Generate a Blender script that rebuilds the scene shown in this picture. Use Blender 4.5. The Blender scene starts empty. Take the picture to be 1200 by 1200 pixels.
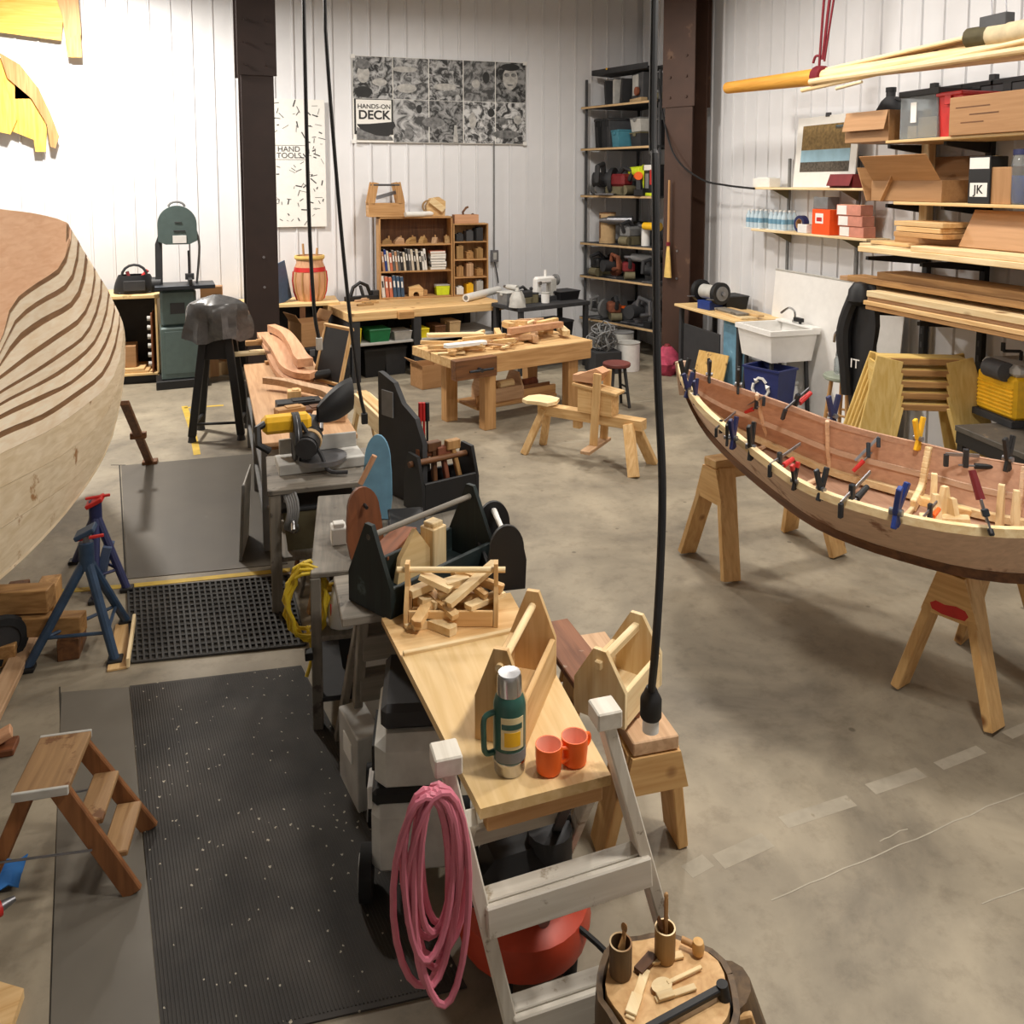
import bpy, math, random
from mathutils import Vector, Matrix
random.seed(7)
R = math.radians; PI = math.pi
SC = bpy.context.scene
COL = SC.collection
# ------------------------------------------------------------------ camera, world, lights, exposure
FPX, PY0, CAM_H, YAW, PITCH = 980.0, 300.7, 2.4, R(-17), R(-5)
cam_data = bpy.data.cameras.new('camera'); cam = bpy.data.objects.new('camera', cam_data); COL.objects.link(cam)
cam.location = (0, 0, CAM_H); cam.rotation_euler = (PI/2 + PITCH, 0, YAW)
cam_data.sensor_width = 36; cam_data.lens = 36*FPX/1200; cam_data.shift_y = -(600-PY0)/1200; cam_data.clip_start = .05
SC.camera = cam
SC.view_settings.view_transform = 'Standard'; SC.view_settings.look = 'None'
SC.view_settings.exposure = 0.0; SC.view_settings.gamma = 1.0; SC.view_settings.use_curve_mapping = False
world = bpy.data.worlds.new('world'); SC.world = world; world.use_nodes = True
world.node_tree.nodes['Background'].inputs[0].default_value = (1, .95, .88, 1)
world.node_tree.nodes['Background'].inputs[1].default_value = 0.02
# high-bay lamps hung from the ceiling (fixtures are built further down at the same places): x, y, z, watts
LAMPS = [(-1.9, 9.7, 4.9, 360), (2.5, 8.7, 4.75, 108), (3.4, 6.0, 4.9, 100), (3.6, 2.9, 4.9, 92), (1.75, 1.55, 3.8, 78), (1.2, 5.8, 5.0, 30)]
LAMP_COL = (1.0, .945, .87)
for (lx, ly, lz, lw) in LAMPS:
    ld = bpy.data.lights.new('high_bay_light', 'AREA'); ld.shape = 'DISK'; ld.size = .42; ld.energy = lw; ld.color = LAMP_COL
    lo = bpy.data.objects.new('high_bay_light', ld); lo.location = (lx, ly, lz-.012); COL.objects.link(lo)

# ------------------------------------------------------------------ helpers
def ray(px, py):
    v = Vector(((px-600)/FPX, -(py-PY0)/FPX, -1.0))
    return cam.rotation_euler.to_matrix() @ v
def P(px, py, z=0.0):
    r = ray(px, py); t = (z-CAM_H)/r.z; return Vector((r.x*t, r.y*t, z))
def PX(px, py, x):
    r = ray(px, py); t = x/r.x; return Vector((x, r.y*t, CAM_H+r.z*t))
def PY(px, py, y):
    r = ray(px, py); t = y/r.y; return Vector((r.x*t, y, CAM_H+r.z*t))
def PD(px, py, d):                     # at a distance d along the view axis
    r = ray(px, py); f = cam.rotation_euler.to_matrix() @ Vector((0, 0, -1)); t = d/r.dot(f)
    return Vector((r.x*t, r.y*t, CAM_H+r.z*t))
V = Vector
class MB:
    def __init__(s): s.v = []; s.f = []
    def add(s, vs, fs):
        n = len(s.v); s.v += [tuple(v) for v in vs]; s.f += [tuple(i+n for i in f) for f in fs]; return s
    def box(s, c, d, rot=None, b=None):
        hx, hy, hz = d[0]/2, d[1]/2, d[2]/2
        if b is None: b = min(.004, .18*min(d))
        M = rot if isinstance(rot, Matrix) else (Matrix.Rotation(rot, 3, 'Z') if rot else Matrix.Identity(3))
        c = V(c); vs = []; ix = {}
        for sx in (-1, 1):
            for sy in (-1, 1):
                for sz in (-1, 1):
                    for a in range(3):
                        p = [sx*hx, sy*hy, sz*hz]
                        for q in range(3):
                            if q != a: p[q] -= (sx, sy, sz)[q]*b
                        ix[(sx, sy, sz, a)] = len(vs); vs.append(c + M @ V(p))
        fs = []
        for a in range(3):
            o = [q for q in range(3) if q != a]
            for sg in (-1, 1):
                k = []
                for (u, w) in ((-1, -1), (1, -1), (1, 1), (-1, 1)):
                    t = [0, 0, 0]; t[a] = sg; t[o[0]] = u; t[o[1]] = w; k.append(ix[(*t, a)])
                if (sg > 0) == (a == 1): k.reverse()
                fs.append(k)
        for e in range(3):
            a, w = [q for q in range(3) if q != e]
            for sa in (-1, 1):
                for sw in (-1, 1):
                    k = []
                    for (se, face) in ((-1, a), (1, a), (1, w), (-1, w)):
                        t = [0, 0, 0]; t[e] = se; t[a] = sa; t[w] = sw; k.append(ix[(*t, face)])
                    if (sa*sw > 0) != (e == 1): k.reverse()
                    fs.append(k)
        for sx in (-1, 1):
            for sy in (-1, 1):
                for sz in (-1, 1):
                    k = [ix[(sx, sy, sz, a)] for a in range(3)]
                    if sx*sy*sz < 0: k.reverse()
                    fs.append(k)
        return s.add(vs, fs)
    def frame(s, p0, p1, up=(0, 0, 1)):
        x = (V(p1)-V(p0)).normalized(); u = V(up)
        if abs(x.dot(u.normalized())) > .995: u = V((0, 1, 0)) if abs(x.y) < .9 else V((1, 0, 0))
        y = u.cross(x).normalized(); z = x.cross(y)
        return Matrix((x, y, z)).transposed()
    def bar(s, p0, p1, w, h, up=(0, 0, 1), b=None):      # w across, h along up
        p0, p1 = V(p0), V(p1)
        return s.box((p0+p1)/2, ((p1-p0).length, w, h), s.frame(p0, p1, up), b)
    def cyl(s, p0, p1, r0, r1=None, n=14):
        r1 = r0 if r1 is None else r1; p0, p1 = V(p0), V(p1); M = s.frame(p0, p1); vs = []
        for p, r in ((p0, r0), (p1, r1)):
            for i in range(n): a = 2*PI*i/n; vs.append(p + M @ V((0, r*math.cos(a), r*math.sin(a))))
        fs = [(i, (i+1) % n, n+(i+1) % n, n+i) for i in range(n)]
        fs += [tuple(reversed(range(n))), tuple(range(n, 2*n))]
        return s.add(vs, fs)
    def tube(s, pts, r, n=7, closed=False):
        pts = [V(p) for p in pts]; m = len(pts); vs = []; rr = r if isinstance(r, (list, tuple)) else [r]*m
        t0 = (pts[1]-pts[0]).normalized(); nrm = t0.orthogonal().normalized()
        for i, p in enumerate(pts):
            a = pts[i-1] if (i or closed) else pts[0]; b = pts[(i+1) % m] if (i < m-1 or closed) else pts[-1]
            t = (b-a).normalized(); nrm = (nrm - t*nrm.dot(t)); nrm = nrm.normalized() if nrm.length > 1e-6 else t.orthogonal().normalized()
            bi = t.cross(nrm)
            for k in range(n): an = 2*PI*k/n; vs.append(p + (nrm*math.cos(an) + bi*math.sin(an))*rr[i])
        fs = []
        for i in range(m if closed else m-1):
            j = (i+1) % m
            for k in range(n): fs.append((i*n+k, i*n+(k+1) % n, j*n+(k+1) % n, j*n+k))
        if not closed: fs += [tuple(reversed(range(n))), tuple(range((m-1)*n, m*n))]
        return s.add(vs, fs)
    def lathe(s, prof, c=(0, 0, 0), n=20, M=None, sx=1, sy=1, cap=True):
        c = V(c); vs = []; m = len(prof)
        for (r, z) in prof:
            for i in range(n):
                a = 2*PI*i/n; p = V((r*math.cos(a)*sx, r*math.sin(a)*sy, z)); vs.append(c + (M @ p if M else p))
        fs = [(i*n+k, i*n+(k+1) % n, (i+1)*n+(k+1) % n, (i+1)*n+k) for i in range(m-1) for k in range(n)]
        if prof[0] == prof[-1]: cap = False
        if cap and prof[0][0] > 1e-5: fs.append(tuple(reversed(range(n))))
        if cap and prof[-1][0] > 1e-5: fs.append(tuple(range((m-1)*n, m*n)))
        return s.add(vs, fs)
    def prism(s, poly, h, c=(0, 0, 0), M=None):           # polygon in local xy, thickness h along +z, mapped by M
        c = V(c); M = M or Matrix.Identity(3); n = len(poly)
        area = sum(poly[i][0]*poly[(i+1) % n][1]-poly[(i+1) % n][0]*poly[i][1] for i in range(n))
        if area < 0: poly = poly[::-1]
        vs = [c + M @ V((x, y, 0)) for x, y in poly] + [c + M @ V((x, y, h)) for x, y in poly]
        fs = [tuple(reversed(range(n))), tuple(range(n, 2*n))] + [(i, (i+1) % n, n+(i+1) % n, n+i) for i in range(n)]
        return s.add(vs, fs)
    def sheet(s, grid, th, flip=False):                   # grid[i][j] of points, given a thickness along its normals
        nu, nv = len(grid), len(grid[0]); g = [[V(p) for p in row] for row in grid]; top = []; bot = []
        for i in range(nu):
            for j in range(nv):
                du = g[min(i+1, nu-1)][j]-g[max(i-1, 0)][j]; dv = g[i][min(j+1, nv-1)]-g[i][max(j-1, 0)]
                nn = du.cross(dv); nn = nn.normalized() if nn.length > 1e-9 else V((0, 0, 1))
                if flip: nn = -nn
                top.append(g[i][j]); bot.append(g[i][j]-nn*th)
        N = nu*nv; fs = []
        for i in range(nu-1):
            for j in range(nv-1):
                a, b, c, d = i*nv+j, (i+1)*nv+j, (i+1)*nv+j+1, i*nv+j+1
                q = (a, b, c, d) if not flip else (d, c, b, a)
                fs.append(q); fs.append(tuple(N+k for k in reversed(q)))
        rim = [i*nv for i in range(nu)] + [(nu-1)*nv+j for j in range(1, nv)] + [i*nv+nv-1 for i in range(nu-2, -1, -1)] + [j for j in range(nv-2, 0, -1)]
        m = len(rim)
        for k in range(m):
            a, b = rim[k], rim[(k+1) % m]; q = (b, a, N+a, N+b); fs.append(q if not flip else q[::-1])
        return s.add(top+bot, fs)
    def mesh(s, name, smooth=True):
        me = bpy.data.meshes.new(name); me.from_pydata(s.v, [], s.f); me.update()
        if smooth:
            me.polygons.foreach_set('use_smooth', [True]*len(me.polygons)); me.set_sharp_from_angle(angle=R(32))
        return me
# ------------------------------------------------------------------ materials
MC = {}
def new_mat(name):
    m = bpy.data.materials.new(name); m.use_nodes = True; nt = m.node_tree
    return m, nt, nt.nodes['Principled BSDF']
def lin(c): return tuple((x/12.92 if x <= .04045 else ((x+.055)/1.055)**2.4) for x in [q/255 for q in c])
def node(nt, t, **kw):
    n = nt.nodes.new(t)
    for k, v in kw.items():
        if k in n.inputs: n.inputs[k].default_value = v
        else: setattr(n, k, v)
    return n
def plain(name, rgb, rough=.6, metal=0, var=.12, scale=14, bump=0.0, trans=0, emit=0, wear=None):
    if name in MC: return MC[name]
    m, nt, b = new_mat(name); c = lin(rgb); L = nt.links.new
    tc = node(nt, 'ShaderNodeTexCoord'); nz = node(nt, 'ShaderNodeTexNoise', Scale=scale, Detail=4.0)
    L(tc.outputs['Object'], nz.inputs['Vector'])
    rp = node(nt, 'ShaderNodeValToRGB'); rp.color_ramp.elements[0].position = .3; rp.color_ramp.elements[1].position = .7
    rp.color_ramp.elements[0].color = (*[x*(1-var) for x in c], 1); rp.color_ramp.elements[1].color = (*[min(1, x*(1+var)) for x in c], 1)
    if wear:
        e = rp.color_ramp.elements.new(.66); e.color = (*c, 1); rp.color_ramp.elements[2].position = .72
        rp.color_ramp.elements[2].color = (*lin(wear), 1)
    L(nz.outputs['Fac'], rp.inputs['Fac']); L(rp.outputs['Color'], b.inputs['Base Color'])
    b.inputs['Roughness'].default_value = rough; b.inputs['Metallic'].default_value = metal
    if trans: b.inputs['Transmission Weight'].default_value = trans; b.inputs['IOR'].default_value = 1.3
    if emit: b.inputs['Emission Color'].default_value = (*c, 1); b.inputs['Emission Strength'].default_value = emit
    if bump:
        bp = node(nt, 'ShaderNodeBump', Strength=bump, Distance=.01); L(nz.outputs['Fac'], bp.inputs['Height']); L(bp.outputs['Normal'], b.inputs['Normal'])
    MC[name] = m; return m
def wood(name, c0, c1, knots=0, rough=.6, stain=None):
    for ax in 'xyz':
        m, nt, b = new_mat(name+'_'+ax); L = nt.links.new
        tc = node(nt, 'ShaderNodeTexCoord'); mp = node(nt, 'ShaderNodeMapping')
        oi = node(nt, 'ShaderNodeObjectInfo'); ad = node(nt, 'ShaderNodeVectorMath', operation='ADD'); mu = node(nt, 'ShaderNodeMath', operation='MULTIPLY'); mu.inputs[1].default_value = 37.0
        L(oi.outputs['Random'], mu.inputs[0]); L(tc.outputs['Object'], ad.inputs[0]); L(mu.outputs[0], ad.inputs[1]); L(ad.outputs[0], mp.inputs['Vector'])
        mp.inputs['Scale'].default_value = {'x': (1.5, 22, 22), 'y': (22, 1.5, 22), 'z': (22, 22, 1.5)}[ax]
        nz = node(nt, 'ShaderNodeTexNoise', Scale=1.6, Detail=5.0, Distortion=.6); L(mp.outputs[0], nz.inputs['Vector'])
        rp = node(nt, 'ShaderNodeValToRGB'); rp.color_ramp.elements[0].position = .32; rp.color_ramp.elements[1].position = .66
        rp.color_ramp.elements[0].color = (*lin(c0), 1); rp.color_ramp.elements[1].color = (*lin(c1), 1)
        L(nz.outputs['Fac'], rp.inputs['Fac']); out = rp.outputs['Color']
        hs = node(nt, 'ShaderNodeHueSaturation'); mr = node(nt, 'ShaderNodeMapRange'); mr.inputs['To Min'].default_value = .86; mr.inputs['To Max'].default_value = 1.1
        L(oi.outputs['Random'], mr.inputs['Value']); L(mr.outputs[0], hs.inputs['Value']); L(out, hs.inputs['Color']); out = hs.outputs['Color']
        if knots:
            vo = node(nt, 'ShaderNodeTexVoronoi', Scale=knots); L(ad.outputs[0], vo.inputs['Vector'])
            kr = node(nt, 'ShaderNodeValToRGB'); kr.color_ramp.elements[0].position = .05; kr.color_ramp.elements[1].position = .13
            kr.color_ramp.elements[0].color = (.32, .2, .12, 1); kr.color_ramp.elements[1].color = (1, 1, 1, 1)
            mx = node(nt, 'ShaderNodeMix', data_type='RGBA', blend_type='MULTIPLY'); mx.inputs[0].default_value = 1
            L(vo.outputs['Distance'], kr.inputs['Fac']); L(out, mx.inputs[6]); L(kr.outputs['Color'], mx.inputs[7]); out = mx.outputs[2]
        if stain:
            n2 = node(nt, 'ShaderNodeTexNoise', Scale=stain[1], Detail=6.0, Roughness=.65); L(ad.outputs[0], n2.inputs['Vector'])
            r2 = node(nt, 'ShaderNodeValToRGB'); r2.color_ramp.elements[0].position = stain[2]; r2.color_ramp.elements[1].position = stain[2]+.06
            r2.color_ramp.elements[0].color = (0, 0, 0, 1); r2.color_ramp.elements[1].color = (1, 1, 1, 1)
            mx = node(nt, 'ShaderNodeMix', data_type='RGBA'); L(n2.outputs['Fac'], r2.inputs['Fac']); L(r2.outputs['Color'], mx.inputs[0])
            L(out, mx.inputs[6]); mx.inputs[7].default_value = (*lin(stain[0]), 1); out = mx.outputs[2]
        L(out, b.inputs['Base Color']); b.inputs['Roughness'].default_value = rough
        bp = node(nt, 'ShaderNodeBump', Strength=.12, Distance=.004); L(nz.outputs['Fac'], bp.inputs['Height']); L(bp.outputs['Normal'], b.inputs['Normal'])
        MC[name+'_'+ax] = m
    MC[name] = name
wood('pine', (208, 164, 106), (230, 194, 140), knots=3.2)
wood('pale_pine', (222, 190, 138), (240, 218, 174), knots=2.2)
wood('sawhorse_pine', (196, 150, 92), (218, 178, 120), knots=4)
wood('old_wood', (150, 108, 62), (190, 146, 92))
wood('oak', (172, 126, 76), (200, 156, 104))
wood('dark_wood', (84, 52, 28), (120, 78, 44))
wood('brown_board', (104, 58, 30), (132, 76, 42))
wood('red_stain', (108, 66, 42), (142, 92, 62), stain=((176, 160, 140), 9, .64))
wood('cedar', (206, 172, 140), (228, 198, 166))
wood('rough_cut', (176, 138, 102), (204, 168, 132))
wood('cherry', (192, 140, 104), (212, 164, 126))
wood('plywood', (218, 182, 122), (234, 202, 148), stain=((176, 146, 96), 3.2, .62))
wood('tan_ply', (174, 132, 92), (194, 154, 114))
wood('hull_ply', (178, 138, 114), (196, 156, 130), stain=((206, 168, 142), 3, .62))
wood('hull_ply_dark', (204, 172, 146), (220, 188, 162), stain=((150, 106, 80), 3.2, .58))
wood('hull_strip', (238, 216, 184), (250, 236, 212))
wood('hull_dirty', (216, 194, 158), (234, 216, 186), stain=((152, 110, 66), 4, .6))
wood('pink_ply', (228, 178, 140), (240, 196, 160))
wood('brown_lap', (116, 84, 54), (142, 106, 72))
wood('mast_gold', (214, 148, 46), (234, 172, 70))
wood('painted_white_wood', (196, 188, 174), (214, 208, 196), stain=((146, 132, 112), 11, .61))
wood('grey_wood', (112, 106, 96), (140, 132, 120), stain=((80, 74, 66), 9, .6))
wood('green_black_paint', (18, 28, 30), (30, 44, 44), stain=((70, 86, 86), 7, .6))
wood('bark', (74, 56, 38), (112, 88, 60))
wood('end_grain', (196, 150, 96), (222, 182, 128))
wood('olive_wood', (146, 112, 66), (176, 140, 90))
wood('amber', (230, 176, 70), (248, 204, 104))
wood('cardboard', (168, 124, 80), (180, 136, 92))
wood('yellow_ply', (208, 172, 92), (226, 196, 124))
def pl(n, rgb, *a, **k): return plain(n, rgb, *a, **k)
pl('white_metal', (226, 226, 228), .45, 0, .03, 3); pl('steel_brown', (74, 50, 38), .6, .1, .25, 4, wear=(104, 78, 60)); pl('steel_dark', (44, 30, 26), .6, .1, .2, 4)
pl('black', (20, 20, 22), .55); pl('black_rubber', (24, 24, 25), .85); pl('charcoal', (48, 48, 50), .7); pl('dark_grey', (70, 70, 72), .6); pl('mid_grey', (120, 120, 120), .6)
pl('light_grey', (186, 184, 178), .55); pl('white', (232, 230, 226), .5, var=.05); pl('paper', (236, 234, 228), .8, var=.03); pl('chrome', (190, 190, 192), .22, 1, .05); pl('steel', (140, 140, 144), .4, .9)
pl('red', (196, 40, 36), .5); pl('dark_red', (120, 30, 34), .6); pl('orange', (244, 104, 30), .35, var=.05); pl('orange_box', (240, 84, 20), .6, var=.06); pl('compressor_red', (190, 66, 40), .45)
pl('yellow', (240, 186, 30), .5); pl('bright_yellow', (236, 214, 30), .5); pl('lime', (214, 232, 40), .6); pl('green', (20, 108, 62), .5); pl('blue', (30, 56, 128), .5); pl('navy', (34, 40, 84), .5); pl('teal', (70, 132, 150), .6)
pl('sky_blue', (112, 158, 184), .6, var=.2, wear=(150, 190, 208)); pl('steel_blue', (58, 84, 112), .5); pl('jack_blue', (44, 66, 92), .5, var=.25); pl('denim', (76, 92, 122), .8); pl('pink', (200, 112, 130), .55); pl('magenta', (168, 58, 84), .75, var=.3)
pl('machine_green', (84, 100, 98), .45, .1, .08); pl('thermos_green', (44, 88, 78), .35, .1, .1); pl('mug_inside', (252, 190, 170), .35, var=.04); pl('clear', (220, 226, 228), .12, trans=.85, var=.02)
pl('water', (214, 232, 242), .15, trans=.25, var=.03); pl('plastic_grey', (206, 206, 200), .35); pl('sink_white', (238, 236, 232), .35, var=.03); pl('rope_red', (120, 28, 40), .8); pl('rope', (214, 196, 160), .85)
pl('spoon', (214, 168, 104), .6); pl('rust', (128, 72, 48), .8, var=.3); pl('olive', (112, 104, 78), .7); pl('tan', (196, 164, 120), .7); pl('skin_grey', (150, 144, 136), .8, var=.3, scale=20); pl('concrete', (150, 142, 128), .85); pl('gunmetal', (60, 64, 70), .4, .7)
pl('lamp_glow', (255, 236, 206), .5, emit=6); pl('brush', (222, 196, 130), .8); pl('straw', (226, 190, 110), .9)
# ------------------------------------------------------------------ objects
def mat_for(m, mb):
    if isinstance(m, str):
        if MC.get(m) == m:
            lo = [min(v[i] for v in mb.v) for i in range(3)]; hi = [max(v[i] for v in mb.v) for i in range(3)]
            d = [hi[i]-lo[i] for i in range(3)]; return MC[m+'_'+'xyz'[d.index(max(d))]]
        return MC[m]
    return m
def obj(name, mb, m, parent=None, loc=None, rz=0, smooth=True):
    me = mb if isinstance(mb, bpy.types.Mesh) else mb.mesh(name, smooth)
    if not isinstance(mb, bpy.types.Mesh): me.materials.append(mat_for(m, mb))
    o = bpy.data.objects.new(name, me); COL.objects.link(o)
    if parent: o.parent = parent
    if loc is not None: o.location = loc
    if rz: o.rotation_euler.z = rz
    return o
def tag(o, label, cat, group=None):
    o['label'] = label; o['category'] = cat
    if group: o['group'] = group
    return o
def thing(name, label, cat, loc=(0, 0, 0), rz=0, group=None):
    o = bpy.data.objects.new(name, None); COL.objects.link(o); o.empty_display_size = .1
    o.location = loc; o.rotation_euler.z = rz; return tag(o, label, cat, group)
def solo(name, label, cat, mb, m, loc=(0, 0, 0), rz=0, group=None): return tag(obj(name, mb, m, None, loc, rz), label, cat, group)
def struct(name, mb, m, parent=None, loc=None):
    o = obj(name, mb, m, parent, loc); o['kind'] = 'structure'; return o
def dup(o, parent=None):
    c = o.copy(); COL.objects.link(c); c.parent = parent
    for ch in [x for x in bpy.data.objects if x.parent == o]: dup(ch, c)
    return c
def copy_thing(root, loc, rz, label=None, group=None):
    c = dup(root); c.location = loc; c.rotation_euler.z = rz
    if label: c['label'] = label
    if group: c['group'] = group
    return c
def ang(a, b): return math.atan2(b[1]-a[1], b[0]-a[0])
def arc(cx, cy, r, a0, a1, n, ry=None): return [(cx+r*math.cos(R(a0+(a1-a0)*i/n)), cy+(ry or r)*math.sin(R(a0+(a1-a0)*i/n))) for i in range(n+1)]
def XZ(): return Matrix(((1, 0, 0), (0, 0, -1), (0, 1, 0)))     # polygon xy -> world xz, thickness towards -y
def YZ(): return Matrix(((0, 0, 1), (1, 0, 0), (0, 1, 0)))      # polygon xy -> world yz, thickness towards +x
def spline(pts, n=6):
    pts = [V(p) for p in pts]; out = []
    for i in range(len(pts)-1):
        p0, p1, p2, p3 = pts[max(i-1, 0)], pts[i], pts[i+1], pts[min(i+2, len(pts)-1)]
        for k in range(n):
            t = k/n; out.append(.5*((2*p1)+(-p0+p2)*t+(2*p0-5*p1+4*p2-p3)*t*t+(-p0+3*p1-3*p2+p3)*t**3))
    return out+[pts[-1]]
def text_part(name, s, m, parent, size, M, align='CENTER', ext=.0015, bold=.0):
    cu = bpy.data.curves.new(name, 'FONT'); cu.body = s; cu.size = size; cu.align_x = align; cu.align_y = 'CENTER'; cu.extrude = ext; cu.offset = size*bold
    tmp = bpy.data.objects.new(name, cu); COL.objects.link(tmp); dg = bpy.context.evaluated_depsgraph_get()
    me = bpy.data.meshes.new_from_object(tmp.evaluated_get(dg)); bpy.data.objects.remove(tmp)
    me.materials.clear(); me.materials.append(MC[m]); me.transform(M); o = bpy.data.objects.new(name, me); COL.objects.link(o); o.parent = parent
    return o
def face_m(loc, right, up):                              # 4x4 for text lying in the plane spanned by right, up
    x = V(right).normalized(); y = V(up).normalized(); z = x.cross(y)
    return Matrix.Translation(V(loc)) @ Matrix((x, y, z)).transposed().to_4x4()
# ------------------------------------------------------------------ room
XL, XR, YF, YB, ZC = -6.0, 5.6, -3.0, 11.6, 6.6
def concrete_mat():
    m, nt, b = new_mat('floor_concrete'); L = nt.links.new
    tc = node(nt, 'ShaderNodeTexCoord')
    n1 = node(nt, 'ShaderNodeTexNoise', Scale=1.1, Detail=8.0, Roughness=.62, Distortion=.4); L(tc.outputs['Object'], n1.inputs['Vector'])
    r1 = node(nt, 'ShaderNodeValToRGB'); e = r1.color_ramp.elements
    e[0].position = .28; e[0].color = (*lin((100, 92, 80)), 1); e[1].position = .72; e[1].color = (*lin((172, 160, 138)), 1)
    k = e.new(.5); k.color = (*lin((141, 131, 113)), 1); L(n1.outputs['Fac'], r1.inputs['Fac'])
    n2 = node(nt, 'ShaderNodeTexNoise', Scale=9.0, Detail=6.0, Roughness=.7); L(tc.outputs['Object'], n2.inputs['Vector'])
    r2 = node(nt, 'ShaderNodeValToRGB'); r2.color_ramp.elements[0].position = .3; r2.color_ramp.elements[0].color = (.72, .70, .68, 1); r2.color_ramp.elements[1].position = .5; r2.color_ramp.elements[1].color = (1, 1, 1, 1)
    L(n2.outputs['Fac'], r2.inputs['Fac'])
    mx = node(nt, 'ShaderNodeMix', data_type='RGBA', blend_type='MULTIPLY'); mx.inputs[0].default_value = .8; L(r1.outputs['Color'], mx.inputs[6]); L(r2.outputs['Color'], mx.inputs[7])
    vo = node(nt, 'ShaderNodeTexVoronoi', Scale=3.4); L(tc.outputs['Object'], vo.inputs['Vector'])
    r3 = node(nt, 'ShaderNodeValToRGB'); r3.color_ramp.elements[0].position = .035; r3.color_ramp.elements[0].color = (.35, .33, .3, 1); r3.color_ramp.elements[1].position = .06; r3.color_ramp.elements[1].color = (1, 1, 1, 1)
    L(vo.outputs['Distance'], r3.inputs['Fac']); m2 = node(nt, 'ShaderNodeMix', data_type='RGBA', blend_type='MULTIPLY'); m2.inputs[0].default_value = .7
    L(mx.outputs[2], m2.inputs[6]); L(r3.outputs['Color'], m2.inputs[7]); L(m2.outputs[2], b.inputs['Base Color'])
    b.inputs['Roughness'].default_value = .6; bp = node(nt, 'ShaderNodeBump', Strength=.1, Distance=.004); L(n2.outputs['Fac'], bp.inputs['Height']); L(bp.outputs['Normal'], b.inputs['Normal'])
    return m
MC['floor_concrete'] = concrete_mat()
floor = struct('floor', MB().box(((XL+XR)/2, (YF+YB)/2, -.1), (XR-XL, YB-YF, .2), b=.001), 'floor_concrete')
pl('ceiling_white', (150, 148, 144), .8)
struct('ceiling', MB().box(((XL+XR)/2, (YF+YB)/2, ZC+.06), (XR-XL, YB-YF, .12), b=.001), 'ceiling_white')
wb = struct('wall_back', MB().box(((XL+XR)/2, YB+.13, ZC/2), (XR-XL, .2, ZC), b=.001), 'white_metal')
wr = struct('wall_right', MB().box((XR+.13, (YF+YB)/2, ZC/2), (.2, YB-YF, ZC), b=.001), 'white_metal')
struct('wall_left', MB().box((XL-.1, (YF+YB)/2, ZC/2), (.2, YB-YF, ZC), b=.001), 'white_metal')
struct('wall_front', MB().box(((XL+XR)/2, YF-.1, ZC/2), (XR-XL, .2, ZC), b=.001), 'white_metal')
pw = .25
prof = [(0, 0), (.006, -.014), (.028, -.014), (.034, 0), (.036, .004), (.042, .004), (.044, 0), (pw-.001, 0)]
pm = MB(); vs = [(x, y, z) for z in (0, ZC) for x, y in prof] + [(x, .025, z) for z in (0, ZC) for x in (0, pw-.001)]
n = len(prof); pm.add(vs, [(i, i+1, n+i+1, n+i) for i in range(n-1)] + [(n-1, 2*n+1, 2*n+3, 2*n-1), (2*n, 0, n, 2*n+2)])
pmesh = pm.mesh('metal_panel', False); pmesh.materials.append(MC['white_metal'])
for i in range(int((XR-XL)/pw)): obj('metal_panel', pmesh, None, wb, (XL+i*pw, YB, 0))
for i in range(int((YB-YF)/pw)):
    o = obj('metal_panel', pmesh, None, wr, (XR, YB-i*pw, 0), -PI/2)
# floor paint and joints
pl('yellow_paint', (206, 172, 66), .7, var=.3, scale=9, wear=(158, 140, 96)); pl('faded_paint', (162, 153, 136), .8, var=.14, scale=22, wear=(140, 130, 112)); pl('joint', (52, 48, 42), .9); pl('crack', (166, 158, 142), .9)
def strip(name, pts, w, m, z=.0015):
    q = MB(); pts = [V(p) for p in pts]
    for a, b in zip(pts[:-1], pts[1:]): q.bar((a.x, a.y, 0), (b.x, b.y, 0), w, 2*z, b=0)
    return struct(name, q, m, floor)
strip('floor_line', [P(60, 694), P(150, 687), P(340, 668)], .05, 'yellow_paint', .003)
strip('floor_line', [P(216, 476), P(226, 505), P(231, 533)], .06, 'yellow_paint'); strip('floor_line', [P(216, 478), P(262, 475)], .05, 'yellow_paint')
strip('floor_joint', [P(70, 805), P(72, 860), P(62, 1100), P(58, 1230)], .006, 'joint'); strip('floor_joint', [P(130, 545), P(147, 545)], .01, 'joint')
strip('floor_joint', [P(140, 545), P(148, 690)], .01, 'joint'); strip('floor_joint', [P(660, 480), P(775, 468)], .02, 'faded_paint')
for a, b, w in (((842, 1010), (900, 984), .07), ((918, 964), (998, 938), .06), ((1020, 925), (1080, 905), .06), ((1100, 898), (1150, 878), .05), ((1180, 862), (1230, 840), .05), ((805, 1022), (830, 1008), .06), ((655, 520), (700, 514), .015)):
    strip('floor_line', [P(*a), P(*b)], w, 'faded_paint', .0004)
rr = random.Random(3)
def crack(a, b, w=.005, k=14):
    pts = [P(a[0]+(b[0]-a[0])*i/k + rr.uniform(-2, 2), a[1]+(b[1]-a[1])*i/k + rr.uniform(-1.5, 1.5)) for i in range(k+1)]
    strip('floor_crack', pts, w, 'crack', .001)
crack((905, 1055), (1200, 928)); crack((1030, 985), (1062, 972), .004, 5); crack((1150, 1060), (1210, 1035), .004, 6)
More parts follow.
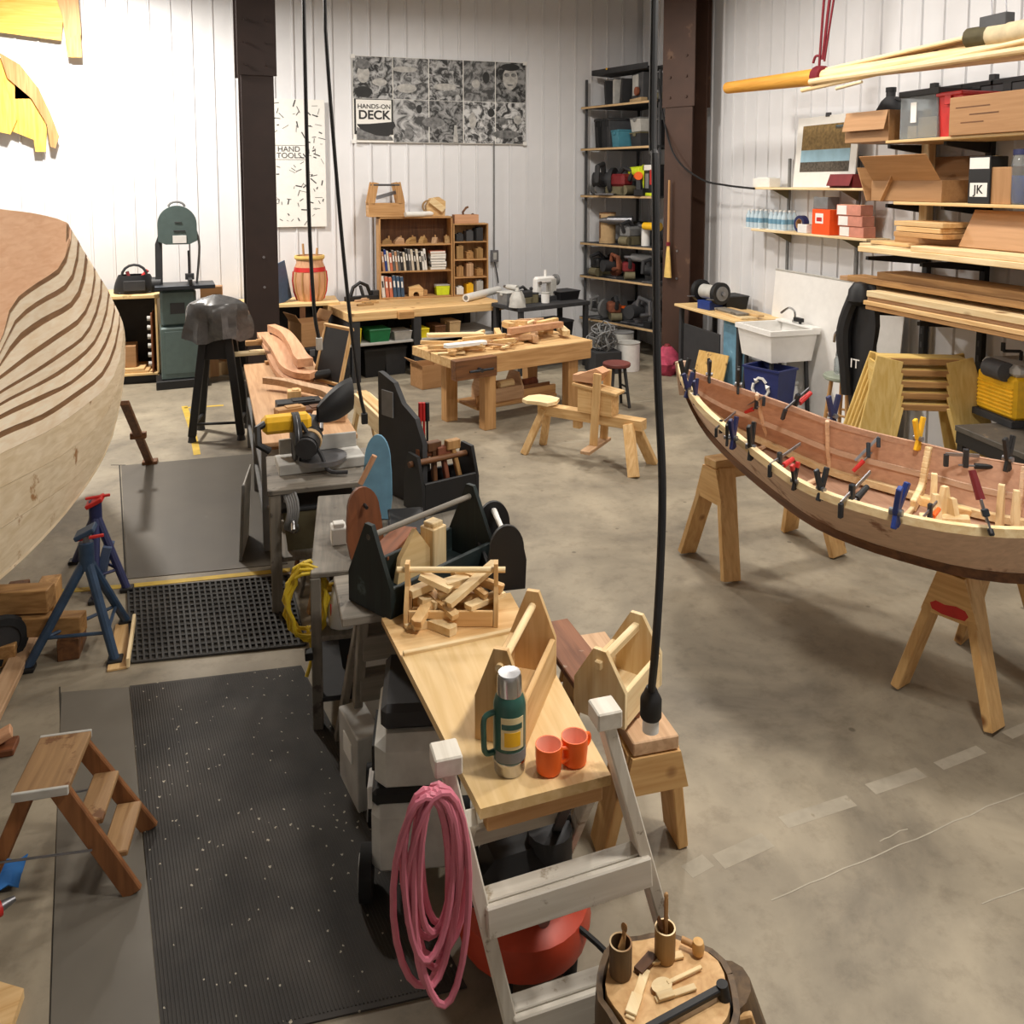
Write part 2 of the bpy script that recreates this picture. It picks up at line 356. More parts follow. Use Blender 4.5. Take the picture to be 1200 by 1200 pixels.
# ------------------------------------------------------------------ steel columns
def column(loc, rz, w, d, label, splice, m, m2):
    t = thing('steel_column', label, 'column', loc, rz); t['kind'] = 'structure'
    for sy in (-1, 1): obj('flange', MB().box((0, sy*(d/2-.01), ZC/2), (w, .02, ZC), b=.002), m, t)
    obj('web', MB().box((0, 0, ZC/2), (.02, d-.04, ZC), b=.002), m2, t)
    obj('base_plate', MB().box((0, 0, .0125), (w+.12, d+.12, .025)), m2, t)
    if splice:
        for sy in (-1, 1):
            pt = obj('splice_plate', MB().box((0, sy*(d/2+.008), (splice+ZC)/2), (w+.07, .014, ZC-splice), b=.002), m, t)
            for kx in (-1, 1):
                for kz in range(3): obj('bolt', MB().cyl((kx*.12, sy*(d/2+.012), splice+.12+kz*.25), (kx*.12, sy*(d/2+.03), splice+.12+kz*.25), .018, n=6), m2, pt)
    for kz in (1.2, 1.55): obj('bolt', MB().cyl((.02, -d/2-.012, kz), (.02, -d/2, kz), .016, n=6), 'steel', t)
    return t
cl = P(309, 452); column((cl.x, cl.y, 0), R(6), .36, .34, 'dark brown steel column rising behind the wooden parts bench', 3.62, 'steel_dark', 'steel_dark')
cr = PX(801, 300, 5.22); column((5.22, cr.y, 0), R(-62), .40, .34, 'rusty brown steel column beside the corner shelves', 3.35, 'steel_brown', 'steel_brown')
# ------------------------------------------------------------------ lamps
for i, (lx, ly, lz, lw) in enumerate(LAMPS):
    t = thing('high_bay_lamp', 'round hooded high bay lamp hung from the ceiling', 'lamp', (lx, ly, lz), 0, 'high bay lamps')
    obj('hood', MB().lathe([(.26, .0), (.27, .0), (.2, .16), (.1, .24), (.1, .4), (0, .4), (0, .38), (.085, .38), (.085, .23), (.19, .15), (.26, 0)], n=28), 'mid_grey', t)
    obj('lens', MB().lathe([(0, .02), (.2, .02), (.2, .03), (0, .03)], n=24), 'lamp_glow', t)
    obj('rod', MB().cyl((0, 0, .4), (0, 0, ZC-lz), .012, n=8), 'mid_grey', t)
# ------------------------------------------------------------------ mats and sheets on the floor
def quad_slab(pts, th, z0=0.0):
    q = MB(); c = sum((V(p) for p in pts), V((0, 0, 0)))/len(pts)
    q.prism([(p[0]-c.x, p[1]-c.y) for p in pts], th, (0, 0, z0)); return q, (c.x, c.y, 0)
def rubber(name, rgb, speck, speck_amt):
    m, nt, b = new_mat(name); L = nt.links.new; tc = node(nt, 'ShaderNodeTexCoord')
    n1 = node(nt, 'ShaderNodeTexNoise', Scale=3.0, Detail=6.0); L(tc.outputs['Object'], n1.inputs['Vector'])
    r1 = node(nt, 'ShaderNodeValToRGB'); r1.color_ramp.elements[0].position = .35; r1.color_ramp.elements[0].color = (*lin(rgb), 1); r1.color_ramp.elements[1].position = .75; r1.color_ramp.elements[1].color = (*lin([min(255, q*1.7) for q in rgb]), 1)
    L(n1.outputs['Fac'], r1.inputs['Fac'])
    vo = node(nt, 'ShaderNodeTexVoronoi', Scale=34.0); L(tc.outputs['Object'], vo.inputs['Vector'])
    n2 = node(nt, 'ShaderNodeTexNoise', Scale=2.0, Detail=2.0); L(tc.outputs['Object'], n2.inputs['Vector'])
    mu = node(nt, 'ShaderNodeMath', operation='MULTIPLY'); L(n2.outputs['Fac'], mu.inputs[0]); mu.inputs[1].default_value = speck_amt
    lt = node(nt, 'ShaderNodeMath', operation='LESS_THAN'); L(vo.outputs['Distance'], lt.inputs[0]); L(mu.outputs[0], lt.inputs[1])
    sub = node(nt, 'ShaderNodeMath', operation='GREATER_THAN'); L(vo.outputs['Color'], sub.inputs[0]); sub.inputs[1].default_value = .6
    m3 = node(nt, 'ShaderNodeMath', operation='MULTIPLY'); L(lt.outputs[0], m3.inputs[0]); L(sub.outputs[0], m3.inputs[1])
    mx = node(nt, 'ShaderNodeMix', data_type='RGBA'); L(m3.outputs[0], mx.inputs[0]); L(r1.outputs['Color'], mx.inputs[6]); mx.inputs[7].default_value = (*lin(speck), 1); L(mx.outputs[2], b.inputs['Base Color'])
    b.inputs['Roughness'].default_value = .75; MC[name] = m
rubber('mat_rubber', (42, 39, 36), (176, 168, 150), .3); rubber('mat_black', (42, 41, 40), (120, 112, 100), .08)
pl('sheet_grey', (106, 100, 90), .6, var=.22, scale=2.2, wear=(132, 126, 112)); pl('sheet_dark', (86, 79, 68), .55, var=.2, scale=2, wear=(104, 98, 86))
A, B, C, D = P(152, 805), P(353, 781), P(547, 1158), P(192, 1240)
t = thing('runner_mat', 'large black ribbed rubber runner mat speckled with sawdust', 'mat')
q, c = quad_slab([A, B, C, D], .006); t.location = c; obj('base', q, 'mat_rubber', t); q = MB(); nr = 74
for i in range(1, nr):
    f = i/nr; a = A.lerp(B, f)-V(c); b = D.lerp(C, f)-V(c); q.bar(a.lerp(b, .01)+V((0, 0, .0065)), a.lerp(b, .99)+V((0, 0, .0065)), .005, .004, b=.001)
o = obj('rib', q, 'mat_rubber', t); o['kind'] = 'stuff'
A, B, C, D = P(150, 692), P(338, 676), P(358, 757), P(154, 778)
t = thing('perforated_mat', 'black perforated rubber anti-fatigue mat beside the yellow line', 'mat'); q, c = quad_slab([A, B, C, D], .003); t.location = c
obj('base', q, 'joint', t); q = MB()
for i in range(29):
    f = i/28; a = A.lerp(B, f)-V(c); b = D.lerp(C, f)-V(c); q.bar(a+V((0, 0, .009)), b+V((0, 0, .009)), .012, .012, b=.002)
for i in range(16):
    f = i/15; a = A.lerp(D, f)-V(c); b = B.lerp(C, f)-V(c); q.bar(a+V((0, 0, .008)), b+V((0, 0, .008)), .012, .011, b=.002)
o = obj('grating', q, 'mat_black', t); o['kind'] = 'stuff'
q, c = quad_slab([P(142, 546), P(322, 530), P(337, 661), P(149, 679)], .004); solo('floor_sheet', 'dark grey hardboard sheet on the floor behind the perforated mat', 'sheet', q, 'sheet_dark', c)
q, c = quad_slab([P(72, 812), P(151, 806), P(190, 1240), P(58, 1240)], .004); solo('floor_sheet', 'grey worn sheet on the floor along the runner mat', 'sheet', q, 'sheet_grey', c)
# ------------------------------------------------------------------ plywood skiff on sawhorses
def resample(pts, n):
    d = [0]
    for a, b in zip(pts[:-1], pts[1:]): d.append(d[-1]+(b-a).length)
    out = []
    for i in range(n):
        t = d[-1]*i/(n-1); k = 0
        while k < len(d)-2 and d[k+1] < t: k += 1
        out.append(pts[k].lerp(pts[k+1], 0 if d[k+1] == d[k] else (t-d[k])/(d[k+1]-d[k])))
    return out
NS = 29
Gn = resample(spline([P(*q) for q in ((797, 430, 1.25), (803, 450, 1.22), (825, 481, 1.16), (860, 511, 1.11), (902, 544, 1.07), (934, 567, 1.04), (976, 585, 1.02), (1025, 600, 1.01), (1070, 611, 1.), (1130, 621, 1.), (1200, 625, 1.), (1280, 622, 1.), (1350, 612, 1.02))]), NS)
Gf = resample(spline([P(*q) for q in ((797, 430, 1.25), (818, 438, 1.23), (867, 455, 1.17), (920, 473, 1.12), (976, 494, 1.07), (1032, 509, 1.03), (1095, 523, 1.01), (1147, 536, 1.), (1200, 545, 1.), (1270, 558, 1.), (1345, 575, 1.02))]), NS)
Cn = resample(spline([P(*q) for q in ((803, 458, 1.1), (813, 481, .98), (829, 504, .86), (860, 537, .78), (906, 576, .735), (955, 611, .715), (1007, 634, .71), (1060, 651, .71), (1130, 669, .71), (1200, 677, .71), (1280, 676, .72), (1345, 668, .74))]), NS)
Cf = []
for i in range(NS):
    d = Gf[i]-Gn[i]; d.z = 0; Cf.append(Cn[i]+d*.66)
skiff = thing('plywood_skiff', 'unfinished brown plywood skiff lying on sawhorses with clamps along its rails', 'boat', (Cn[14].x, Cn[14].y, 0))
so = V(skiff.location)
def rel(L): return [p-so for p in L]
gn, gf, cn, cf = rel(Gn), rel(Gf), rel(Cn), rel(Cf)
rows = 5
def loft(a, b, k=rows, bulge=0): return [[a[i].lerp(b[i], j/(k-1)) + V((0, 0, -bulge*math.sin(PI*j/(k-1)))) for j in range(k)] for i in range(NS)]
obj('side_panel', MB().sheet(loft(gn, cn), .010, flip=True), 'hull_ply_dark', skiff)
obj('side_panel', MB().sheet(loft(gf, cf), .010), 'hull_ply', skiff)
obj('bottom_panel', MB().sheet(loft(cn, cf, 5, .02), .012, flip=False), 'hull_ply', skiff)
def rail(line, w, h, inset=0.0, dz=0.0):
    q = MB(); vs = []
    for i, p in enumerate(line):
        t = (line[min(i+1, NS-1)]-line[max(i-1, 0)]); t.z = 0; t.normalize(); nn = V((-t.y, t.x, 0)); c = p+nn*inset+V((0, 0, dz))
        vs += [c-nn*w/2-V((0, 0, h/2)), c+nn*w/2-V((0, 0, h/2)), c+nn*w/2+V((0, 0, h/2)), c-nn*w/2+V((0, 0, h/2))]
    fs = [(0, 1, 2, 3), tuple(4*(NS-1)+k for k in (3, 2, 1, 0))]
    for i in range(NS-1):
        for k in range(4): a = 4*i+k; b = 4*i+(k+1) % 4; fs.append((a, a+4, b+4, b))
    return q.add(vs, fs)
obj('gunwale', rail(gn, .034, .036, 0, .004), 'pale_pine', skiff); obj('gunwale', rail(gf, .022, .03, 0, -.012), 'hull_ply', skiff)
lerpl = lambda a, b, f: [p.lerp(q, f) for p, q in zip(a, b)]
obj('chine_stringer', rail(lerpl(cf, gf, .06), .04, .035, -.03, .012), 'pale_pine', skiff); obj('chine_stringer', rail(lerpl(cn, gn, .06), .04, .035, .03, .012), 'pale_pine', skiff)
obj('chine_band', rail(lerpl(cn, gn, .03), .012, .045, -.012, -.005), 'dark_wood', skiff)
obj('seat_riser', rail(lerpl(cf, gf, .48), .018, .03, -.012), 'hull_ply_dark', skiff)
obj('stem', MB().bar(gn[0]+V((.02, .03, .03)), cn[0]+V((.01, .02, -.03)), .05, .06), 'hull_ply_dark', skiff)
a, b = gn[NS-1], gf[NS-1]; q = MB(); q.sheet([[a, cn[NS-1]], [b, cf[NS-1]]], .02); obj('transom', q, 'hull_ply', skiff)
for k in (6, 11, 17, 22):                                # bent frames running up from the bottom to the far rail
    q = MB(); pts = spline([cn[k].lerp(cf[k], .02)+V((0, 0, .03)), cn[k].lerp(cf[k], .5)+V((0, 0, .012)), cf[k]+V((0, 0, .03))-(cf[k]-cn[k])*.06, cf[k].lerp(gf[k], .5)-(gf[k]-gn[k])*.03, gf[k]-(gf[k]-gn[k])*.03], 4)
    for a, b in zip(pts[:-1], pts[1:]): q.bar(a, b+(b-a)*.08, .022, .022)
    obj('frame', q, 'cedar' if k != 17 else 'pale_pine', skiff)
k = 17; q = MB(); a = cf[k].lerp(cn[k], .06)+V((0, 0, .03)); b = gf[k].lerp(gn[k], .03)
pts = spline([a.lerp(cn[k], .18), a.lerp(b, .2)+(a-b)*.0, a.lerp(b, .6), b], 4)
for i, (u, w) in enumerate(zip(pts[:-1], pts[1:])): q.bar(u, w+(w-u)*.06, .03, .07-.03*i/len(pts), up=(gn[k]-gf[k]))
obj('knee', q, 'pale_pine', skiff)
m1 = cn[17].lerp(cf[17], .38); q = MB(); q.bar(m1+V((-.02, 0, .02)), m1+V((.30, -.22, .02)), .05, .05); obj('keelson', q, 'pale_pine', skiff)
for (px, py, dx, h, lean) in ((1092, 606, .05, .09, .02), (1103, 603, -.03, .12, .03), (1112, 606, .06, .07, -.02), (1090, 590, .02, .13, .01), (1168, 612, 0, .16, 0), (1186, 606, .02, .11, .01)):
    p = P(px, py, .86)-so; mz = .72 if px < 1160 else .76
    q = MB(); M = Matrix.Rotation(dx*14+.6, 3, 'Z')
    q.prism([(-.05, 0), (.05, 0), (.035, h*.6), (.012, h+.05), (-.015, h+.05), (-.04, h*.7)], .025, p+V((0, 0, -.03)), M @ XZ())
    obj('blocking', q, 'pale_pine', skiff)
bl = P(1100, 607, .86)-so
obj('blocking', MB().bar(bl+V((-.06, .05, -.02)), bl+V((.1, -.08, .0)), .06, .05), 'pale_pine', skiff); obj('blocking', MB().bar(bl+V((-.02, .1, .05)), bl+V((.18, .0, .0)), .04, .04), 'pine', skiff)
# clamps
def spring_clamp(px, py, z, rz, m, label, tip=None, s=1.0, tilt=0, grp='spring clamps on the skiff rails'):
    t = thing('spring_clamp', label, 'clamp', P(px, py, z), rz, grp)
    for sx in (-1, 1):
        q = MB(); q.bar((sx*.004*s, 0, .012*s), (sx*.034*s, tilt*s, .105*s), .026*s, .016*s, up=(0, 1, 0)); obj('handle', q, m, t)
        if tip: obj('handle_tip', MB().bar((sx*.026*s, tilt*.75*s, .08*s), (sx*.037*s, tilt*1.08*s, .115*s), .030*s, .02*s, up=(0, 1, 0)), tip, t)
        obj('jaw', MB().bar((-sx*.004*s, 0, .016*s), (sx*.017*s, -.0, -.04*s), .024*s, .014*s, up=(0, 1, 0)), m, t)
    obj('pivot', MB().cyl((0, -.02*s, .012*s), (0, .02*s, .012*s), .012*s), 'steel', t)
    return t
for (px, py, z, rz, m, s) in ((802, 443, 1.24, .3, 'black', 1.1), (812, 456, 1.2, .9, 'black', 1.05), (852, 515, 1.12, .9, 'black', .8)):
    spring_clamp(px, py, z, rz, m, 'black spring clamp on the rail near the skiff bow', s=s)
for (px, py, z, rz, s) in ((806, 458, 1.21, .2, 1.0), (815, 466, 1.19, .8, 1.0), (859, 516, 1.11, .6, 1.1)):
    spring_clamp(px, py, z, rz, 'navy', 'navy blue spring clamp on the inner pale rail near the bow', s=s)
for (px, py, z, rz, s) in ((831, 441, 1.23, 1.2, 1.0), (865, 453, 1.18, 1.0, 1.1)):
    spring_clamp(px, py, z, rz, 'black', 'black spring clamp on the brown rail beside the recycling bin', s=s)
spring_clamp(880, 527, 1.09, .7, 'black', 'black spring clamp with spread handles on the pale rail above the pine sawhorse', s=1.25)
spring_clamp(976, 490, 1.08, .2, 'navy', 'blue spring clamp on the brown rail in front of the round stool', s=1.25)
spring_clamp(1050, 604, 1.03, .5, 'blue', 'bright blue spring clamp on the pale rail beside the blocking', s=1.3, tilt=-.02)
spring_clamp(1076, 517, 1.03, .3, 'yellow', 'yellow spring clamp standing on the brown rail', s=1.2)
spring_clamp(1181, 541, 1.03, .3, 'black', 'black spring clamp on the brown rail in front of the cart', s=1.2)
spring_clamp(931, 566, 1.05, .5, 'black', 'small black spring clamp with red tips on the pale rail', tip='red', s=.8)
spring_clamp(962, 576, 1.04, .2, 'gunmetal', 'small steel spring clamp with thin handles on the pale rail', s=1.0)
def bar_clamp(p0, p1, label, m='gunmetal', handle='red', s=1.0, hdir=(0, 0, 1)):
    """p0 = fixed jaw end on the rail, p1 = free end of the bar"""
    t = thing('bar_clamp', label, 'clamp', p0, 0, 'bar clamps on the skiff rails'); d = V(p1)-V(p0); u = d.normalized(); n = V(hdir).normalized()
    obj('bar', MB().bar((0, 0, 0), d, .006*s, .016*s, up=hdir), 'steel', t)
    obj('fixed_jaw', MB().bar(u*.004, u*.004-n*.06*s, .016*s, .022*s, up=u), m, t)
    k = u*min(.09*s, d.length*.6); obj('sliding_jaw', MB().bar(k+n*.03*s, k-n*.06*s, .02*s, .024*s, up=u), m, t)
    obj('screw', MB().cyl(k-n*.05*s-u*.03*s, k-n*.05*s+u*.05*s, .005*s, n=8), 'steel', t)
    obj('handle', MB().cyl(k-n*.05*s+u*.04*s, k-n*.05*s+u*.13*s, .014*s, .011*s, n=10), handle, t)
    return t
bar_clamp(P(902, 545, 1.08), P(938, 520, 1.12), 'black bar clamp with red handle lying over the pale rail near blocking', s=1.0, hdir=(0, 0, 1))
bar_clamp(P(985, 590, 1.04), P(1020, 553, 1.12), 'steel bar clamp with long bare bar leaning over the pale rail', s=1.1, handle='black')
bar_clamp(P(839, 502, 1.13), P(862, 483, 1.15), 'bar clamp with small red handle crossing the pale rail near the bow', s=.8)
bar_clamp(P(896, 465, 1.15), P(862, 480, 1.0), 'dark bar clamp with red pad hanging inside the brown rail', s=.9, hdir=(.3, .3, 1))
bar_clamp(P(920, 480, 1.1), P(948, 455, 1.2), 'steel bar clamp with red handle sticking up from the brown rail', s=1.2, hdir=(0, -.4, 1))
bar_clamp(P(1030, 512, 1.03), P(1002, 540, .9), 'dark bar clamp with red pad hanging on the brown rail by the yellow clamp', s=.9, hdir=(.2, .3, 1))
bar_clamp(P(1108, 532, 1.02), P(1148, 534, 1.02), 'black bar clamp across the top of the pale knee', s=1.1, handle='black')
bar_clamp(P(1162, 625, 1.02), P(1150, 585, 1.14), 'bar clamp with upright dark red handle on the pale rail', handle='dark_red', s=1.3, hdir=(-.6, -.6, .3))
bar_clamp(P(1082, 606, 1.0), P(1098, 588, 1.02), 'small bar clamp with orange handle on the blocking', handle='orange', s=.9)
# ------------------------------------------------------------------ sawhorses
def sawhorse(loc, rz, L, H, spread, label, m='sawhorse_pine', beam=None, red=False, splay=.08, w=.1, grp='wooden sawhorses'):
    t = thing('sawhorse', label, 'sawhorse', loc, rz, grp)
    obj('beam', MB().box((0, 0, H-.025), (L+.04, w+.03, .05)), beam or m, t); obj('beam_rail', MB().box((0, 0, H-.095), (L-.06, .04, .09)), m, t)
    for sx in (-1, 1):
        for sy in (-1, 1):
            a = V((sx*(L/2-.06), sy*(w/2+.005), H-.05)); b = V((sx*(L/2-.06+splay), sy*spread/2, 0)); u = (a-b).normalized()
            q = MB(); q.bar(b+u*.012, a, .125, .04, up=(0, sy, .25)); obj('leg', q, m, t)
        x = sx*(L/2+.005); q = MB(); zg = H*.62; f = (H-zg)/H; yb = w/2+(spread/2-w/2)*f+.02
        q.prism([(-w/2-.02, H-.055), (w/2+.02, H-.055), (yb, zg), (-yb, zg)], .018, (x-.009+sx*.012, 0, 0), YZ()); g = obj('gusset', q, m, t)
        if red and sx < 0:
            xx = x-.009+sx*.012; q = MB(); q.prism([(-.085, zg+.045), (-.07, zg+.02), (-.02, zg+.015), (.03, zg+.012), (.075, zg+.02), (.085, zg+.045), (.06, zg+.065), (.02, zg+.06), (-.03, zg+.072), (-.07, zg+.066)], .0015, (xx-.0012, 0, 0), YZ()); obj('paint_patch', q, 'red', g)
    return t
c0 = (P(1055, 800)+P(1172, 856))/2; rz = ang(P(1055, 800), P(1172, 856))+PI/2
sawhorse(c0+V((math.cos(rz), math.sin(rz), 0))*.30, rz, .62, .69, .43, 'yellow pine sawhorse with a red paint patch under the skiff', red=True, w=.08)
c0 = (P(806, 647)+P(858, 684))/2; rz = R(7)
sawhorse(c0+V((math.cos(rz), math.sin(rz), 0))*.42, rz, .82, .70, .45, 'unmarked pine sawhorse under the bow of the skiff', w=.09)
# ------------------------------------------------------------------ right wall
def rectX(x0, x1, yt, yb, xf):
    a = PX(x0, yb, xf); b = PX(x1, yb, xf); c = PX((x0+x1)/2, yt, xf); d = PX((x0+x1)/2, yb, xf)
    return min(a.y, b.y), max(a.y, b.y), d.z, c.z
def rectY(x0, x1, yt, yb, yf):
    a = PY(x0, yb, yf); b = PY(x1, yb, yf); c = PY((x0+x1)/2, yt, yf); d = PY((x0+x1)/2, yb, yf)
    return a.x, b.x, d.z, c.z
def carton(name, label, cat, c, d, rz, m='cardboard', flap=0, grp=None, tape=True):     # c = base centre
    t = thing(name, label, cat, c, rz, grp); w, l, h = d; q = MB(); th = .006
    if flap:
        q.box((0, 0, th/2), (w, l, th))
        for s in (-1, 1): q.box((s*(w/2-th/2), 0, h/2), (th, l, h)); q.box((0, s*(l/2-th/2), h/2), (w-2*th, th, h))
        obj('body', q, m, t)
        for s in (-1, 1):
            a = V((s*w/2, 0, h)); b = a+V((s*math.cos(flap), 0, math.sin(flap)))*l*.35; obj('flap', MB().bar(a, b, l*.96, th), m, t)
    else:
        obj('body', MB().box((0, 0, h/2), (w, l, h), b=.004), m, t)
        if tape: obj('tape', MB().box((0, 0, h+.0008), (.05, l*.99, .0016), b=0), 'tan', t)
    return t
def lidbin(name, label, c, d, rz, m, lid, grp=None, cat='bin'):
    t = thing(name, label, cat, c, rz, grp); w, l, h = d
    q = MB(); k = .88; z0, z1 = 0, h*.9; vs = [(sx*w/2*f, sy*l/2*f, z) for z, f in ((z0, k), (z1, 1)) for sx, sy in ((-1, -1), (1, -1), (1, 1), (-1, 1))]
    q.add(vs, [(3, 2, 1, 0), (4, 5, 6, 7)]+[(i, (i+1) % 4, 4+(i+1) % 4, 4+i) for i in range(4)]); obj('body', q, m, t)
    obj('lid', MB().box((0, 0, h*.95), (w*1.06, l*1.06, h*.1), b=.008), lid, t)
    for s in (-1, 1): obj('latch', MB().box((s*w*.53, 0, h*.82), (.012, l*.25, h*.2)), lid, t)
    return t
# wall shelf pair
XS = 5.32
ya, yb, z1, _ = rectX(880, 1014, 210, 220, XS); ya2, yb2, z2, _ = rectX(880, 1016, 262, 274, XS)
for z, label, a, b in ((z1, 'pale pine wall shelf carrying the calendar', ya, yb), (z2, 'pale pine wall shelf carrying the bottled water', ya2, yb2)):
    t = thing('wall_shelf', label, 'shelf', (XS+.13, (a+b)/2, z), 0, 'pine shelves on the right wall'); obj('board', MB().box((0, 0, -.012), (.27, b-a, .024)), 'pale_pine', t)
    for f in (.2, .8):
        y = a+(b-a)*f-(a+b)/2; br = obj('bracket', MB().prism([(-.11, -.024), (.125, -.024), (.125, -.14)], .012, (0, y, 0), XZ()), 'olive', t)
for f, nm in ((.2, 'a'), (.8, 'b')):
    y = ya+(yb-ya)*f; solo('shelf_standard', 'grey steel shelf standard screwed to the white wall', 'rail', MB().box((0, 0, .5), (.025, .035, 1.25)), 'mid_grey', (XR-.042, y, z2-.35), 0, 'shelf standards')
# calendar
a, b, zb, zt = rectX(925, 996, 135, 213, 5.4); t = thing('wall_calendar', 'white calendar board with a landscape photo leaning on the shelf', 'calendar', (5.45, (a+b)/2, z1+.002), 0)
w, h = (b-a), zt-z1; q = MB(); LM = Matrix.Rotation(R(4), 3, 'Y'); obj('board', MB().box(LM @ V((0, 0, h/2)), (.012, w, h), LM), 'paper', t)
def band(z0, z1_, y0, y1, m, nm): obj(nm, MB().box(LM @ V((-.0075, (y0+y1)/2, (z0+z1_)/2)), (.002, y1-y0, z1_-z0), LM, b=0), m, t)
pl('grass_brown', (128, 104, 62), .8, var=.35, scale=30); pl('sky_pale', (150, 184, 200), .8, var=.15, scale=6); pl('rock_dark', (84, 76, 66), .8, var=.5, scale=40)
band(h*.53, h*.88, -w*.40, w*.40, 'grass_brown', 'photo_meadow'); band(h*.36, h*.53, -w*.40, w*.40, 'sky_pale', 'photo_lake'); band(h*.22, h*.36, -w*.40, w*.40, 'rock_dark', 'photo_shore'); band(h*.8, h*.85, -w*.34, -w*.14, 'sky_blue', 'photo_caption')
obj('clip', MB().box(LM @ V((-.002, 0, h+.008)), (.03, .06, .04), LM), 'dark_grey', t)
carton('storage_box', 'dark red open storage box beside the calendar', 'box', (5.42, PX(994, 218, 5.42).y, z1+.001), (.16, .34, .13), 0, 'dark_red', flap=-1.2)
solo('wood_block', 'flat cream wood block lying at the end of the calendar shelf', 'block', MB().box((0, 0, .05), (.14, .32, .10)).box((0, 0, .105), (.1, .2, .01)), 'paper', (5.45, PX(898, 217, 5.45).y, z1+.001))
# bottled water packs
def water_pack(y, label):
    t = thing('water_pack', label, 'bottled water', (5.44, y, z2+.001), 0, 'packs of bottled water')
    obj('tray', MB().box((0, 0, .004), (.2, .33, .008)), 'paper', t)
    for i in range(3):
        for j in range(4):
            x, yy = (i-1)*.064, (j-1.5)*.078; b = obj('bottle', MB().lathe([(0, .008), (.03, .01), (.031, .06), (.028, .08), (.031, .1), (.031, .145), (.012, .19), (.012, .2), (0, .2)], (x, yy, 0), n=10), 'water', t)
            obj('cap', MB().cyl((x, yy, .2), (x, yy, .216), .015, n=10), 'white', b); obj('bottle_label', MB().lathe([(.0318, .07), (.0318, .12)], (x, yy, 0), n=10, cap=False), 'sky_blue', b)
    return t
water_pack(PX(890, 265, 5.44).y, 'shrink-wrapped pack of blue-labelled water bottles at the outer shelf end'); water_pack(PX(917, 268, 5.44).y, 'shrink-wrapped pack of water bottles next to the black tape roll')
t = thing('tape_roll', 'roll of black tape standing on the lower wall shelf', 'tape', (5.36, PX(939, 270, 5.36).y, z2+.09), 0); Mx = Matrix.Rotation(PI/2, 3, 'Y')
obj('tape', MB().lathe([(.055, -.03), (.088, -.03), (.088, .03), (.055, .03), (.055, -.03)], (0, 0, 0), 20, Mx), 'navy', t); obj('core', MB().lathe([(.05, -.03), (.055, -.03), (.055, .03), (.05, .03), (.05, -.03)], (0, 0, 0), 20, Mx), 'cardboard', t)
carton('small_box', 'small white carton with print on the lower wall shelf', 'box', (5.37, PX(943, 272, 5.37).y-.02, z2+.001), (.1, .15, .09), 0, 'white')
ob = carton('orange_box', 'bright orange carton on the lower wall shelf', 'box', (5.40, PX(966, 276, 5.38).y, z2+.001), (.14, .27, .25), 0, 'orange_box')
obj('printed_label', MB().box((-.0708, .02, .16), (.002, .12, .1), b=0), 'paper', ob); obj('printed_mark', MB().box((-.0714, .02, .15), (.002, .08, .04), b=0), 'red', ob)
carton('grey_carton', 'grey carton standing on top of the orange carton', 'box', (5.42, PX(966, 246, 5.4).y, z2+.253), (.14, .22, .12), 0, 'mid_grey')
for i in range(3):
    bx = carton('glue_carton', ['lowest', 'middle', 'topmost'][i]+' pale pink carton of the stack beside the orange carton', 'box', (5.42-.01*i, PX(1000, 276, 5.38).y+.01*i, z2+.001+i*.102), (.14, .34, .10), 0, 'pink_carton' if 'pink_carton' in MC else plain('pink_carton', (206, 138, 118), .7), grp='stack of pink cartons')
    obj('end_label', MB().box((-.0708, .09, .05), (.002, .13, .085), b=0), 'paper', bx)
# -------- cantilever rack: standards, shelves, lumber
ystd = [PX(1082, 300, 5.5).y, PX(1150, 300, 5.5).y, PX(1290, 300, 5.5).y]
XF = 4.95
zsh = [PX(1110, 160, XF).z, PX(1110, 238, XF).z]; zl1 = PX(1110, 306, 4.75).z; zl2 = PX(1110, 386, 4.75).z+.03
rack = thing('cantilever_rack', 'black slotted steel rack with arms on the right wall', 'rack', (XR-.08, ystd[1], 0), 0)
for y in ystd:
    s_ = obj('standard', MB().box((0.02, y-ystd[1], 1.9), (.05, .06, 2.7)), 'black', rack)
    for k in range(18): obj('slot', MB().box((-.0065, y-ystd[1], 1.0+k*.12), (.003, .02, .05), b=0), 'dark_grey', s_)
    for z in (zsh[0], zsh[1], zl1-.03, zl2-.03):
        L = .42 if z > 2 else .6
        obj('arm', MB().prism([(0, -.045), (0, -.13), (-L, -.075), (-L, -.045)], .03, (-.005, y-ystd[1]+.015, z+.02), XZ()), 'black', rack)
yR = PX(1330, 300, XF).y
for i, (z, px) in enumerate(((zsh[0], 1036), (zsh[1], 1048))):
    yl = PX(px, 200, XF).y; solo('rack_shelf', ['pale plywood rack shelf under the cartons and bins', 'pale plywood rack shelf under the torn cardboard'][i], 'shelf', MB().box((0, 0, -.012), (.55, yl-yR, .024)), 'plywood', (XF+.275, (yl+yR)/2, z), 0, 'upper rack shelves')
solo('timber_post', 'pine post standing between the rack shelves by the wall', 'post', MB().box((0, 0, .55), (.07, .09, 1.15)), 'pale_pine', (5.42, PX(1085, 250, 5.42).y, zl1+.05))
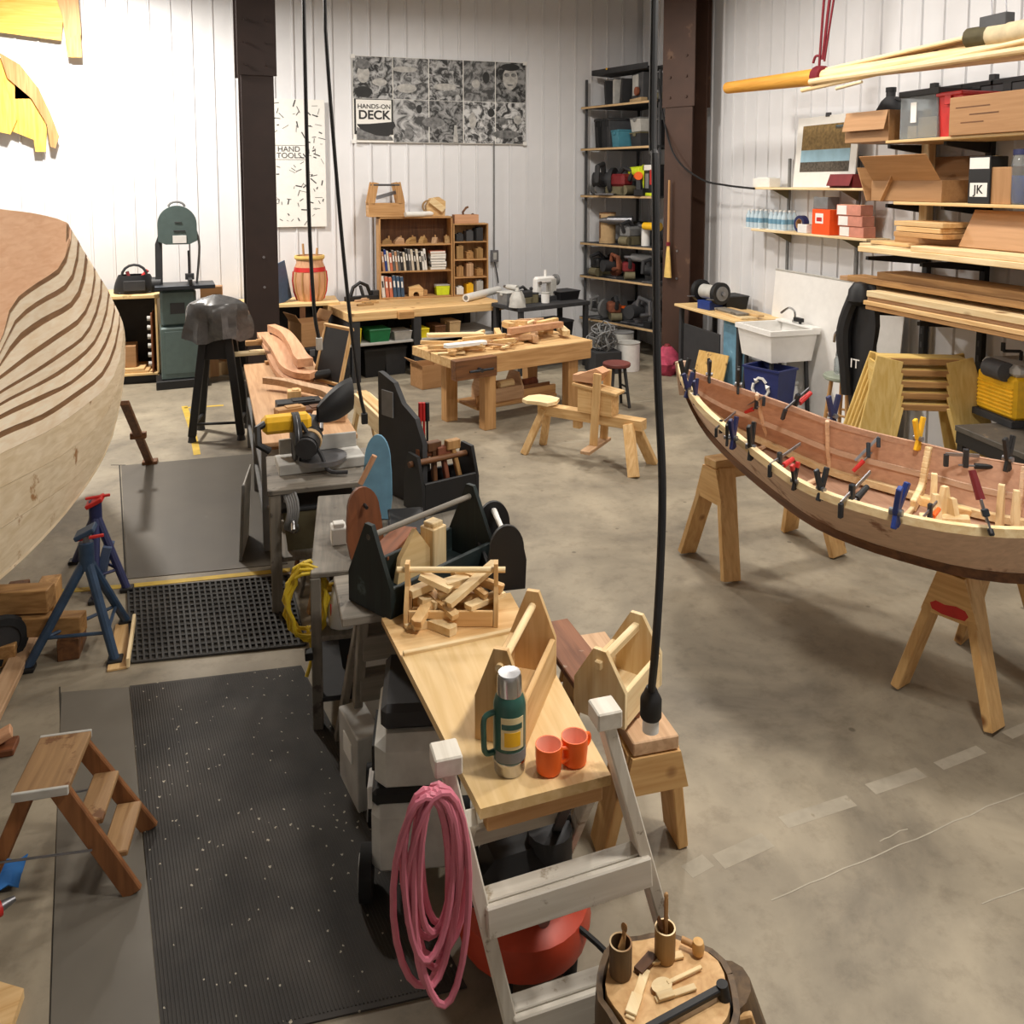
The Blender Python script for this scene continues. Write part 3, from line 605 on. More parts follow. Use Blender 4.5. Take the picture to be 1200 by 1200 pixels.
# things on the upper rack shelves
def onshelf(px, z, x): return V((x, PX(px, 200, x).y, z+.001))
carton('open_carton', 'open brown cardboard carton at the end of the top rack shelf', 'box', onshelf(1034, zsh[0], 5.2), (.4, .48, .26), .1, flap=0.001-1.3)
t = thing('jug', 'dark plastic jug standing behind the open carton', 'jug', onshelf(1052, zsh[0], 5.43)+V((0, .12, 0))); obj('body', MB().lathe([(0, 0), (.11, 0), (.12, .1), (.12, .3), (.08, .38), (.04, .42), (.04, .46), (0, .46)], n=16), 'charcoal', t); obj('handle', MB().tube(arc_pts if False else [(0, -.12, .2), (0, -.18, .24), (0, -.18, .36), (0, -.07, .4)], .018), 'charcoal', t); obj('cap', MB().cyl((0, 0, .46), (0, 0, .5), .045), 'black', t)
t = thing('clear_tote', 'clear plastic tote with paper labels and loose hardware inside', 'bin', onshelf(1096, zsh[0], 5.2), 0)
q = MB(); w, l, h = .4, .42, .34; q.box((0, 0, .005), (w*.9, l*.9, .01))
for s in (-1, 1): q.box((s*w*.46, 0, h/2), (.008, l*.93, h)); q.box((0, s*l*.46, h/2), (w*.93, .008, h))
obj('body', q, 'clear', t); obj('lid', MB().box((0, 0, h+.02), (w, l, .05)), 'charcoal', t); obj('paper_label', MB().box((-w*.46-.006, .05, h*.62), (.003, .06, .16), b=0), 'paper', t); obj('contents', MB().box((0, -.06, .09), (.3, .2, .16)).box((0, .1, .06), (.3, .1, .1)), 'tan', t)
lidbin('red_bin', 'red plastic lidded bin behind the long carton', onshelf(1131, zsh[0], 5.2), (.36, .24, .34), 0, 'red', 'red')
lc = carton('long_carton', 'long brown carton with handwriting at the rack front', 'box', onshelf(1176, zsh[0], 5.08), (.3, .72, .28), 0, 'cardboard')
for i in range(3): obj('handwriting', MB().box((-.1508, .15-.1*(i % 2), .2-.055*i), (.002, .3-.05*i, .008), b=0), 'dark_wood', lc)
for i, px in enumerate((1112, 1146, 1182)): lidbin('dark_tote', 'dark lidded tote standing at the back of the top shelf', onshelf(px, zsh[0], 5.45), (.10, .3, .44), 0, 'charcoal', 'black', grp='dark totes on the rack')
carton('torn_carton', 'torn open cardboard carton with tools inside on the rack', 'box', onshelf(1085, zsh[1], 5.18), (.42, .72, .17), .05, flap=.9)
for i, (px, m, a) in enumerate((('1036', 'cardboard', .4), ('1052', 'cardboard', -.5))):
    solo('cardboard_flap', ['pale cardboard flap leaning against the torn carton', 'folded cardboard flap standing beside the torn carton'][i], 'cardboard', MB().bar((0, 0, 0), (0, a*.32, .28), .34, .008, up=(0, 1, 0)), m, onshelf(int(px), zsh[1], 5.1), 0)
t = thing('power_drill', 'black power drill lying in the torn carton', 'drill', onshelf(1068, zsh[1]+.02, 5.15), .5); obj('body', MB().cyl((-.1, 0, .12), (.1, 0, .16), .04), 'black', t); obj('handle', MB().bar((-.05, 0, .1), (-.1, 0, 0.01), .045, .05), 'charcoal', t); obj('chuck', MB().cyl((.1, 0, .16), (.17, 0, .175), .025, .015), 'steel', t)
bb = carton('product_box', 'black and white product box standing on the rack shelf', 'box', onshelf(1158, zsh[1], 5.05), (.16, .19, .34), 0, 'black'); obj('top_panel', MB().box((-.0808, 0, .29), (.002, .17, .08), b=0), 'paper', bb); obj('picture_panel', MB().box((-.0808, 0, .1), (.002, .15, .1), b=0), 'paper', bb)
text_part('print', 'JK', 'black', bb, .09, face_m((-.083, 0, .1), (0, -1, 0), (0, 0, 1)))
carton('brown_carton', 'small brown carton beside the black product box', 'box', onshelf(1182, zsh[1], 5.08), (.18, .19, .26), .1); t = thing('glass_jar', 'clear plastic jar with lid at the rack end', 'jar', onshelf(1207, zsh[1], 5.08)); obj('body', MB().lathe([(0, 0), (.1, 0), (.11, .05), (.11, .3), (.1, .34), (0, .34)], n=16), 'clear', t); obj('lid', MB().cyl((0, 0, .34), (0, 0, .38), .105), 'navy', t); obj('contents', MB().lathe([(0, .01), (.09, .01), (.1, .2), (0, .2)], n=14), 'blue', t)
# lumber
def plank(px0, x, z, w, h, yl, m, label, grp, dy=0, yr=None):
    y0 = PX(px0, 300, x).y; y1 = (yr if yr is not None else yR)+dy
    return solo('plank', label, 'plank', MB().box((0, 0, h/2), (w, abs(y0-y1), h), b=.004), m, (x, (y0+y1)/2, z), 0, grp)
zz = zl1; lum = 'planks on the upper lumber arms'
for i, (px, x, w, h, dz, m) in enumerate(((1020, 4.86, .26, .045, 0, 'pale_pine'), (1022, 5.14, .28, .045, 0, 'pale_pine'), (1080, 4.85, .22, .04, .046, 'pale_pine'), (1034, 5.12, .26, .03, .046, 'pine'), (1060, 5.2, .22, .06, .077, 'oak'))):
    plank(px, x, zz+dz, w, h, 0, m, ['wide knotty pale plank at the front of the upper lumber arms', 'wide pale plank at the back of the upper lumber arms', 'pale plank on top of the front plank, set back from its end', 'thin pine plank lying beside the cardboard sheet', 'orange brown plank on the rear planks'][i], lum)
t = thing('folded_board', 'stack of three folded plywood lids on the lumber', 'boards', V((5.02, PX(1095, 290, 5.02).y, zz+.14)))
for i in range(3): obj('board', MB().box((0, 0, .02+.042*i), (.34, .5-.05*(i % 2), .038)), ['oak', 'pine', 'pine'][i], t)
q = MB(); q.bar((0, 0, 0), (.14, 0, .27), .62, .012, up=(1, 0, 0)); solo('cardboard_sheet', 'flat brown cardboard sheet leaning back on the lumber', 'cardboard', q, 'cardboard', (4.95, PX(1165, 290, 4.95).y, zz+.092))
zz = zl2; lum = 'planks on the lower lumber arms'; n_ = 0
for i, (px, x, w, h, dz, m) in enumerate(((1034, 4.88, .3, .035, 0, 'oak'), (1034, 5.2, .3, .035, 0, 'oak'), (1030, 4.86, .28, .035, .036, 'pine'), (1034, 5.18, .3, .035, .036, 'pine'), (1036, 4.9, .3, .03, .072, 'rough_cut'), (1030, 4.84, .22, .05, .103, 'pale_pine'), (1034, 5.1, .24, .05, .103, 'pale_pine'), (1000, 5.16, .28, .04, .154, 'tan_ply'), (1004, 4.92, .18, .05, .19, 'old_wood'), (1046, 5.0, .3, .06, .24, 'old_wood'))):
    plank(px, x, zz+dz, w, h, 0, m, ['orange brown plank at the bottom front of the lower lumber stack', 'orange brown plank at the bottom rear of the lower lumber stack', 'pine plank second from the bottom at the front of the lower stack', 'pine plank second from the bottom at the rear of the lower stack', 'rough cut plank in the middle of the lower lumber stack', 'wide pale plank with a rough edge facing out of the lower stack', 'pale plank behind the rough-edged plank', 'tan plywood strip sticking out past the lower stack', 'old brown plank sticking out of the lower stack under the upper arms', 'dark brown board on top of the lower lumber stack'][i], lum)
# hoodie hanging from the lower stack end
t = thing('black_hoodie', 'black hooded sweatshirt hanging from the end of the lumber', 'clothing', V((4.86, PX(1018, 330, 4.86).y, 0)), 0)
zt = PX(1018, 333, 4.86).z; zb = PX(1018, 494, 4.86).z; g = []
for i in range(15):
    f = i/14; w = .09+.13*min(1, f*3.2)-.05*max(0, f-.45)*1.4+.02*math.sin(f*9); row = []
    for j in range(13):
        a = 2*PI*j/12; rr_ = 1+.16*math.sin(3*a+f*4); row.append((.08*rr_*math.cos(a)*(.6+.6*f), .75*w*rr_*math.sin(a)+.03*math.sin(f*3), zt+(zb-zt)*f))
    g.append(row)
obj('body', MB().sheet(g, .006), 'black', t)
hp = MB(); hp.lathe([(0, .0), (.05, -.01), (.09, -.07), (.1, -.16), (.05, -.2), (0, -.2)], (-.06, .03, zt+.02), 14); obj('hood', hp, 'black', t)
obj('sleeve', MB().tube(spline([(-.05, .1, zt-.12), (-.1, .16, zt-.4), (-.1, .12, zt-.75), (-.09, .1, zt-.95)], 4), [.06]*7+[.05]*6, 9), 'black', t)
text_part('chest_print', 'IT', 'white', t, .11, face_m((-.135, -.03, zt-.66), (.2, -1, 0), (0, 0, 1)))
# -------- hanging spars
t = thing('spar_bundle', 'bundle of pale wooden spars with a golden mast hung by ropes', 'spars', PX(962, 85, 4.9), 0); o0 = V(t.location)
def sp(px, py, dx=0): return PX(px, py, 4.9+dx)-o0
obj('mast', MB().cyl(sp(853, 103), sp(958, 90), .062, .078, 18), 'mast_gold', t); obj('spar', MB().cyl(sp(958, 90), sp(1280, 40), .055, .05, 14), 'pale_pine', t)
for (a, b, dx, r, m) in (((958, 84), (1290, 8), .02, .018, 'pale_pine'), ((940, 106), (1290, 28), -.06, .02, 'pale_pine'), ((950, 96), (1290, 45), -.08, .03, 'pale_pine'), ((980, 104), (1010, 96), -.1, .014, 'rope'), ((966, 88), (1290, 24), .1, .03, 'pine'), ((960, 92), (1290, 55), .03, .035, 'cedar'), ((1020, 72), (1290, 12), .05, .022, 'old_wood')):
    obj('spar', MB().cyl(sp(*a, dx), sp(*b, dx), r, r*.9, 10), m, t)
q = MB()
for i in range(11): q.lathe([(.06, -.012), (.075, 0), (.06, .012)], sp(1137+i*2.2, 45-i*.3), 12, Matrix.Rotation(PI/2, 3, 'X'))
obj('line_wrap', q, 'olive', t); obj('sail_roll', MB().tube(spline([sp(1162, 42), sp(1190, 38), sp(1230, 30), sp(1280, 22)], 4), .075, 12), 'rope', t)
for (px0, py0, px1, py1, r, m) in ((964, 70, 976, -30, .014, 'rope_red'), (960, 78, 968, -30, .012, 'rope_red'), (966, 72, 982, -30, .01, 'rope_red')): e_ = sp(px1, py1); obj('rope', MB().tube([sp(px0, py0), sp((px0+px1)/2, (py0+py1)/2-2), e_, V((e_.x, e_.y-.05, ZC-o0.z))], r, 7), m, t)
q = MB()
for i in range(4): q.lathe([(.085, -.012), (.1, 0), (.085, .012)], sp(959+i*2, 90), 14, Matrix.Rotation(PI/2, 3, 'X'))
obj('rope_lashing', q, 'rope_red', t); obj('rope_tail', MB().tube(spline([sp(962, 66), sp(956, 66), sp(953, 74)], 4), .012), 'rope_red', t)
[obj('hanger_wire', MB().tube([sp(px, 28), sp(px-2, -40), V((sp(px-2, -40).x, sp(px-2, -40).y, ZC-o0.z))], .004), 'steel', t) for px in (1163, 1180)]; obj('pulley', MB().box(sp(1168, 26), (.08, .22, .1)), 'dark_grey', t)
# ------------------------------------------------------------------ sink corner on the right wall
a = PX(905, 320, 5.46); b = PX(1058, 335, 5.46)
t = thing('splash_panel', 'large white plastic sheet leaning on the wall behind the sink', 'panel', (5.46, (a.y+b.y)/2, 0)); hh = (a.z+b.z)/2
obj('sheet', MB().bar((-.06, 0, 0.002), (.05, 0, hh), a.y-b.y, .01, up=(1, 0, 0)), 'sink_white', t); obj('cap_strip', MB().box((.05, 0, hh), (.025, a.y-b.y, .02)), 'light_grey', t)
sk = thing('utility_sink', 'white plastic laundry tub sink with black tap', 'sink', (5.14, 7.41, 0)); q = MB(); zt, zb = .93, .60; w, l = .56, .62
def tubring(z, w, l, cx=0): return [(cx+sx*w/2, sy*l/2, z) for sx, sy in ((-1, -1), (1, -1), (1, 1), (-1, 1))]
rg = [tubring(zb, w*.84, l*.86), tubring(zt-.05, w*.97, l*.97), tubring(zt-.05, w*1.04, l*1.04), tubring(zt, w*1.04, l*1.04), tubring(zt, w*.9, l*.9), tubring(zb+.03, w*.76, l*.78)]
vs = [p for r_ in rg for p in r_]; fs = [(3, 2, 1, 0), tuple(range(20, 24))]
for i in range(5): fs += [(4*i+k, 4*i+(k+1) % 4, 4*i+4+(k+1) % 4, 4*i+4+k) for k in range(4)]
obj('tub', q.add(vs, fs), 'sink_white', sk); obj('deck', MB().box((.25, 0, zt+.006), (.10, l*1.02, .02)), 'sink_white', sk)
for sx in (-1, 1):
    for sy in (-1, 1): obj('leg', MB().bar((sx*w*.36, sy*l*.36, zb+.02), (sx*w*.40, sy*l*.40, 0), .035, .035, up=(0, 1, 0)), 'charcoal', sk)
obj('drain_pipe', MB().tube([(0, 0, zb), (0, 0, .35), (.1, 0, .3), (.3, 0, .3)], .025, 10), 'white', sk)
tp = obj('tap', MB().tube(spline([(.25, .05, zt), (.25, .05, zt+.12), (.18, .05, zt+.17), (.08, .05, zt+.12)], 5), .012, 8).cyl((.25, .05, zt), (.25, .05, zt+.04), .025), 'chrome', sk); obj('tap_handle', MB().box((.22, -.06, zt+.06), (.05, .12, .04)).cyl((.24, -.06, zt), (.24, -.06, zt+.06), .015), 'black', sk)
# wall tap
wt = thing('wall_tap', 'chrome two-handled tap standing out from the white sheet', 'tap', PX(998, 392, 5.36)); obj('body', MB().cyl((0, -.09, 0), (0, .09, 0), .022).cyl((0, -.07, 0), (.09, -.07, 0), .018).cyl((0, .07, 0), (.09, .07, 0), .018), 'chrome', wt)
obj('spout', MB().tube(spline([(0, .02, 0), (-.06, .04, .03), (-.12, .07, .01), (-.13, .08, -.08)], 5), .014, 8), 'chrome', wt)
for s in (-1, 1): obj('handle', MB().bar((-.02, s*.08-.035, .05), (-.02, s*.08+.035, .05), .016, .012).cyl((0, s*.08, 0), (-.01, s*.08, .05), .01), 'chrome', wt)
obj('riser', MB().tube(spline([(.0, -.02, .02), (-.0, -.05, .15), (.03, -.09, .28)], 4), .008), 'chrome', wt)
# recycling bin
bn = thing('recycling_bin', 'navy blue recycling bin with white arrows under the sink', 'bin', V((4.93, 7.2, 0)), R(20)); q = MB(); W0, L0, H0 = .30, .42, .54
rg = [tubring(0, W0*.8, L0*.8), tubring(H0, W0, L0), tubring(H0, W0*1.06, L0*1.06), tubring(H0+.02, W0*1.06, L0*1.06), tubring(H0+.02, W0*.94, L0*.94), tubring(.03, W0*.74, L0*.74)]
vs = [p for r_ in rg for p in r_]; obj('body', q.add(vs, fs), 'blue', bn)
pl('navy_blue', (28, 40, 96), .5); bn.children[0].data.materials[0] = MC['navy_blue']
for k in range(3):                                       # three bent arrows
    a0 = 90+120*k; q = MB()
    def rp(r, a): return V((-.150, r*math.cos(R(a)), .36+r*math.sin(R(a))))
    pts = [rp(.088, a0+50), rp(.10, a0+15), rp(.10, a0-15), rp(.088, a0-40)]
    q.tube(pts, .015, 4); q.cyl(rp(.088, a0-36), rp(.07, a0-68), .034, .001, 4); obj('recycling_arrow', q, 'white', bn)
# pan and plastic sheet on the floor beside the sink
solo('metal_pan', 'shallow grey metal pan leaning by the recycling bin', 'pan', MB().lathe([(0, 0), (.14, 0), (.17, .04), (.175, .04), (.15, -.01), (0, -.01)], (0, 0, .16), 20, Matrix.Rotation(R(-55), 3, 'Y') @ Matrix.Rotation(R(20), 3, 'X')), 'steel', (4.72, 6.55, 0)); 
t = thing('shower_tray', 'low white plastic tray lying on the floor under the tap', 'tray', (5.25, 6.75, 0), 0); obj('tray', MB().box((0, 0, .03), (.45, .44, .06)), 'sink_white', t)
for s in (-1, 1): obj('rim', MB().box((s*.21, 0, .075), (.03, .44, .04)), 'sink_white', t)
# round stool
def stool(loc, H, r, label, mt, ml, rz=0, grp=None):
    t = thing('stool', label, 'stool', loc, rz, grp); obj('seat', MB().lathe([(0, H-.04), (r*.95, H-.04), (r, H-.03), (r, H-.008), (r*.96, H), (0, H)], n=28), mt, t)
    for k in range(4):
        a = R(45+90*k); obj('leg', MB().cyl((r*.6*math.cos(a), r*.6*math.sin(a), H-.04), (r*1.02*math.cos(a), r*1.02*math.sin(a), 0), .019, .016, 10), ml, t)
    for k in range(4):
        a, b = R(45+90*k), R(135+90*k); zz = H*(.34+.12*(k % 2)); f = .6+.42*(1-zz/(H-.04)); obj('rung', MB().cyl((r*f*math.cos(a), r*f*math.sin(a), zz), (r*f*math.cos(b), r*f*math.sin(b), zz), .011, n=8), ml, t)
    return t
plain('seat_grey', (150, 158, 142), .6); wst = stool(P(987, 522), .66, .185, 'round wooden stool with grey painted seat beside the hoodie', 'seat_grey', 'oak', .3)
t = thing('glass_jar', 'clear glass jar standing on the grey stool', 'jar', P(987, 522)+V((-.02, .04, .661))); obj('body', MB().lathe([(0, 0), (.05, 0), (.055, .02), (.055, .13), (.04, .16), (.042, .18), (.038, .18), (.036, .16), (.05, .13), (.05, .02), (0, .01)], n=16), 'clear', t); obj('bail', MB().tube(arc3 if False else [(-.05, 0, .17), (-.04, 0, .23), (0, 0, .25), (.04, 0, .23), (.05, 0, .17)], .004), 'steel', t)
# nested sawhorses
def stack_horse(loc, rz, label, z0):
    t = thing('stacking_sawhorse', label, 'sawhorse', loc+V((0, 0, z0)), rz, 'nested plywood sawhorses'); H, w = .74, .62
    obj('beam', MB().box((0, 0, H-.02), (w, .16, .04)), 'yellow_ply', t); obj('beam_face', MB().box((0, -.085, H-.03), (w-.1, .02, .045)), 'old_wood', t)
    for sx in (-1, 1):
        for sy in (-1, 1):
            q = MB(); top = .11; M = XZ(); x0 = sx*w/2
            p = [(x0-sx*.13, H-.0), (x0, H), (x0+sx*.2, 0), (x0+sx*.06, 0)]
            # a splayed board leg: outer edge leans outward
            q.bar((x0-sx*.06, sy*.085, H-.01), (x0+sx*.12, sy*.21, 0), .025, .2, up=(1, 0, 0)); obj('leg', q, 'yellow_ply', t)
        q = MB(); q.prism([(-.1, H-.04), (.1, H-.04), (.15, H*.55), (-.15, H*.55)], .018, (sx*(w/2+.01+.03)-.009, 0, 0), YZ()); obj('gusset', q, 'yellow_ply', t)
    return t
nl = P(1088, 588)+V((.02, .14, 0)); nrz = R(-24)
for i in range(5): stack_horse(nl+V((.006*i, .012*i, 0)), nrz, ['lowest plywood sawhorse of the nested stack', 'second plywood sawhorse from the floor in the nested stack', 'middle plywood sawhorse of the nested stack', 'fourth plywood sawhorse from the floor in the nested stack', 'topmost plywood sawhorse of the nested stack'][i], i*.085)
# cart with planer
a, b = P(1112, 500, .7), P(1200, 530, .7); rz = ang(b, a)-PI/2; ct = thing('steel_cart', 'low black steel cart with dented top beside the nested sawhorses', 'cart', V(((a.x+b.x)/2+.36, (a.y+b.y)/2-.2, 0)), R(-8))
obj('top', MB().box((0, 0, .68), (.72, .95, .04)), plain('cart_top', (84, 78, 70), .6, var=.3, wear=(120, 104, 84)), ct); obj('apron', MB().box((-.34, 0, .62), (.03, .93, .1)).box((0, .46, .62), (.7, .03, .1)), 'black', ct); obj('shelf', MB().box((0, 0, .26), (.66, .9, .03)), 'black', ct)
for sx in (-1, 1):
    for sy in (-1, 1):
        lg = obj('leg', MB().box((sx*.32, sy*.43, .37), (.06, .06, .62)), 'black', ct); obj('caster', MB().cyl((sx*.32-.015, sy*.43, .035), (sx*.32+.015, sy*.43, .035), .035), 'charcoal', lg)
solo('wood_offcut', 'brown board lying on the lower shelf of the steel cart', 'board', MB().box((0, 0, .04), (.3, .6, .08)).box((.03, 0, .1), (.2, .5, .04)), 'old_wood', (ct.location.x-.1, ct.location.y, .277), R(-8))
pn = thing('thickness_planer', 'yellow thickness planer with grey top on the steel cart', 'planer', V((P(1190, 492, .7).x+.02, P(1190, 492, .7).y, .70)), R(-10)); obj('base', MB().box((0, 0, .025), (.42, .42, .05)), 'charcoal', pn)
bd = obj('body', MB().box((0, 0, .2), (.38, .40, .30), b=.02), 'yellow', pn)
for k in range(7): obj('vent_slat', MB().box((-.193, 0, .1+k*.028), (.012, .36, .012)), 'yellow', bd)
obj('top_cover', MB().box((0, 0, .39), (.36, .38, .09), b=.03), 'light_grey', pn); obj('crank', MB().cyl((0, 0, .43), (0, 0, .5), .012).bar((0, 0, .5), (-.12, .03, .5), .025, .02).cyl((-.12, .03, .5), (-.12, .03, .56), .015), 'charcoal', pn); obj('motor', MB().cyl((-.2, .06, .38), (-.2, -.12, .38), .07), 'dark_grey', pn)
# ------------------------------------------------------------------ grinder stand
gs = thing('grinder_stand', 'wall bench with pale blue side panel and plywood top', 'bench', (5.2, 8.2, 0)); zt = .93
obj('top', MB().box((0, .28, zt-.015), (.62, 1.38, .03)), 'plywood', gs); obj('side_panel', MB().box((-.2, -.22, zt/2-.02), (.02, .42, zt-.04)), 'sky_blue', gs); obj('front_panel', MB().box((-.24, .42, zt/2-.1), (.02, .82, zt-.25)), 'charcoal', gs)
for y in (-.38, .9): obj('leg', MB().box((.22, y, zt/2-.02), (.05, .05, zt-.04)), 'charcoal', gs); obj('leg', MB().box((-.24, y, zt/2-.02), (.05, .05, zt-.04)), 'charcoal', gs)
g = thing('bench_grinder', 'grey bench grinder with blue base and black wheel guards', 'grinder', V((5.08, PX(832, 362, 5.08).y, zt)), R(10)); obj('base', MB().box((0, 0, .05), (.2, .22, .1)), 'blue', g); obj('motor', MB().cyl((0, -.12, .2), (0, .12, .2), .085, n=20), 'light_grey', g)
for s in (-1, 1):
    gd = obj('wheel_guard', MB().cyl((0, s*.14, .2), (0, s*.2, .2), .13, n=24), 'black', g); obj('wheel', MB().cyl((0, s*.2, .2), (0, s*.212, .2), .085, n=24), 'mid_grey', gd); obj('arbor_nut', MB().cyl((0, s*.21, .2), (0, s*.24, .2), .025, n=6), 'steel', gd); obj('tool_rest', MB().box((-.15, s*.17, .14), (.07, .06, .01)), 'steel', g)
lidbin('tool_case', 'black tool case lying beside the bench grinder', V((5.34, 8.62, zt+.001)), (.3, .3, .16), 0, 'black', 'charcoal', cat='case')
for i, (dx, dy, dz, w, l, m) in enumerate(((0, 0, 0, .2, .62, 'pale_pine'), (-.03, .05, .026, .14, .5, 'grey_wood'), (.08, -.04, .026, .08, .6, 'pine'))): solo('short_board', ['wide pale board on the wall bench beside the sink', 'grey weathered board on top of the wide pale board', 'narrow pine board on top of the wide pale board'][i], 'board', MB().box((0, 0, .0125), (w, l, .025)), m, (5.1+dx, 8.12+dy, zt+.001+dz), R(4*i-4))
q = MB(); q.bar((0, 0, 0.003), (.16, 0, .5), .42, .018, up=(1, 0, 0)); solo('burnt_plywood', 'scorched plywood offcut leaning against the grinder bench', 'board', q, 'scorched' if 'scorched' in MC else (wood('scorched', (206, 160, 84), (226, 186, 112), stain=((120, 84, 44), 5, .55)) or 'scorched'), PX(825, 452, 4.74).xy.to_3d(), R(20))
# whisk broom and pink bag at the column
bp = PX(783, 290, 4.98); t = thing('whisk_broom', 'straw whisk broom hanging on the brown column', 'broom', bp); obj('bristles', MB().lathe([(.015, 0.06), (.03, 0), (.05, -.16), (.075, -.38), (.0, -.38)], n=14, sx=.5), 'straw', t); obj('binding', MB().cyl((0, 0, .02), (0, 0, .07), .026), 'rope_red', t); obj('handle', MB().cyl((0, 0, .05), (0, 0, .85), .017, .013, 10), 'oak', t)
t = thing('pink_bag', 'crumpled magenta bag on the floor at the column base', 'bag', V((4.9, PX(782, 405, 4.9).y, 0))); q = MB(); rr = random.Random(5)
g_ = [[V((.13*math.cos(2*PI*j/12)*(1+.5*rr.random())*math.sin(PI*(.18+.72*i/7)), .13*math.sin(2*PI*j/12)*(1+.5*rr.random())*math.sin(PI*(.18+.72*i/7)), .36*i/7)) for j in range(12)] for i in range(8)]
for row in g_: row.append(row[0])
obj('bag', q.sheet(g_, .004), 'magenta', t); obj('tie', MB().lathe([(.03, .34), (.045, .36), (.03, .39)], n=10), 'dark_red', t)
# ------------------------------------------------------------------ corner shelves
CA, CB = V((4.58, 11.5, 0)), V((5.10, 10.12, 0)); CN = V((1.38, .52, 0)).normalized()     # front edge of the shelves and the way inwards
zc = [PY(724, y, 10.81).z for y in (378, 327, 287, 229, 172, 121)]
cs = thing('corner_shelving', 'tall grey steel shelving unit packed with power tools in the corner', 'shelving', (5.15, 10.95, 0)); co = V(cs.location)
poly = [(p.x-co.x, p.y-co.y) for p in (CA, CB, V((5.52, 10.12, 0)), V((5.52, 11.53, 0)), V((4.58, 11.53, 0)))]
for i, z in enumerate(zc):
    s_ = obj('shelf', MB().prism(poly, .03, (0, 0, z-.03)), 'charcoal', cs); obj('shelf_lip', MB().bar(CA-co-CN*.008+V((0, 0, z-.02)), CB-co-CN*.008+V((0, 0, z-.02)), .016, .03), 'tan', s_)
for p in (CA+CN*.04+V((.03, -.03, 0)), CB+CN*.05, V((5.49, 10.16, 0)), V((5.49, 11.5, 0))): obj('upright', MB().box(V((p.x, p.y, 1.95))-co, (.035, .035, 3.9)), 'dark_grey', cs)
def saw_tool(loc, rz, label, m, s=1.0, grp='power tools on the corner shelves'):
    t = thing('circular_saw', label, 'circular saw', loc, rz, grp); obj('shoe', MB().box((0, 0, .008*s), (.28*s, .14*s, .012*s)), 'steel', t); obj('blade_guard', MB().cyl((0, -.03*s, .10*s), (0, .0, .10*s), .095*s, n=20), m, t); obj('motor', MB().cyl((0, 0, .11*s), (0, .13*s, .11*s), .055*s), 'charcoal', t); obj('handle', MB().tube([(-.02*s, .05*s, .15*s), (-.04*s, .05*s, .22*s), (-.14*s, .05*s, .2*s), (-.15*s, .05*s, .1*s), (-.06*s, .05*s, .08*s)], .02*s, 8), m, t); return t
def drill_tool(loc, rz, label, m, s=1.0, grp='power tools on the corner shelves'):
    t = thing('hand_drill', label, 'drill', loc, rz, grp); obj('body', MB().cyl((-.1*s, 0, .19*s), (.1*s, 0, .19*s), .04*s, .035*s), m, t); obj('grip', MB().bar((-.06*s, 0, .17*s), (-.1*s, 0, .05*s), .04*s, .05*s), 'charcoal', t); obj('battery', MB().box((-.1*s, 0, .03*s), (.12*s, .08*s, .06*s)), 'black', t); obj('chuck', MB().cyl((.1*s, 0, .19*s), (.17*s, 0, .19*s), .028*s, .016*s), 'steel', t); return t
def sander_tool(loc, rz, label, m, s=1.0, grp='power tools on the corner shelves'):
    t = thing('belt_sander', label, 'sander', loc, rz, grp); obj('belt', MB().cyl((-.09*s, -.05*s, .04*s), (-.09*s, .05*s, .04*s), .04*s).cyl((.09*s, -.05*s, .04*s), (.09*s, .05*s, .04*s), .04*s).box((0, 0, .04*s), (.18*s, .1*s, .078*s)), 'olive', t); obj('housing', MB().box((0, .01*s, .12*s), (.2*s, .12*s, .1*s), b=.02*s), m, t); obj('handle', MB().tube([(-.1*s, 0, .12*s), (-.14*s, 0, .19*s), (-.04*s, 0, .22*s), (.02*s, 0, .17*s)], .02*s), 'charcoal', t); obj('knob', MB().lathe([(0, 0), (.018*s, 0), (.026*s, .03*s), (0, .05*s)], (.1*s, 0, .16*s), 12), 'charcoal', t); return t
def can(loc, label, m, lid, r, h, cat='can', grp=None, name='paint_can'):
    t = thing(name, label, cat, loc, 0, grp); obj('body', MB().lathe([(0, 0), (r, 0), (r, h), (r*.96, h), (0, h)], n=18), m, t); obj('rim', MB().lathe([(r, h-.012), (r*1.04, h-.006), (r*1.04, h+.004), (r*.9, h+.004)], n=18), lid, t); return t
def csh(px, i, dx=.17):
    p = CA.lerp(CB, (px-681)/(766-681))+CN*dx; return V((min(p.x, 5.36), min(p.y, 11.36), zc[i]+.001))
rr = random.Random(11)
# lowest shelf
saw_tool(csh(699, 0), .5, 'dark circular saw with grey guard at the back end of the lowest corner shelf', 'mid_grey', 1.42); sander_tool(csh(713, 0), 1.3, 'rusty red belt sander on the lowest corner shelf', 'rust', 1.53); can(csh(722, 0, .25), 'orange-lidded can on the lowest corner shelf', 'charcoal', 'orange', .1, .2); saw_tool(csh(741, 0), 2, 'big steel circular saw at the column end of the lowest corner shelf', 'steel', 1.77); drill_tool(csh(757, 0, .25), .4, 'dark corded drill at the end of the lowest corner shelf', 'dark_grey', 1.53)
# second
sander_tool(csh(697, 1), .3, 'black belt sander on the second corner shelf', 'black', 1.53); saw_tool(csh(712, 1), 1.7, 'rusty circular saw on the second corner shelf', 'rust', 1.53); sander_tool(csh(729, 1), 1.2, 'red brown belt sander on the second corner shelf', 'dark_red', 1.42); drill_tool(csh(744, 1), 2.2, 'grey drill lying on the second corner shelf', 'mid_grey', 1.65); saw_tool(csh(759, 1), .4, 'black circular saw on the second corner shelf beside the column', 'charcoal', 1.42)
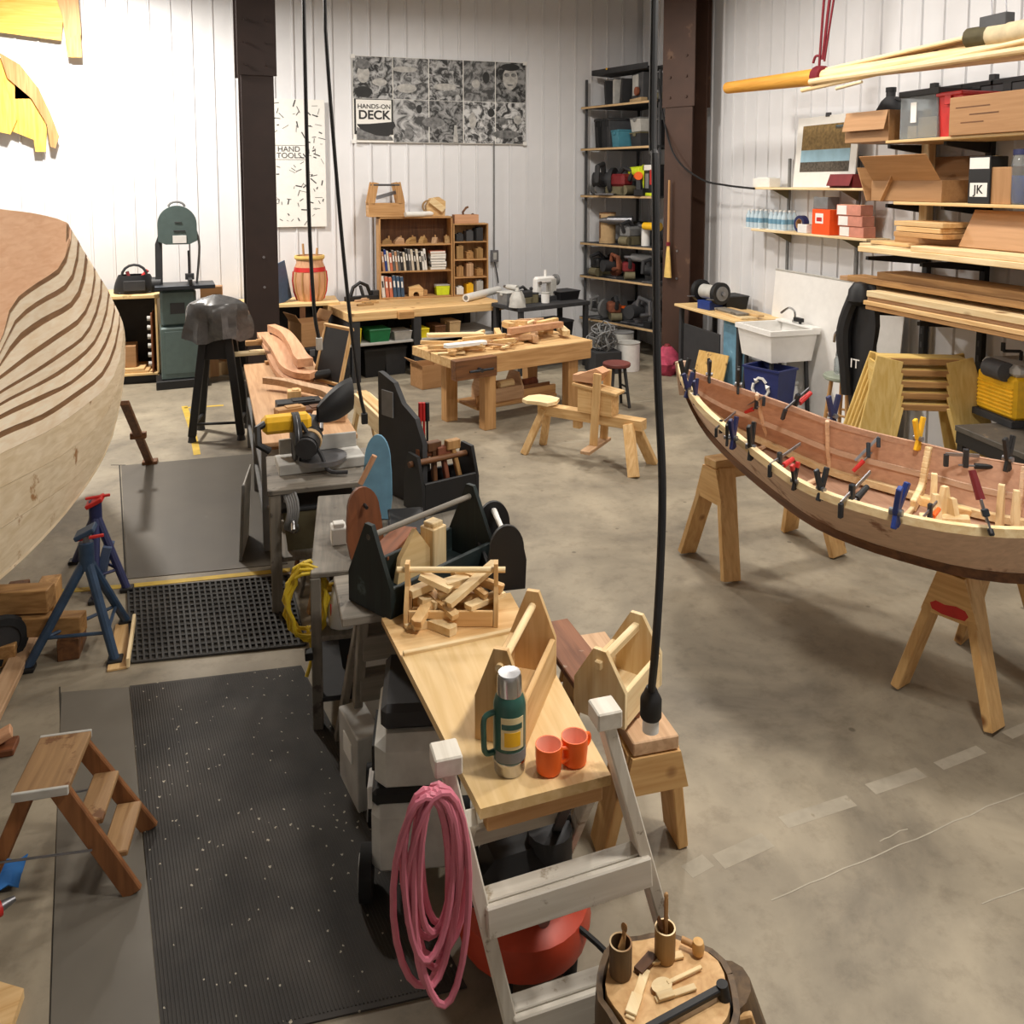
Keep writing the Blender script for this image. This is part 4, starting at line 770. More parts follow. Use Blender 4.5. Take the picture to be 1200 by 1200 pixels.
# third
t = can(csh(703, 2), 'tan cylinder canister with dark stripe on the third corner shelf', 'tan', 'dark_wood', .12, .44, 'canister', name='canister'); obj('stripe', MB().box((-.121, -.01, .24), (.01, .03, .34)), 'dark_wood', t)
drill_tool(csh(718, 2), 2.5, 'silver drill leaning on the third corner shelf', 'steel', 1.77); sander_tool(csh(731, 2), .4, 'grey sander on the third corner shelf', 'mid_grey', 1.53); can(csh(745, 2, .2), 'white spray canister on the third corner shelf', 'white', 'white', .06, .24); drill_tool(csh(756, 2, .12), 1.9, 'yellow cordless drill at the front of the third corner shelf', 'yellow', 1.47)
for i in range(4):
    for j, px in enumerate((702, 722, 744)): lidbin('tool_case', '%s case added to darken the back of the %s corner shelf%s' % (['black', 'charcoal', 'dark grey'][j], ['lowest', 'second', 'third', 'fourth'][i], [' by the back wall', ' in the middle', ' by the column'][j]), V((5.42, [11.32, 10.92, 10.52][j], zc[i]+.001)), (.16, .34, .2+.05*((i+j) % 3)), 0, ['black', 'charcoal', 'dark_grey'][j], 'black', cat='case')  # added dark cases standing in for the shade behind the tools
# fourth
t = thing('ear_defenders', 'grey ear defenders hanging over the end of the fourth corner shelf', 'ear defenders', csh(690, 3, .15)); obj('band', MB().tube([(0, -.1, .1), (0, -.1, .25), (0, -.04, .34), (0, .04, .34), (0, .1, .25), (0, .1, .1)], .016), 'charcoal', t)
for s in (-1, 1): obj('ear_cup', MB().cyl((0, s*.12, .09), (0, s*.06, .09), .08), 'mid_grey', t)
saw_tool(csh(707, 3), .8, 'dark circular saw with round guard on the fourth corner shelf', 'charcoal', 2.01); sander_tool(csh(718, 3), 1.9, 'dark brown belt sander on the fourth corner shelf', 'dark_red', 1.77); drill_tool(csh(737, 3), 1.6, 'cordless drill with bright yellow body on the fourth corner shelf', 'lime', 1.77); drill_tool(csh(741, 3, .1), 1.2, 'orange corded drill at the front of the fourth corner shelf', 'orange', 1.42)
bx = carton('tool_carton', 'black product carton with lime green edges and white top stripe', 'box', csh(757, 3, .13), (.2, .28, .42), 0, 'black', tape=False)
obj('side_stripe', MB().box((-.102, .13, .21), (.006, .05, .42), b=0), 'lime', bx); obj('bottom_stripe', MB().box((-.102, 0, .02), (.006, .28, .04), b=0), 'lime', bx); obj('top_stripe', MB().box((-.102, 0, .38), (.006, .28, .07), b=0), 'paper', bx); obj('red_panel', MB().box((-.103, -.11, .25), (.006, .06, .2), b=0), 'red', bx); obj('tool_picture', MB().box((-.103, .01, .2), (.006, .1, .2)), 'mid_grey', bx)
# fifth
for i, px in enumerate((692, 700, 708)):
    lidbin('tool_case', ['upright black tool case at the wall end of the fifth corner shelf', 'upright dark grey tool case second on the fifth corner shelf', 'upright grey tool case third on the fifth corner shelf'][i], csh(px, 4, .3), (.36, .13, .42), 0, ['black', 'charcoal', 'dark_grey'][i], 'charcoal', cat='case')
lidbin('blue_tub', 'teal plastic tub on the fifth corner shelf', csh(720, 4, .2), (.3, .24, .24), 0, 'teal', 'teal'); lidbin('blue_tub', 'navy tub behind the teal tub on the fifth corner shelf', csh(724, 4, .52), (.28, .3, .40), 0, 'navy', 'navy')
for i in range(2): lidbin('grey_case', ['grey hard case lying at the bottom of the pair on the fifth shelf', 'pale grey hard case lying on the other case on the fifth shelf'][i], csh(742, 4, .25)+V((0, 0, .2*i)), (.36, .32, .19), 0, ['charcoal', 'light_grey'][i], ['olive', 'mid_grey'][i], cat='case')
lidbin('tool_case', 'black tool case beside the column on the fifth corner shelf', csh(760, 4, .3), (.36, .28, .34), 0, 'charcoal', 'black', cat='case')
# top
for i, (px, m) in enumerate(((703, 'charcoal'), (712, 'light_grey'), (720, 'charcoal'))): q = MB(); q.bar((0, 0, 0), (0, .05-.05*i, .36), .3, .05, up=(0, 1, 0)); solo('binder', ['dark binder leaning at the wall end of the top corner shelf', 'pale grey binder standing on the top corner shelf', 'dark binder standing upright beside the pale binder'][i], 'binder', q, m, csh(px, 5, .3))
t = thing('machine_part', 'framed grey machine with round dials on the top corner shelf', 'machine', csh(738, 5, .25)); obj('frame', MB().box((.05, 0, .2), (.3, .34, .4)), 'dark_grey', t); obj('face_plate', MB().box((-.11, .03, .24), (.02, .16, .28)), 'light_grey', t); obj('dial', MB().cyl((-.12, -.06, .15), (-.15, -.06, .15), .06), 'rust', t); obj('foot', MB().box((-.08, 0, .03), (.1, .36, .06)), 'tan', t)
sander_tool(csh(757, 5, .2), 1, 'grey belt sander at the column end of the top corner shelf', 'mid_grey', 1.2)
solo('flat_tray', 'long dark tray laid across the things on the top corner shelf', 'tray', MB().box((0, 0, .02), (.4, 1.1, .03)).box((-.19, 0, .05), (.02, 1.1, .06)).box((.19, 0, .05), (.02, 1.1, .06)), 'charcoal', (5.05, 10.92, zc[5]+.43), R(20))
t = thing('orange_line', 'coil of orange line on the dark tray above the corner shelves', 'rope', (4.95, 11.2, zc[5]+.47)); q = MB()
for i in range(4): q.tube([(.13*math.cos(2*PI*k/16), (.2-.02*i)*math.sin(2*PI*k/16), .014*i) for k in range(16)], .014, 6, True)
obj('coil', q, 'orange', t); obj('tail', MB().tube([(-.12, 0, .04), (-.16, -.1, .04), (-.2, -.2, .02)], .012), 'yellow', t)
# things on the floor in front of the corner shelves
can(V((4.55, 9.75, 0)), 'white plastic bucket in front of the corner shelves', 'white', 'light_grey', .15, .36, 'bucket', name='bucket'); can(V((4.66, 10.15, 0)), 'white pail behind the bucket in front of the corner shelves', 'light_grey', 'mid_grey', .14, .42, 'bucket', name='bucket')
t = thing('wire_tangle', 'tangled heap of grey wire and cable piled on a crate', 'wire', V((4.2, 9.75, 0))); obj('crate', MB().box((0, 0, .14), (.36, .36, .28)), 'charcoal', t); q = MB(); rr = random.Random(8)
for i in range(26):
    M = Matrix.Rotation(rr.uniform(0, 3), 3, 'X') @ Matrix.Rotation(rr.uniform(0, 3), 3, 'Y'); c = V((rr.uniform(-.08, .08), rr.uniform(-.08, .08), .44+rr.uniform(-.08, .12))); q.tube([c+M @ V((.13*math.cos(2*PI*k/10), .11*math.sin(2*PI*k/10), .02*math.sin(4*PI*k/10))) for k in range(10)], .009, 5, True)
o = obj('wire', q, 'steel_blue' if False else 'mid_grey', t); o['kind'] = 'stuff'
# cables
def cable(name, label, pts, r, m='black', ends=(), n=6):
    t = thing(name, label, 'cable', V(pts[-1])); o0 = V(pts[-1]); obj('cord', MB().tube([p-o0 for p in spline(pts, 6)], r, n), m, t); return t
c = cable('hanging_cable', 'thick black power cord hanging from the ceiling to a plug connector', [V((1.19, 2.32, ZC)), PD(767, 10, 2.6), PD(768, 200, 2.6), PD(770, 420, 2.6), PD(776, 560, 2.58), PD(774, 660, 2.56), PD(768, 760, 2.53), P(763, 812, .80)], .0125, n=10)
obj('connector', MB().lathe([(0, .02), (.016, .02), (.024, .0), (.03, -.01), (.034, -.02), (.034, -.075), (.03, -.082), (0, -.082)], n=18), 'black', c); obj('connector_body', MB().lathe([(0, -.075), (.026, -.08), (.026, -.125), (0, -.125)], n=18), 'white', c)
cable('hanging_cable', 'thin black cord drooping from the column to the calendar shelf', [PX(772, 92, 5.0), PX(778, 140, 4.98), PX(792, 185, 5.0), PX(822, 210, 5.2), PX(850, 217, 5.3), PX(884, 221, 5.3)], .012)
ca = cable('hanging_cable', 'black cord hanging from the ceiling to a pale plug over the parts bench', [V((PY(355, -40, 6.2).x, 6.2, ZC)), PY(355, -40, 6.2), PY(357, 60, 6.2), PY(362, 250, 6.2), PY(368, 360, 6.2), PY(374, 398, 6.2)], .014)
obj('plug', MB().box((0, 0, -.03), (.045, .05, .09)), 'light_grey', ca)
ca = cable('hanging_cable', 'black cord hanging from the ceiling down to the saw dust bag', [V((PY(380, -40, 5.4).x, 5.4, ZC)), PY(380, -40, 5.4), PY(383, 60, 5.4), PY(398, 250, 5.4), PY(410, 370, 5.4), PY(420, 450, 5.4), PY(427, 485, 5.4)], .012); obj('plug', MB().box((0, 0, -.03), (.04, .04, .07)), 'black', ca)
# ------------------------------------------------------------------ back wall: banner, chart, conduit
def greys(name, c0, c1, sc, seed):
    m, nt, b = new_mat(name); L = nt.links.new; tc = node(nt, 'ShaderNodeTexCoord'); mp = node(nt, 'ShaderNodeMapping'); mp.inputs['Location'].default_value = (seed*3.1, 0, seed*1.7); L(tc.outputs['Object'], mp.inputs['Vector'])
    nz = node(nt, 'ShaderNodeTexNoise', Scale=sc, Detail=5.0, Roughness=.6, Distortion=1.2); L(mp.outputs[0], nz.inputs['Vector']); rp = node(nt, 'ShaderNodeValToRGB'); rp.color_ramp.elements[0].position = .42; rp.color_ramp.elements[1].position = .6
    rp.color_ramp.elements[0].color = (*lin((c0,)*3), 1); rp.color_ramp.elements[1].color = (*lin((c1,)*3), 1); L(nz.outputs['Fac'], rp.inputs['Fac']); L(rp.outputs['Color'], b.inputs['Base Color']); b.inputs['Roughness'].default_value = .6; MC[name] = m
YBW = YB-.045
x0, x1, zb, zt = rectY(414, 616, 69, 168, YBW); bw, bh = x1-x0, zt-zb
bn = thing('photo_banner', 'wide black and white photo banner lettered HANDS ON DECK', 'banner', (x0, YBW, zb)); obj('sheet', MB().box((bw/2, .006, bh/2), (bw, .006, bh), b=.001), 'paper', bn)
for sx in (.012, bw-.012):
    for sz in (.012, bh-.012): obj('corner_tape', MB().box((sx, 0, sz), (.06, .008, .05), b=0), 'white', bn)
cellx = [0, .222, .425, .625, .815, 1.0]; rr = random.Random(21)
for r_ in range(2):
    for c_ in range(5):
        if r_ == 0 and c_ == 0: pass
        u0, u1 = cellx[c_]*bw+.008, cellx[c_+1]*bw-.004; v0, v1 = (bh*.51, bh-.008) if r_ == 0 else (.008, bh*.505)
        if r_ == 1 and c_ == 0: continue
        nm = 'print_grey_%d' % (r_*5+c_); greys(nm, rr.choice((30, 44, 60)), rr.choice((150, 180, 205)), rr.uniform(7, 11), r_*5+c_); ph = obj('photo', MB().box(((u0+u1)/2, .001, (v0+v1)/2), (u1-u0, .004, v1-v0), b=0), nm, bn)
def disc(parent, x, z, rx, rz_, m, name, y=-.002): obj(name, MB().prism(arc(x, z, rx, 0, 360, 20, rz_)[:-1], .0015, (0, y, 0), XZ()), m, parent)
plain('print_dark', (40, 40, 40), .7); plain('print_mid', (112, 112, 112), .7, var=.5, scale=18); plain('print_light', (176, 174, 170), .7, var=.3, scale=16)
# portraits and workpieces of the montage, printed flat
disc(bn, bw*.06, bh*.79, .085, .12, 'print_light', 'portrait_face'); disc(bn, bw*.06, bh*.90, .10, .07, 'print_mid', 'portrait_hair', -.003); disc(bn, bw*.06, bh*.585, .12, .075, 'print_dark', 'portrait_shirt', -.003)
disc(bn, bw*.905, bh*.80, .11, .16, 'print_light', 'portrait_face'); disc(bn, bw*.905, bh*.935, .14, .05, 'print_dark', 'portrait_hair', -.003); disc(bn, bw*.905, bh*.72, .045, .014, 'print_mid', 'portrait_mouth', -.004)
for s in (-1, 1): disc(bn, bw*.905+s*.05, bh*.84, .038, .028, 'print_mid', 'portrait_goggle', -.004)
for (u, v, a, b, m) in ((.15, .7, .1, .05, 'print_light'), (.3, .64, .14, .06, 'print_light'), (.29, .86, .17, .04, 'print_light'), (.52, .67, .16, .05, 'print_light'), (.55, .6, .12, .03, 'print_mid'), (.70, .72, .06, .06, 'print_light'), (.45, .25, .16, .07, 'print_mid'), (.31, .12, .06, .09, 'print_mid'), (.68, .28, .05, .12, 'print_light'), (.95, .3, .06, .06, 'print_light'), (.88, .12, .2, .06, 'print_mid'), (.76, .8, .05, .08, 'print_dark'), (.86, .28, .08, .05, 'print_mid'), (.37, .4, .04, .06, 'print_dark'), (.79, .38, .05, .06, 'print_dark')): disc(bn, u*bw, v*bh, a, b, m, 'print_shape')
obj('print_shape', MB().prism([(.565*bw, .02), (.595*bw, .02), (.585*bw, .22*bh), (.572*bw, .22*bh)], .0015, (0, -.003, 0), XZ()), 'print_light', bn)
lg = obj('logo_panel', MB().box((bw*.115, -.001, bh*.30), (bw*.215, .005, bh*.41), b=0), 'print_dark', bn); obj('logo_field', MB().box((bw*.115, -.0045, bh*.315), (bw*.195, .003, bh*.36), b=0), 'paper', lg)
obj('logo_hull', MB().prism([(.02*bw, .21*bh), (.09*bw, .215*bh), (.225*bw, .245*bh), (.235*bw, .2*bh), (.2*bw, .08*bh), (.13*bw, .05*bh), (.06*bw, .09*bh)], .0015, (0, -.0065, 0), XZ()), 'print_dark', lg); obj('logo_wave', MB().prism([(.02*bw, .18*bh), (.06*bw, .13*bh), (.13*bw, .08*bh), (.21*bw, .07*bh), (.22*bw, .03*bh), (.02*bw, .03*bh)], .0015, (0, -.008, 0), XZ()), 'print_mid', lg)
text_part('lettering', 'HANDS-ON', 'print_dark', lg, .085, face_m((bw*.117, -.008, bh*.415), (1, 0, 0), (0, 0, 1)), ext=.001, bold=.012); text_part('lettering', 'DECK', 'print_dark', lg, .165, face_m((bw*.117, -.008, bh*.315), (1, 0, 0), (0, 0, 1)), ext=.001, bold=.025)
x0, x1, zb, zt = rectY(302, 383, 116, 266, YBW); w, h = x1-x0, zt-zb
ch = thing('tool_chart', 'tall white chart of small tool drawings lettered HAND TOOLS', 'chart', (x0, YBW, zb)); obj('sheet', MB().box((w/2, .004, h/2), (w, .004, h), b=.0005), 'paper', ch); q = MB(); rr = random.Random(4)
for i in range(110):
    x, z = rr.uniform(.04, w-.04), rr.uniform(.04, h-.04)
    if abs(z-h*.58) < .12 and x < w*.66: continue
    a = rr.uniform(0, PI); l = rr.uniform(.012, .05); d = V((math.cos(a)*l, 0, math.sin(a)*l)); q.bar(V((x, 0, z))-d, V((x, 0, z))+d, .002, rr.choice((.005, .008, .014)), up=(0, 0, 1) if abs(math.sin(a)) < .9 else (1, 0, 0), b=0)
o = obj('tool_drawings', q, 'charcoal', ch); o['kind'] = 'stuff'
text_part('lettering', 'HAND', 'dark_grey', ch, .10, face_m((w*.47, -.001, h*.61), (1, 0, 0), (0, 0, 1)), ext=.001); text_part('lettering', 'TOOLS', 'dark_grey', ch, .10, face_m((w*.47, -.001, h*.56), (1, 0, 0), (0, 0, 1)), ext=.001)
for (a, b) in (((w*.22, h*.64), (w*.72, h*.64)), ((w*.22, h*.53), (w*.72, h*.53)), ((w*.22, h*.53), (w*.22, h*.64)), ((w*.72, h*.53), (w*.72, h*.64))): obj('title_frame', MB().bar((a[0], 0, a[1]), (b[0], 0, b[1]), .002, .004, up=(0, 0, 1) if a[1] == b[1] else (1, 0, 0), b=0), 'dark_grey', ch)
ca, cb = PY(577, 165, YB-.04), PY(579, 295, YB-.04); t = thing('wall_conduit', 'thin grey conduit running down the wall to a socket box', 'conduit', (cb.x, cb.y, cb.z)); obj('pipe', MB().cyl((0, 0, 0), (0, 0, ca.z-cb.z), .012), 'mid_grey', t); obj('socket_box', MB().box((0, -.02, -.06), (.11, .05, .17)), 'steel', t); obj('socket_face', MB().box((0, -.047, -.06), (.05, .006, .1)), 'light_grey', t); obj('drop_cord', MB().tube(spline([(.0, -.03, -.14), (.03, -.04, -.3), (.05, -.05, -.45)], 4), .009), 'charcoal', t)
# wooden patterns hung on the wall at the far left
def pattern_group(pts, label, m):
    t = thing('wood_pattern', label, 'pattern', PY(*pts[0][0], YBW-.03), 0, 'wooden boat patterns hung on the wall'); o0 = V(t.location); dy = 0
    for i, poly in enumerate(pts):
        p3 = [PY(px, py, YBW-.03)-o0 for px, py in poly]; obj('template', MB().prism([(p.x, p.z) for p in p3], .022, (0, -.024*(i % 3), 0), XZ()), m if i % 2 == 0 else 'oak', t)
    return t
pattern_group([[(-60, 30), (72, 48), (75, 14), (60, -30), (-60, -30)], [(58, -30), (90, -30), (96, 40), (90, 66), (80, 68), (74, 20)], [(78, 48), (95, 40), (97, 68), (84, 68)], [(-60, 5), (20, -8), (30, -30), (-60, -30)]], 'amber wooden hull pattern frame hung high on the wall', 'amber')
pattern_group([[(-50, 150), (10, 152), (40, 164), (42, 178), (54, 178), (55, 150), (44, 110), (22, 80), (-10, 62), (-50, 60)], [(0, 62), (24, 76), (46, 104), (60, 134), (70, 160), (66, 174), (60, 172), (56, 146), (38, 116), (10, 92)], [(-40, 70), (4, 90), (22, 140), (14, 158), (-20, 150)], [(18, 96), (36, 104), (36, 116), (18, 116)]], 'rounded amber wooden hull pattern hung below the frame pattern', 'amber')
# ------------------------------------------------------------------ wall counter, cabinet, band saw
zk = .88
a, b = P(232, 352, zk), P(398, 354, zk); t = thing('wall_counter', 'long plywood counter along the back wall behind the dark column', 'counter', ((a.x+b.x)/2, 11.18, 0)); L = b.x-a.x; obj('top', MB().box((0, 0, zk-.02), (L, .68, .04)), 'plywood', t); obj('back_panel', MB().box((0, .2, zk/2-.02), (L, .02, zk-.04)), 'charcoal', t)
for i in range(5): obj('leg', MB().box((-L/2+.05+i*(L-.1)/4, -.3, zk/2-.02), (.07, .07, zk-.04)), 'dark_wood', t)
solo('small_carton', 'small brown carton on the wall counter behind the band saw', 'box', MB().box((0, 0, .11), (.26, .2, .22)).box((0, 0, .221), (.05, .2, .002), b=0), 'cardboard', (P(255, 350, zk).x-.05, 11.2, zk+.001))
x0, x1, _, zt = rectY(112, 187, 347, 440, 10.72); cb = thing('open_cabinet', 'open-fronted plywood cabinet beside the band saw', 'cabinet', ((x0+x1)/2, 11.05, 0)); W = x1-x0
obj('top', MB().box((0, 0, zt-.015), (W+.06, .68, .04)), 'plywood', cb); obj('bottom_shelf', MB().box((0, 0, .12), (W, .64, .03)), 'plywood', cb); obj('back_panel', MB().box((0, .31, zt/2), (W, .012, zt-.08)), 'charcoal', cb); obj('kick_board', MB().box((0, -.25, .05), (W, .02, .1)), 'black', cb)
for s in (-1, 1): obj('side_panel', MB().box((s*(W/2-.012), 0, zt/2), (.024, .64, zt-.08)), 'plywood', cb)
carton('small_carton', 'brown carton standing inside the open cabinet', 'box', (x1-.42, 10.95, .137+.06), (.3, .3, .26), .05)
for i in range(2): solo('flat_board', ['lowest flat pine board under the carton in the open cabinet', 'upper flat pine board under the carton in the open cabinet'][i], 'board', MB().box((0, 0, .014), (.56-.1*i, .4, .028)), 'pine', (x1-.40, 10.95, .136+.029*i))
t = thing('clamp_rack', 'row of steel clamps leaning inside the cabinet side', 'clamps', (x1-.1, 10.85, .137)); obj('board', MB().box((.03, 0, .36), (.02, .25, .72)), 'brown_board', t)
for i in range(6): obj('clamp_head', MB().cyl((-.02, -.08, .1+i*.11), (.03, -.08, .1+i*.11), .03, n=10), 'light_grey', t)
bgx = P(155, 347, zt).x; t = thing('tool_bag', 'black canvas tool bag with red tools and loop handle on the cabinet', 'bag', ((x0+x1)/2+.08, 10.98, zt+.006), .1); obj('bag', MB().sheet([[(.20*math.cos(2*PI*j/16)*(1-.25*(i/5)**2)*(1.15), .14*math.sin(2*PI*j/16)*(1-.2*(i/5)**2), .22*i/5) for j in range(17)] for i in range(6)], .006).box((0, 0, .01), (.36, .22, .02)), 'black', t); obj('handle', MB().tube([(.14*math.cos(PI*k/8), 0, .2+.14*math.sin(PI*k/8)) for k in range(9)], .016), 'charcoal', t); obj('tool_grip', MB().cyl((.06, 0, .16), (.15, .02, .27), .022), 'red', t); obj('tool_grip', MB().cyl((-.05, 0, .16), (-.08, .02, .26), .02), 'dark_red', t); obj('side_pocket', MB().box((0, -.15, .1), (.24, .03, .12)), 'charcoal', t)
# band saw
c = (P(192, 449)+P(236, 449))/2; bs = thing('band_saw', 'grey green floor-standing band saw with domed upper wheel cover', 'band saw', (c.x, c.y, 0), R(6)); zz = lambda y: PY(212, y, c.y).z
obj('plinth', MB().box((0, 0, .05), (.58, .56, .1)), 'black', bs); st = obj('stand', MB().box((0, 0, (.1+zz(380))/2), (.46, .44, zz(380)-.1), b=.015), 'machine_green', bs); obj('stand_door', MB().box((0, -.222, .42), (.36, .008, .5)), 'machine_green', st)
zt_ = zz(337); lw = obj('lower_housing', MB().box((-.02, 0, (zz(380)+zz(338))/2), (.40, .30, zz(338)-zz(380)), b=.03), 'machine_green', bs); obj('vent_panel', MB().box((-.03, -.153, (zz(380)+zz(338))/2), (.16, .008, .13)), 'charcoal', lw)
tb = obj('table', MB().box((.06, -.06, zt_+.03), (.66, .46, .045)), 'gunmetal', bs); obj('fence', MB().box((.12, -.06, zt_+.09), (.04, .48, .07)), 'black', tb); obj('trunnion', MB().box((-.06, 0, zt_-.02), (.24, .2, .08)), 'charcoal', bs)
zu = zz(270); rw = .215; up = obj('upper_wheel_cover', MB().prism([(-rw, -.12), (-.13, -.16), (.13, -.16), (rw, -.12)] + arc(0, .08, rw, 0, 180, 18), .2, (0, .1, zu), XZ()), 'machine_green', bs); obj('label_plate', MB().box((.02, -.105, zu-.10), (.15, .006, .09)), 'white', up); obj('brand_strip', MB().box((.02, -.105, zu+.0), (.13, .006, .012)), 'charcoal', up); obj('brand_strip', MB().box((.01, -.105, zu+.1), (.08, .006, .01)), 'charcoal', up)
obj('column_arm', MB().prism([(-.26, zt_), (-.18, zt_), (-.17, zu-.14), (-.10, zu-.06), (-.2, zu-.02), (-.25, zu-.16)], .12, (0, .06, 0), XZ()), 'charcoal', bs); obj('lift_ring', MB().tube([(.09*math.cos(PI*k/8), 0, zu+.28+.06*math.sin(PI*k/8)) for k in range(9)], .014), 'mid_grey', bs)
obj('blade', MB().box((.13, -.02, (zu+zt_)/2), (.016, .003, zu-zt_-.1)), 'steel', bs); obj('guide_post', MB().box((.12, .02, zt_+.26), (.03, .03, .36)).box((.12, 0, zt_+.13), (.1, .08, .07)), 'charcoal', bs); obj('guard_rail', MB().tube(spline([(rw-.01, 0, zu), (.24, 0, zu-.2), (.2, .02, zt_+.05)], 5), .014), 'mid_grey', bs)
obj('motor', MB().cyl((-.2, .0, zt_+.05), (-.3, 0, zt_+.05), .09, n=16), 'black', bs)
# covered sander on its stand
c = (P(232, 505)+P(278, 523))/2+V((.03, .12, 0)); cs_ = thing('covered_machine', 'machine under a grey plastic cover on a tall black stand', 'machine', (c.x, c.y, 0), R(-8)); zz = lambda y: PY(252, y, c.y).z; zt = zz(392)
for sx in (-1, 1):
    for sy in (-1, 1):
        lg = obj('leg', MB().bar((sx*.11, sy*.10, zt), (sx*.22, sy*.2, .05), .07, .05, up=(0, 1, 0)), 'black', cs_); obj('foot', MB().lathe([(0, 0), (.04, 0), (.03, .05), (0, .06)], (sx*.22, sy*.2, 0), 10), 'charcoal', lg)
    obj('cross_bar', MB().bar((sx*.2, -.18, .16), (sx*.2, .18, .16), .03, .02), 'black', cs_)
obj('cross_bar', MB().bar((-.2, -.18, .16), (.2, -.18, .16), .03, .02), 'black', cs_); obj('stand_top', MB().box((0, 0, zt), (.3, .28, .05)).box((0, 0, zt-.12), (.24, .22, .2)), 'black', cs_)
rr = random.Random(2); g = []; zc0, zc1 = zz(396), zz(345)
for i in range(12):
    f = i/11; row = []
    for j in range(25):
        a = 2*PI*j/24; r0 = .27*(1-.12*f) if f < .75 else .27*.91*math.cos((f-.75)/.25*PI/2*.93)
        k = 1+(.16*math.sin(5*a+1+2*f)+.10*math.sin(9*a+5*f)+.06*math.sin(14*a))*(1-f*.5); row.append((r0*k*math.cos(a)*1.05, r0*k*math.sin(a)*.8, zc0+(zc1-zc0)*f+.03*math.sin(4*a)*(1-f)))
    g.append(row)
m, nt, b = new_mat('plastic_cover'); L = nt.links.new; tc = node(nt, 'ShaderNodeTexCoord'); nz = node(nt, 'ShaderNodeTexNoise', Scale=7.0, Detail=4.0, Distortion=2.0); L(tc.outputs['Object'], nz.inputs['Vector']); rp = node(nt, 'ShaderNodeValToRGB'); rp.color_ramp.elements[0].color = (*lin((44, 44, 46)), 1); rp.color_ramp.elements[1].color = (*lin((104, 102, 100)), 1); L(nz.outputs['Fac'], rp.inputs['Fac']); L(rp.outputs['Color'], b.inputs['Base Color']); b.inputs['Roughness'].default_value = .25; MC['plastic_cover'] = m
obj('cover', MB().sheet(g, .004, flip=True), 'plastic_cover', cs_)
for i in range(4): carton('offcut_box', 'tan box of offcuts on the floor behind the covered machine', 'box', P(238+i*9, 447-i*2)+V((0, .25, 0)), (.15, .2, .16+.06*(i % 2)), .2*i, ['tan', 'cardboard'][i % 2], grp='boxes behind the covered machine', tape=False)
# pack basket on the counter
c = P(364, 352, zk); bk = thing('pack_basket', 'tall woven pack basket with red bands on the wall counter', 'basket', (c.x, 11.15, zk+.001)); zz = lambda y: PY(364, y, 11.15).z; H = zz(300)-zk
prof = [(0, 0), (.16, 0), (.2, H*.2), (.215, H*.45), (.2, H*.72), (.17, H*.86), (.18, H), (.165, H), (.155, H*.86), (.19, H*.45), (.15, .03), (0, .03)]; obj('body', MB().lathe(prof, n=24), 'cherry', bk)
def rad(f): 
    for (r0, z0), (r1, z1) in zip(prof[1:6], prof[2:7]):
        if z0 <= f*H <= z1+1e-6: return r0+(r1-r0)*(f*H-z0)/(z1-z0)
    return .18
q = MB(); q.lathe([(rad(.66)+.004, .66*H), (rad(.76)+.004, .76*H)], n=24, cap=False); obj('band', q, 'red', bk); obj('rim', MB().lathe([(.185, H-.04), (.195, H-.02), (.19, H+.01), (.17, H+.01)], n=24, cap=False), 'straw', bk)
for k in range(12):
    a = R(30*k); q = MB(); q.tube([V(((rad(f)+.003)*math.cos(a), (rad(f)+.003)*math.sin(a), f*H)) for f in (.02, .2, .45, .66)], .013, 5); obj('stave', q, 'red' if k % 3 == 0 else 'oak', bk)
for k in range(3): obj('tool_handle', MB().cyl((.05-.05*k, .02, .1), (.1-.09*k, .03, H+.1+.03*k), .014), 'oak', bk)
for i, (px, dx, m, lab) in enumerate(((340, .0, 'steel_blue', 'blue grey panel leaning beside the pack basket'), (334, -.05, 'paper', 'white framed picture leaning beside the pack basket'), (330, -.1, 'black', 'black framed board leaning beside the pack basket'))):
    q = MB(); q.bar((0, 0, 0), (-.08-.06*i, .05, .5-.02*i), .34, .018, up=(0, 1, 0)); t = thing('framed_board', lab, 'board', (c.x-.32+dx*1.2, 11.08, zk+.003), R(60)); obj('panel', q, m, t); e = MB(); e.bar((0, .17, 0), (-.08-.06*i, .22, .5-.02*i), .02, .03, up=(0, 1, 0)); obj('frame_edge', e, 'charcoal', t)
# ------------------------------------------------------------------ long pine bench with bookcase
bz = .85; fl, fr = P(408, 368, bz), P(592, 354, bz); rz = ang(fl, fr); L = (fr-fl).length; D_ = 1.1
be = thing('pine_bench', 'long pine workbench with dark base under the bookcase', 'workbench', V((fl.x, fl.y, 0)), rz); dirx = V((math.cos(rz), math.sin(rz), 0)); diry = V((-dirx.y, dirx.x, 0))
for i in range(5): obj('top_plank', MB().box((L/2, D_*(i+.5)/5, bz-.05), (L, D_/5-.004, .10)), 'pine', be)
obj('vise_jaw', MB().box((L*.34, -.03, bz-.06), (.2, .06, .09)), 'old_wood', be)
for x in (.1, L*.42, L-.1):
    for y in (.06, D_-.1): obj('leg', MB().box((x, y, (bz-.1)/2), (.1, .1, bz-.1)), 'charcoal', be)
obj('side_panel', MB().box((.03, D_/2, .42), (.02, D_*.9, .64)), 'charcoal', be); sh = obj('under_shelf', MB().box((L/2, D_*.4, .45), (L-.06, D_*.74, .03)), 'light_grey', be); obj('back_panel', MB().box((L/2, D_-.12, .4), (L-.1, .02, .76)), 'black', be)
def onb(px, py, z): return P(px, py, z)
def under(x, y, z): return V((fl.x, fl.y, 0))+dirx*x+diry*y+V((0, 0, z))
def pxb(px): return ((PY(px, 385, fl.y).x-fl.x))
